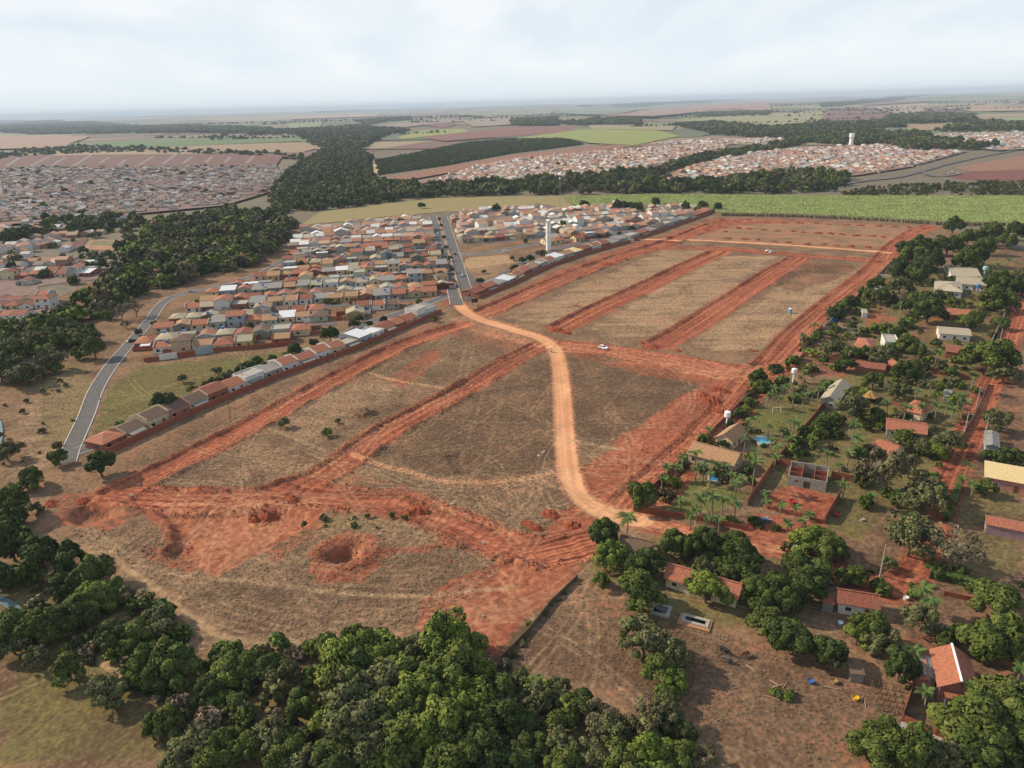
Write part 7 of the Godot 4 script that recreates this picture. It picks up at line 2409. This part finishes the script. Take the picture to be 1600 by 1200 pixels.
	for e in [[655, 796, 4.5, 3.0, 1.5, "red heap on the curved terrace road above the pit"], [640, 800, 3.0, 2.2, 1.1, "smaller red heap beside the terrace road heap"], [418, 797, 4.2, 3.2, 1.4, "cluster of dark red spoil at the edge of the basin"], [396, 802, 3.0, 2.4, 1.0, "dark red spoil beside the street fork"], [455, 780, 3.2, 2.0, 0.9, "low dark spoil at the street fork"], [870, 517, 5.0, 3.4, 1.4, "dark red heap at the corner of the tan road and straw block"], [885, 521, 3.5, 2.6, 1.0, "second dark heap at the straw block's corner"], [1018, 541, 5.5, 3.6, 1.3, "dark red heap in the mouth of the street by the straw blocks"], [1000, 535, 3.0, 2.4, 0.8, "low red heap beside the street mouth heap"], [1112, 628, 5.2, 4.0, 1.7, "dark churned heap at the garden wall corner"], [1102, 618, 4.0, 3.0, 1.3, "dark churned heap behind the wall corner heap"], [1125, 610, 4.6, 2.2, 1.2, "long dark ridge of spoil beside the cross street"], [1120, 640, 4.0, 2.4, 0.8, "low spoil next to the garden wall corner"], [955, 412, 7.5, 3.6, 1.9, "large dark red heap along the upper terrace street"], [975, 406, 5.5, 3.0, 1.4, "dark red heap further along the upper terrace street"], [1045, 378, 6.0, 3.4, 1.4, "dark red spoil at the bend of the upper street"], [1060, 381, 5.0, 3.0, 1.2, "dark red spoil beside the bend spoil"], [898, 478, 4.0, 1.8, 0.5, "thin red scrape mound on the straw block"], [1130, 362, 5.0, 3.0, 1.2, "red heap near the far terrace end"], [1105, 358, 6.0, 3.0, 1.2, "long red heap by the far terrace wall"], [128, 785, 3.0, 2.0, 0.8, "grey red rubble heap by the end of the rutted street"], [85, 790, 4.0, 2.5, 0.9, "rubble heap at the edge of the stream belt"], [860, 805, 4.5, 2.6, 1.0, "red spoil beside the tan road's bend"], [830, 822, 5.0, 2.0, 0.9, "long red ridge by the terrace road's end"], [900, 822, 4.0, 3.0, 1.0, "red heap near the big mango tree"], [1370, 408, 5.0, 2.2, 0.8, "small heap at the far corner of the ploughed block"], [1060, 548, 3.0, 2.0, 0.6, "small clod heap on the cross street"], [1175, 548, 4.0, 1.4, 0.5, "low clods at the straw block's lower corner"]]:
		heap(e[0], e[1], e[2], e[3], e[4], rng.randf_range(-0.9, -0.3), "red_soil", e[5])
	var rows := [[1100, 344, 1470, 357, 16], [1112, 355, 1402, 372, 15], [1140, 373, 1378, 388, 11]]
	for r in 3:
		for k in rows[r][4]:
			var f: float = k / (rows[r][4] - 1.0)
			heap(lerpf(rows[r][0], rows[r][2], f) + rng.randf_range(-3, 3), lerpf(rows[r][1], rows[r][3], f) + rng.randf_range(-0.5, 0.5), rng.randf_range(3.2, 5.2), rng.randf_range(1.8, 2.6), rng.randf_range(1.0, 1.6), -0.5 + rng.randf_range(-0.2, 0.2), "red_soil", "small red soil heap, %s row back from the tan track, %s from the terraces" % [nth(2 - r), nth(k)], "soil heaps in rows by the cane field")
	# --- pale blocks and pipes
	for e in [[205, 773, 1.8, "white concrete pipe lying in the rutted street's end"], [216, 756, 1.4, "white broken slab beside the rutted street's end"], [842, 712, 1.6, "white slab on the dry block, nearer the tan road"], [849, 707, 1.8, "white slab on the dry block, behind its neighbour"], [775, 870, 1.3, "grey block on the terrace road's bank"], [707, 788, 1.6, "white scrap on the slope above the terrace road"], [793, 804, 1.0, "white ring on the dry slope"], [807, 527, 1.6, "white sacks beside the tan road"], [755, 847, 1.2, "small white block on the curved road's bank"], [755, 963, 0.9, "small pale stone on the red slope"], [1334, 1147, 0.9, "pale block in the bare yard"]]:
		t = thing("concrete_block", on_ground(e[0], e[1]), rng.randf() * 3.0)
		tag(t, e[3], "block")
		st = mb()
		box(st, Vector3(0, 0.1, 0), Vector3(e[2] * 0.75, 0.3, e[2] * 0.4))
		box(st, Vector3(e[2] * 0.2, 0.3, 0.06), Vector3(e[2] * 0.3, 0.16, e[2] * 0.24), 0.5)
		part("slab", done(st), mats["concrete"], t)
	# --- bare yard at the lower right
	for e in [[1173, 1043, 2.2, 0.13, -1.0, "long pale log lying alone in the bare yard"], [1209, 1066, 1.6, 0.14, -0.9, "pale log leaning on the stump pile"], [1216, 1072, 1.8, 0.15, 0.2, "pale log across the stump pile"], [1226, 1071, 1.5, 0.1, 0.8, "thin branch at the stump pile"], [1207, 1090, 2.6, 0.09, -0.5, "thin pale branch before the green cuttings"], [1123, 1124, 1.4, 0.1, 0.4, "short dark log in the paddock"], [1298, 1074, 2.4, 0.12, -0.4, "plank like log near the yellow tub"], [1325, 1132, 1.6, 0.08, -0.8, "thin stick near the round pen"], [1347, 1092, 1.8, 0.09, 0.9, "stick stack by the trellis"], [1352, 1098, 1.8, 0.09, 1.2, "second stick stack by the trellis"]]:
		log_at(e[0], e[1], e[2], e[3], e[4], e[5])
	far_wood("cut_branches", wood_points(poly_px([1205, 1078, 1235, 1080, 1242, 1098, 1212, 1092]), 0.9), ["mid", "light"], 0.5, 0.9, "heap of green cut branches in the bare yard", "branches")
	cow(1131, 1018, -0.9, Color(0.1, 0.08, 0.07), "black cow by the paddock wire fence", false)
	cow(1135, 1033, -0.6, Color(0.3, 0.28, 0.26), "grey cow in front of the black one by the fence", true)
	cow(1163, 1024, 0.3, Color(0.42, 0.25, 0.16), "brown cow grazing below the dark trees", true)
	fence([1131, 988, 1105, 1030, 1080, 1070, 1056, 1108], 1.3, 2.2, "wire fence with dark posts between the two bare paddocks")
	fence([1120, 992, 1180, 1010, 1240, 1022, 1290, 1045], 1.2, 2.4, "wire fence along the dark trees behind the cows")
	garden_wall([902, 903, 862, 941, 830, 982, 782, 1030], 1.1, "timber", "low dark plank wall between red slope and bare paddock", 4.0)
	fence([1240, 560, 1190, 600], 1.3, 2.0, "post fence on the verge of the red street")
	fence([1180, 642, 1285, 652], 1.4, 2.0, "white topped post fence behind the garden pitch")
	far_wood("scrub", wood_points(poly_px([905, 900, 912, 908, 870, 945, 838, 988, 800, 1030, 782, 1035, 822, 985, 858, 938]), 1.5, 0.6), ["dry", "olive", "mid"], 0.3, 0.75, "dry weeds along the low plank wall of the paddock", "weeds")
	hedge([1497, 762, 1488, 790, 1478, 818], 1.5, 1.9, "clipped green hedge along the lane before the orange stable")
	hedge([1457, 903, 1490, 908, 1525, 918, 1552, 928], 1.8, 2.0, "long clipped hedge below the leafless grey tree")
	hedge([1478, 470, 1503, 473], 1.6, 1.6, "short hedge in front of the white compound")
	# trellis of stakes
	t = thing("trellis", on_ground(1380, 1090))
	tag(t, "rows of wooden stakes strung as a trellis in the bare yard", "trellis")
	var sp := mb()
	box(sp, Vector3(0, 0.7, 0), Vector3(0.1, 1.6, 0.1))
	var spm := done(sp)
	for i in 5:
		for k in 5:
			var q := on_ground(1362 + i * 11 + k * 2, 1072 + k * 9 + i * 2)
			part("stake", spm, mats["timber"], t, q - t.position)
	for k in 5:
		var a := on_ground(1362 + k * 2, 1072 + k * 9) - t.position
		var b := on_ground(1406 + k * 2, 1080 + k * 9) - t.position
		st = mb()
		quad(st, a + Vector3(0, 1.36, 0), b + Vector3(0, 1.36, 0), b + Vector3(0, 1.42, 0), a + Vector3(0, 1.42, 0))
		part("rail", done(st), mats["timber"], t)
	for e in [[1337, 1092, "yellow", Color(0.8, 0.62, 0.1), "yellow tub in the bare yard"], [1267, 1066, "blue", Color(0.25, 0.4, 0.6), "blue tub in the bare yard"], [1304, 1065, "tan", Color(0.6, 0.48, 0.3), "tan trough in the bare yard"], [1313, 974, "white", Color(0.75, 0.8, 0.82), "white water box beside the weathered cottage"], [1415, 936, "white", Color(0.82, 0.82, 0.8), "round white basin by the driveway"], [1347, 813, "pale", Color(0.6, 0.6, 0.56), "grey feed trough in the fenced bare paddock"], [1238, 788, "red", Color(0.62, 0.16, 0.14), "red skip on the red earth lot"], [1307, 807, "red", Color(0.55, 0.2, 0.2), "red barrel in the shade of the brick side wall"], [1302, 501, "blue", Color(0.16, 0.35, 0.7), "blue tarpaulin heap beside the red street wall"], [1348, 482, "teal", Color(0.3, 0.62, 0.58), "teal water tank in the red yard"]]:
		t = thing("tub", on_ground(e[0], e[1]), rng.randf() * 3.0)
		tag(t, e[4], "container")
		st = mb()
		var r := 0.55 if e[2] != "red" else 0.9
		if e[4].begins_with("blue tarp"):
			r = 1.7
		cyl(st, Vector3(0, 0, 0), r * 0.85, r, r * 1.1, 14, false)
		cyl(st, Vector3(0, r * 0.75, 0), r * 0.9, r * 0.05, 0.02, 14, false)
		part("shell", done(st), mat("tub" + str(e[3]), e[3], 0.6), t)
		st = mb()
		cyl(st, Vector3(0, r * 1.05, 0), r * 1.06, r * 1.06, 0.08, 14, false)
		part("rim", done(st), mat("tub" + str(e[3]), e[3], 0.6), t)
	# --- stumps in a row
	for k in 8:
		t = thing("stump", on_ground(1297 + k * 10, 522 + k * 1.2))
		tag(t, "dark clipped stump in the row behind the hip house", "stump", "stump row")
		st = mb()
		cyl(st, Vector3(0, -0.1, 0), 0.35, 0.28, 1.0, 8)
		part("wood", done(st), mats["bark"], t)
		var f := part("shoots", crowns["dark_far"][k % 2], mats["leaf"], t, Vector3(0, 0.4, 0))
		f.scale = Vector3.ONE * 0.2
	make_loose()

# loose soil, grass tufts: what nobody could count
func scatter(called: String, child: String, pts: Array, m: Mesh, mt: Material, lo: float, hi: float, label: String, category: String, squash := 1.0) -> void:
	var mm := MultiMesh.new()
	mm.transform_format = MultiMesh.TRANSFORM_3D
	mm.use_colors = true
	mm.mesh = m
	mm.instance_count = pts.size()
	for i in pts.size():
		var q: Vector2 = pts[i]
		var s := lerpf(lo, hi, pow(rng.randf(), 2.0))
		mm.set_instance_transform(i, Transform3D(Basis(Vector3.UP, rng.randf() * TAU).scaled(Vector3(s, s * squash * rng.randf_range(0.7, 1.3), s)), Vector3(q.x, ground(q.x, q.y), q.y)))
		var t := rng.randf_range(0.75, 1.2)
		mm.set_instance_color(i, Color(t, t, t))
	var mi := MultiMeshInstance3D.new()
	mi.name = numbered(called)
	mi.multimesh = mm
	mi.material_override = mt
	add_child(mi, true)
	mi.set_meta("kind", "stuff")
	tag(mi, label, category)

func make_loose() -> void:
	# clods along the edges of the graded streets
	var v := PackedVector3Array()
	var n := PackedVector3Array()
	var c := PackedColorArray()
	var ix := PackedInt32Array()
	var r := RandomNumberGenerator.new()
	r.seed = 3
	for j in 5:
		for i in 7:
			var th := PI * j / 4.0
			var d := Vector3(cos(i * TAU / 7.0) * sin(th), cos(th), sin(i * TAU / 7.0) * sin(th))
			v.append(d * r.randf_range(0.35, 0.6))
			n.append(d)
			c.append(Color(0.3, 0.11, 0.062) * r.randf_range(0.8, 1.1))
	for j in 4:
		for i in 7:
			var a := j * 7 + i
			var b := j * 7 + (i + 1) % 7
			ix.append_array(PackedInt32Array([a, b, a + 7, b, b + 7, a + 7]))
	var clod := mesh_of(v, n, c, ix)
	var cm := mat("clod", Color.WHITE, 1.0)
	cm.vertex_color_use_as_albedo = true
	cm.metallic_specular = 0.1
	var pts: Array = []
	for rd in site_roads():
		if rd[7] < 230:
			continue
		var line := smooth_line(poly_px(rd[2]), 1.0)
		for i in line.size() - 1:
			var d := (line[i + 1] - line[i]).normalized()
			var nr := Vector2(-d.y, d.x)
			for s in [-1.0, 1.0]:
				var bank: float = rd[5] if s < 0.0 else rd[6]
				var dens := bank * clampf(0.6 + 1.8 * patch_noise.get_noise_2d(line[i].x * 3.0, line[i].y * 3.0), 0.0, 2.0)
				for k in int(dens * 4.0 + rng.randf()):
					pts.append(line[i] + nr * s * (rd[3] + 0.7 + rng.randfn(0.0, 0.75)))
	for e in [[538, 866, 7.5, 60], [655, 796, 5, 60], [418, 797, 5, 60], [870, 517, 6, 90], [1018, 541, 6, 90], [1112, 628, 7, 140], [955, 412, 8, 100], [1040, 770, 6, 60], [700, 860, 6, 60], [262, 850, 6, 60], [1050, 690, 9, 120], [1010, 720, 9, 120]]:
		var q := at_px(e[0], e[1])
		for k in e[3]:
			var a := rng.randf() * TAU
			pts.append(Vector2(q.x, q.z) + Vector2(cos(a), sin(a)) * e[2] * sqrt(rng.randf_range(0.1, 1.0)))
	scatter("soil_clods", "clod", pts, clod, cm, 0.25, 1.0, "loose red clods along the edges of the graded streets", "soil", 0.7)
	# tufts of dry grass on the blocks
	v = PackedVector3Array()
	n = PackedVector3Array()
	c = PackedColorArray()
	ix = PackedInt32Array()
	for k in 7:
		var a := r.randf() * TAU
		var d := Vector3(cos(a), 0, sin(a))
		var s := Vector3(-d.z, 0, d.x) * 0.09
		var p := d * 0.08
		var b := v.size()
		v.append_array(PackedVector3Array([p - s, p + s, p + d * 0.34 + Vector3(0, r.randf_range(0.25, 0.5), 0)]))
		for q in 3:
			n.append((Vector3.UP + d * 0.4).normalized())
			c.append(Color(0.2, 0.15, 0.095) * r.randf_range(0.7, 1.25))
		ix.append_array(PackedInt32Array([b, b + 1, b + 2]))
	var tuft := mesh_of(v, n, c, ix)
	var gp: Array = []
	for e in [[[190, 715, 300, 662, 690, 497, 720, 505, 560, 570, 300, 700, 200, 755], 1.20], [[220, 760, 420, 660, 640, 545, 720, 518, 850, 545, 600, 665, 520, 725, 400, 768], 0.81], [[540, 735, 620, 680, 860, 555, 868, 740, 900, 790, 850, 840, 760, 825, 640, 780, 520, 765], 0.75], [[890, 555, 1000, 572, 1100, 598, 1000, 660, 930, 700, 905, 720, 895, 640], 0.78], [[100, 835, 240, 815, 340, 900, 470, 830, 560, 808, 660, 825, 800, 880, 690, 960, 560, 1000, 400, 1000, 260, 920], 0.69],
		[[790, 497, 1035, 394, 1105, 393, 1010, 445, 900, 495, 850, 503], 1.26], [[930, 512, 1130, 402, 1210, 402, 1090, 484, 1030, 520], 1.26], [[1080, 534, 1250, 410, 1340, 418, 1200, 543, 1130, 547], 1.26], [[790, 1025, 905, 915, 1050, 965, 1120, 990, 1050, 1110, 900, 1055], 0.90], [[1060, 1110, 1135, 1000, 1420, 1085, 1400, 1190, 1230, 1200], 0.90], [[140, 690, 165, 612, 228, 574, 470, 547, 250, 645, 190, 688], 1.08], [[30, 640, 130, 565, 150, 600, 110, 700, 40, 740], 0.90]]:
		gp.append_array(wood_points(poly_px(e[0]), e[1], 0.75))
	scatter("dry_grass", "tuft", gp, tuft, mats["leaf"], 0.45, 1.1, "tufts of dry grass over the blocks and paddocks", "grass", 0.8)

func make_view() -> void:
	var cam := Camera3D.new()
	cam.name = "camera"
	cam.position = Vector3(0, CAM_H, 0)
	cam.basis = Basis(Vector3.RIGHT, -PITCH) * Basis(Vector3.BACK, -ROLL)
	cam.fov = rad_to_deg(2.0 * atan(600.0 / FOC))
	cam.near = 1.0
	cam.far = 90000.0
	add_child(cam)
	cam.current = true
	# low sun ahead and to the left, elevation about 33 degrees
	var sun := DirectionalLight3D.new()
	sun.name = "sun"
	var el := deg_to_rad(33.0)
	var az := deg_to_rad(110.0)
	sun.basis = Basis.looking_at(Vector3(sin(az) * cos(el), -sin(el), -cos(az) * cos(el)))
	sun.light_energy = 1.6
	sun.light_color = Color(1.0, 0.93, 0.83)
	sun.light_angular_distance = 0.6
	sun.shadow_enabled = true
	add_child(sun)
	var env := Environment.new()
	env.background_mode = Environment.BG_SKY
	env.tonemap_mode = Environment.TONE_MAPPER_LINEAR
	env.tonemap_exposure = 1.2
	env.sky = Sky.new()
	env.sky.sky_material = sky_material()
	env.background_energy_multiplier = 1.0
	env.sdfgi_enabled = true
	env.ssao_enabled = true
	env.ssil_enabled = true
	env.fog_enabled = true
	env.fog_density = 0.00006
	env.fog_light_color = Color(0.86, 0.93, 1.0)
	var we := WorldEnvironment.new()
	we.name = "environment"
	we.environment = env
	add_child(we)

func sky_material() -> PanoramaSkyMaterial:
	# pale air at the horizon, soft blue overhead, thin drawn-out veils of cloud all round
	var w := 1024
	var h := 512
	var f := FastNoiseLite.new()
	f.seed = 12
	f.frequency = 1.0
	f.fractal_octaves = 5
	f.domain_warp_enabled = true
	f.domain_warp_amplitude = 0.6
	f.domain_warp_frequency = 0.8
	var im := Image.create(w, h, false, Image.FORMAT_RGBF)
	for j in h:
		var el := (0.5 - (j + 0.5) / h) * PI
		var s := maxf(sin(el), 0.0)
		var base := Color(0.77, 0.85, 0.88).lerp(Color(0.1, 0.21, 0.42), pow(s, 0.7))
		for i in w:
			var az := (i + 0.5) / w * TAU
			var d := Vector3(cos(az) * cos(el), sin(el), sin(az) * cos(el))
			# clouds on a flat layer: look up where the ray meets it
			var q := d / maxf(s + 0.1, 0.06)
			var n := f.get_noise_2d(q.x * 0.28 + 3.0, q.z * 0.75) * 0.5 + 0.5
			var veil := smoothstep(0.28, 0.75, n) * 0.68 * smoothstep(-0.01, 0.05, s)
			var c := base.lerp(Color(0.85, 0.86, 0.865), veil)
			if el < 0.0:
				c = Color(0.77, 0.85, 0.88).lerp(Color(0.25, 0.2, 0.15), smoothstep(0.0, 0.1, -el))
			im.set_pixel(i, j, c)
	var p := PanoramaSkyMaterial.new()
	p.panorama = ImageTexture.create_from_image(im)
	return p

func _ready() -> void:
	rng.seed = 77
	make_view()
	make_ground()
	make_plant_kit()
	make_build_kit()
	make_fields()
	make_streets()
	make_crops()
	plant_woods()
	make_town()
	var rr: Array = [Color(0.36, 0.17, 0.1), Color(0.3, 0.15, 0.1), Color(0.4, 0.22, 0.14), Color(0.33, 0.27, 0.2), Color(0.5, 0.48, 0.44), Color(0.28, 0.2, 0.15)]
	far_town("far_town", far_poly([-60, 264, 140, 264, 430, 260, 436, 276, 425, 300, 345, 322, 200, 336, 100, 346, -60, 352]), deg_to_rad(75.0), [Color(0.2, 0.12, 0.09), Color(0.19, 0.14, 0.11), Color(0.24, 0.14, 0.1), Color(0.22, 0.2, 0.18), Color(0.3, 0.29, 0.28), Color(0.16, 0.11, 0.09)], "crowded brownish roofs of the valley town", 0.14, 0.62)
	far_town("far_town", far_poly([-40, 356, 120, 350, 200, 346, 180, 366, 110, 372, 125, 395, 60, 408, -40, 410]), deg_to_rad(80.0), rr, "scattered houses round the sports ground in the valley", 0.6)
	far_town("far_town", far_poly([690, 282, 725, 268, 800, 251, 870, 244, 960, 236, 1030, 230, 1130, 227, 1136, 232, 1058, 251, 1000, 268, 900, 277, 800, 286, 720, 290]), deg_to_rad(60.0), rr, "pale and orange roofs of the far town below the orchard")
	far_town("far_town", far_poly([1030, 281, 1100, 256, 1180, 240, 1270, 232, 1400, 228, 1500, 239, 1415, 262, 1340, 274, 1280, 278, 1200, 277, 1100, 286]), deg_to_rad(60.0), rr, "orange roofs of the far town with the white tower")
	far_town("far_town", far_poly([1400, 222, 1440, 212, 1520, 210, 1630, 208, 1630, 231, 1560, 236, 1480, 228]), deg_to_rad(50.0), rr + [Color(0.6, 0.6, 0.58)], "pale roofs of the town beyond the highway")
	far_town("far_town", far_poly([1015, 226, 1060, 221, 1250, 217, 1250, 221, 1130, 227]), deg_to_rad(60.0), rr + [Color(0.6, 0.6, 0.58)], "thin line of pale houses at the foot of the cane hill")
	make_estate()
	make_details()
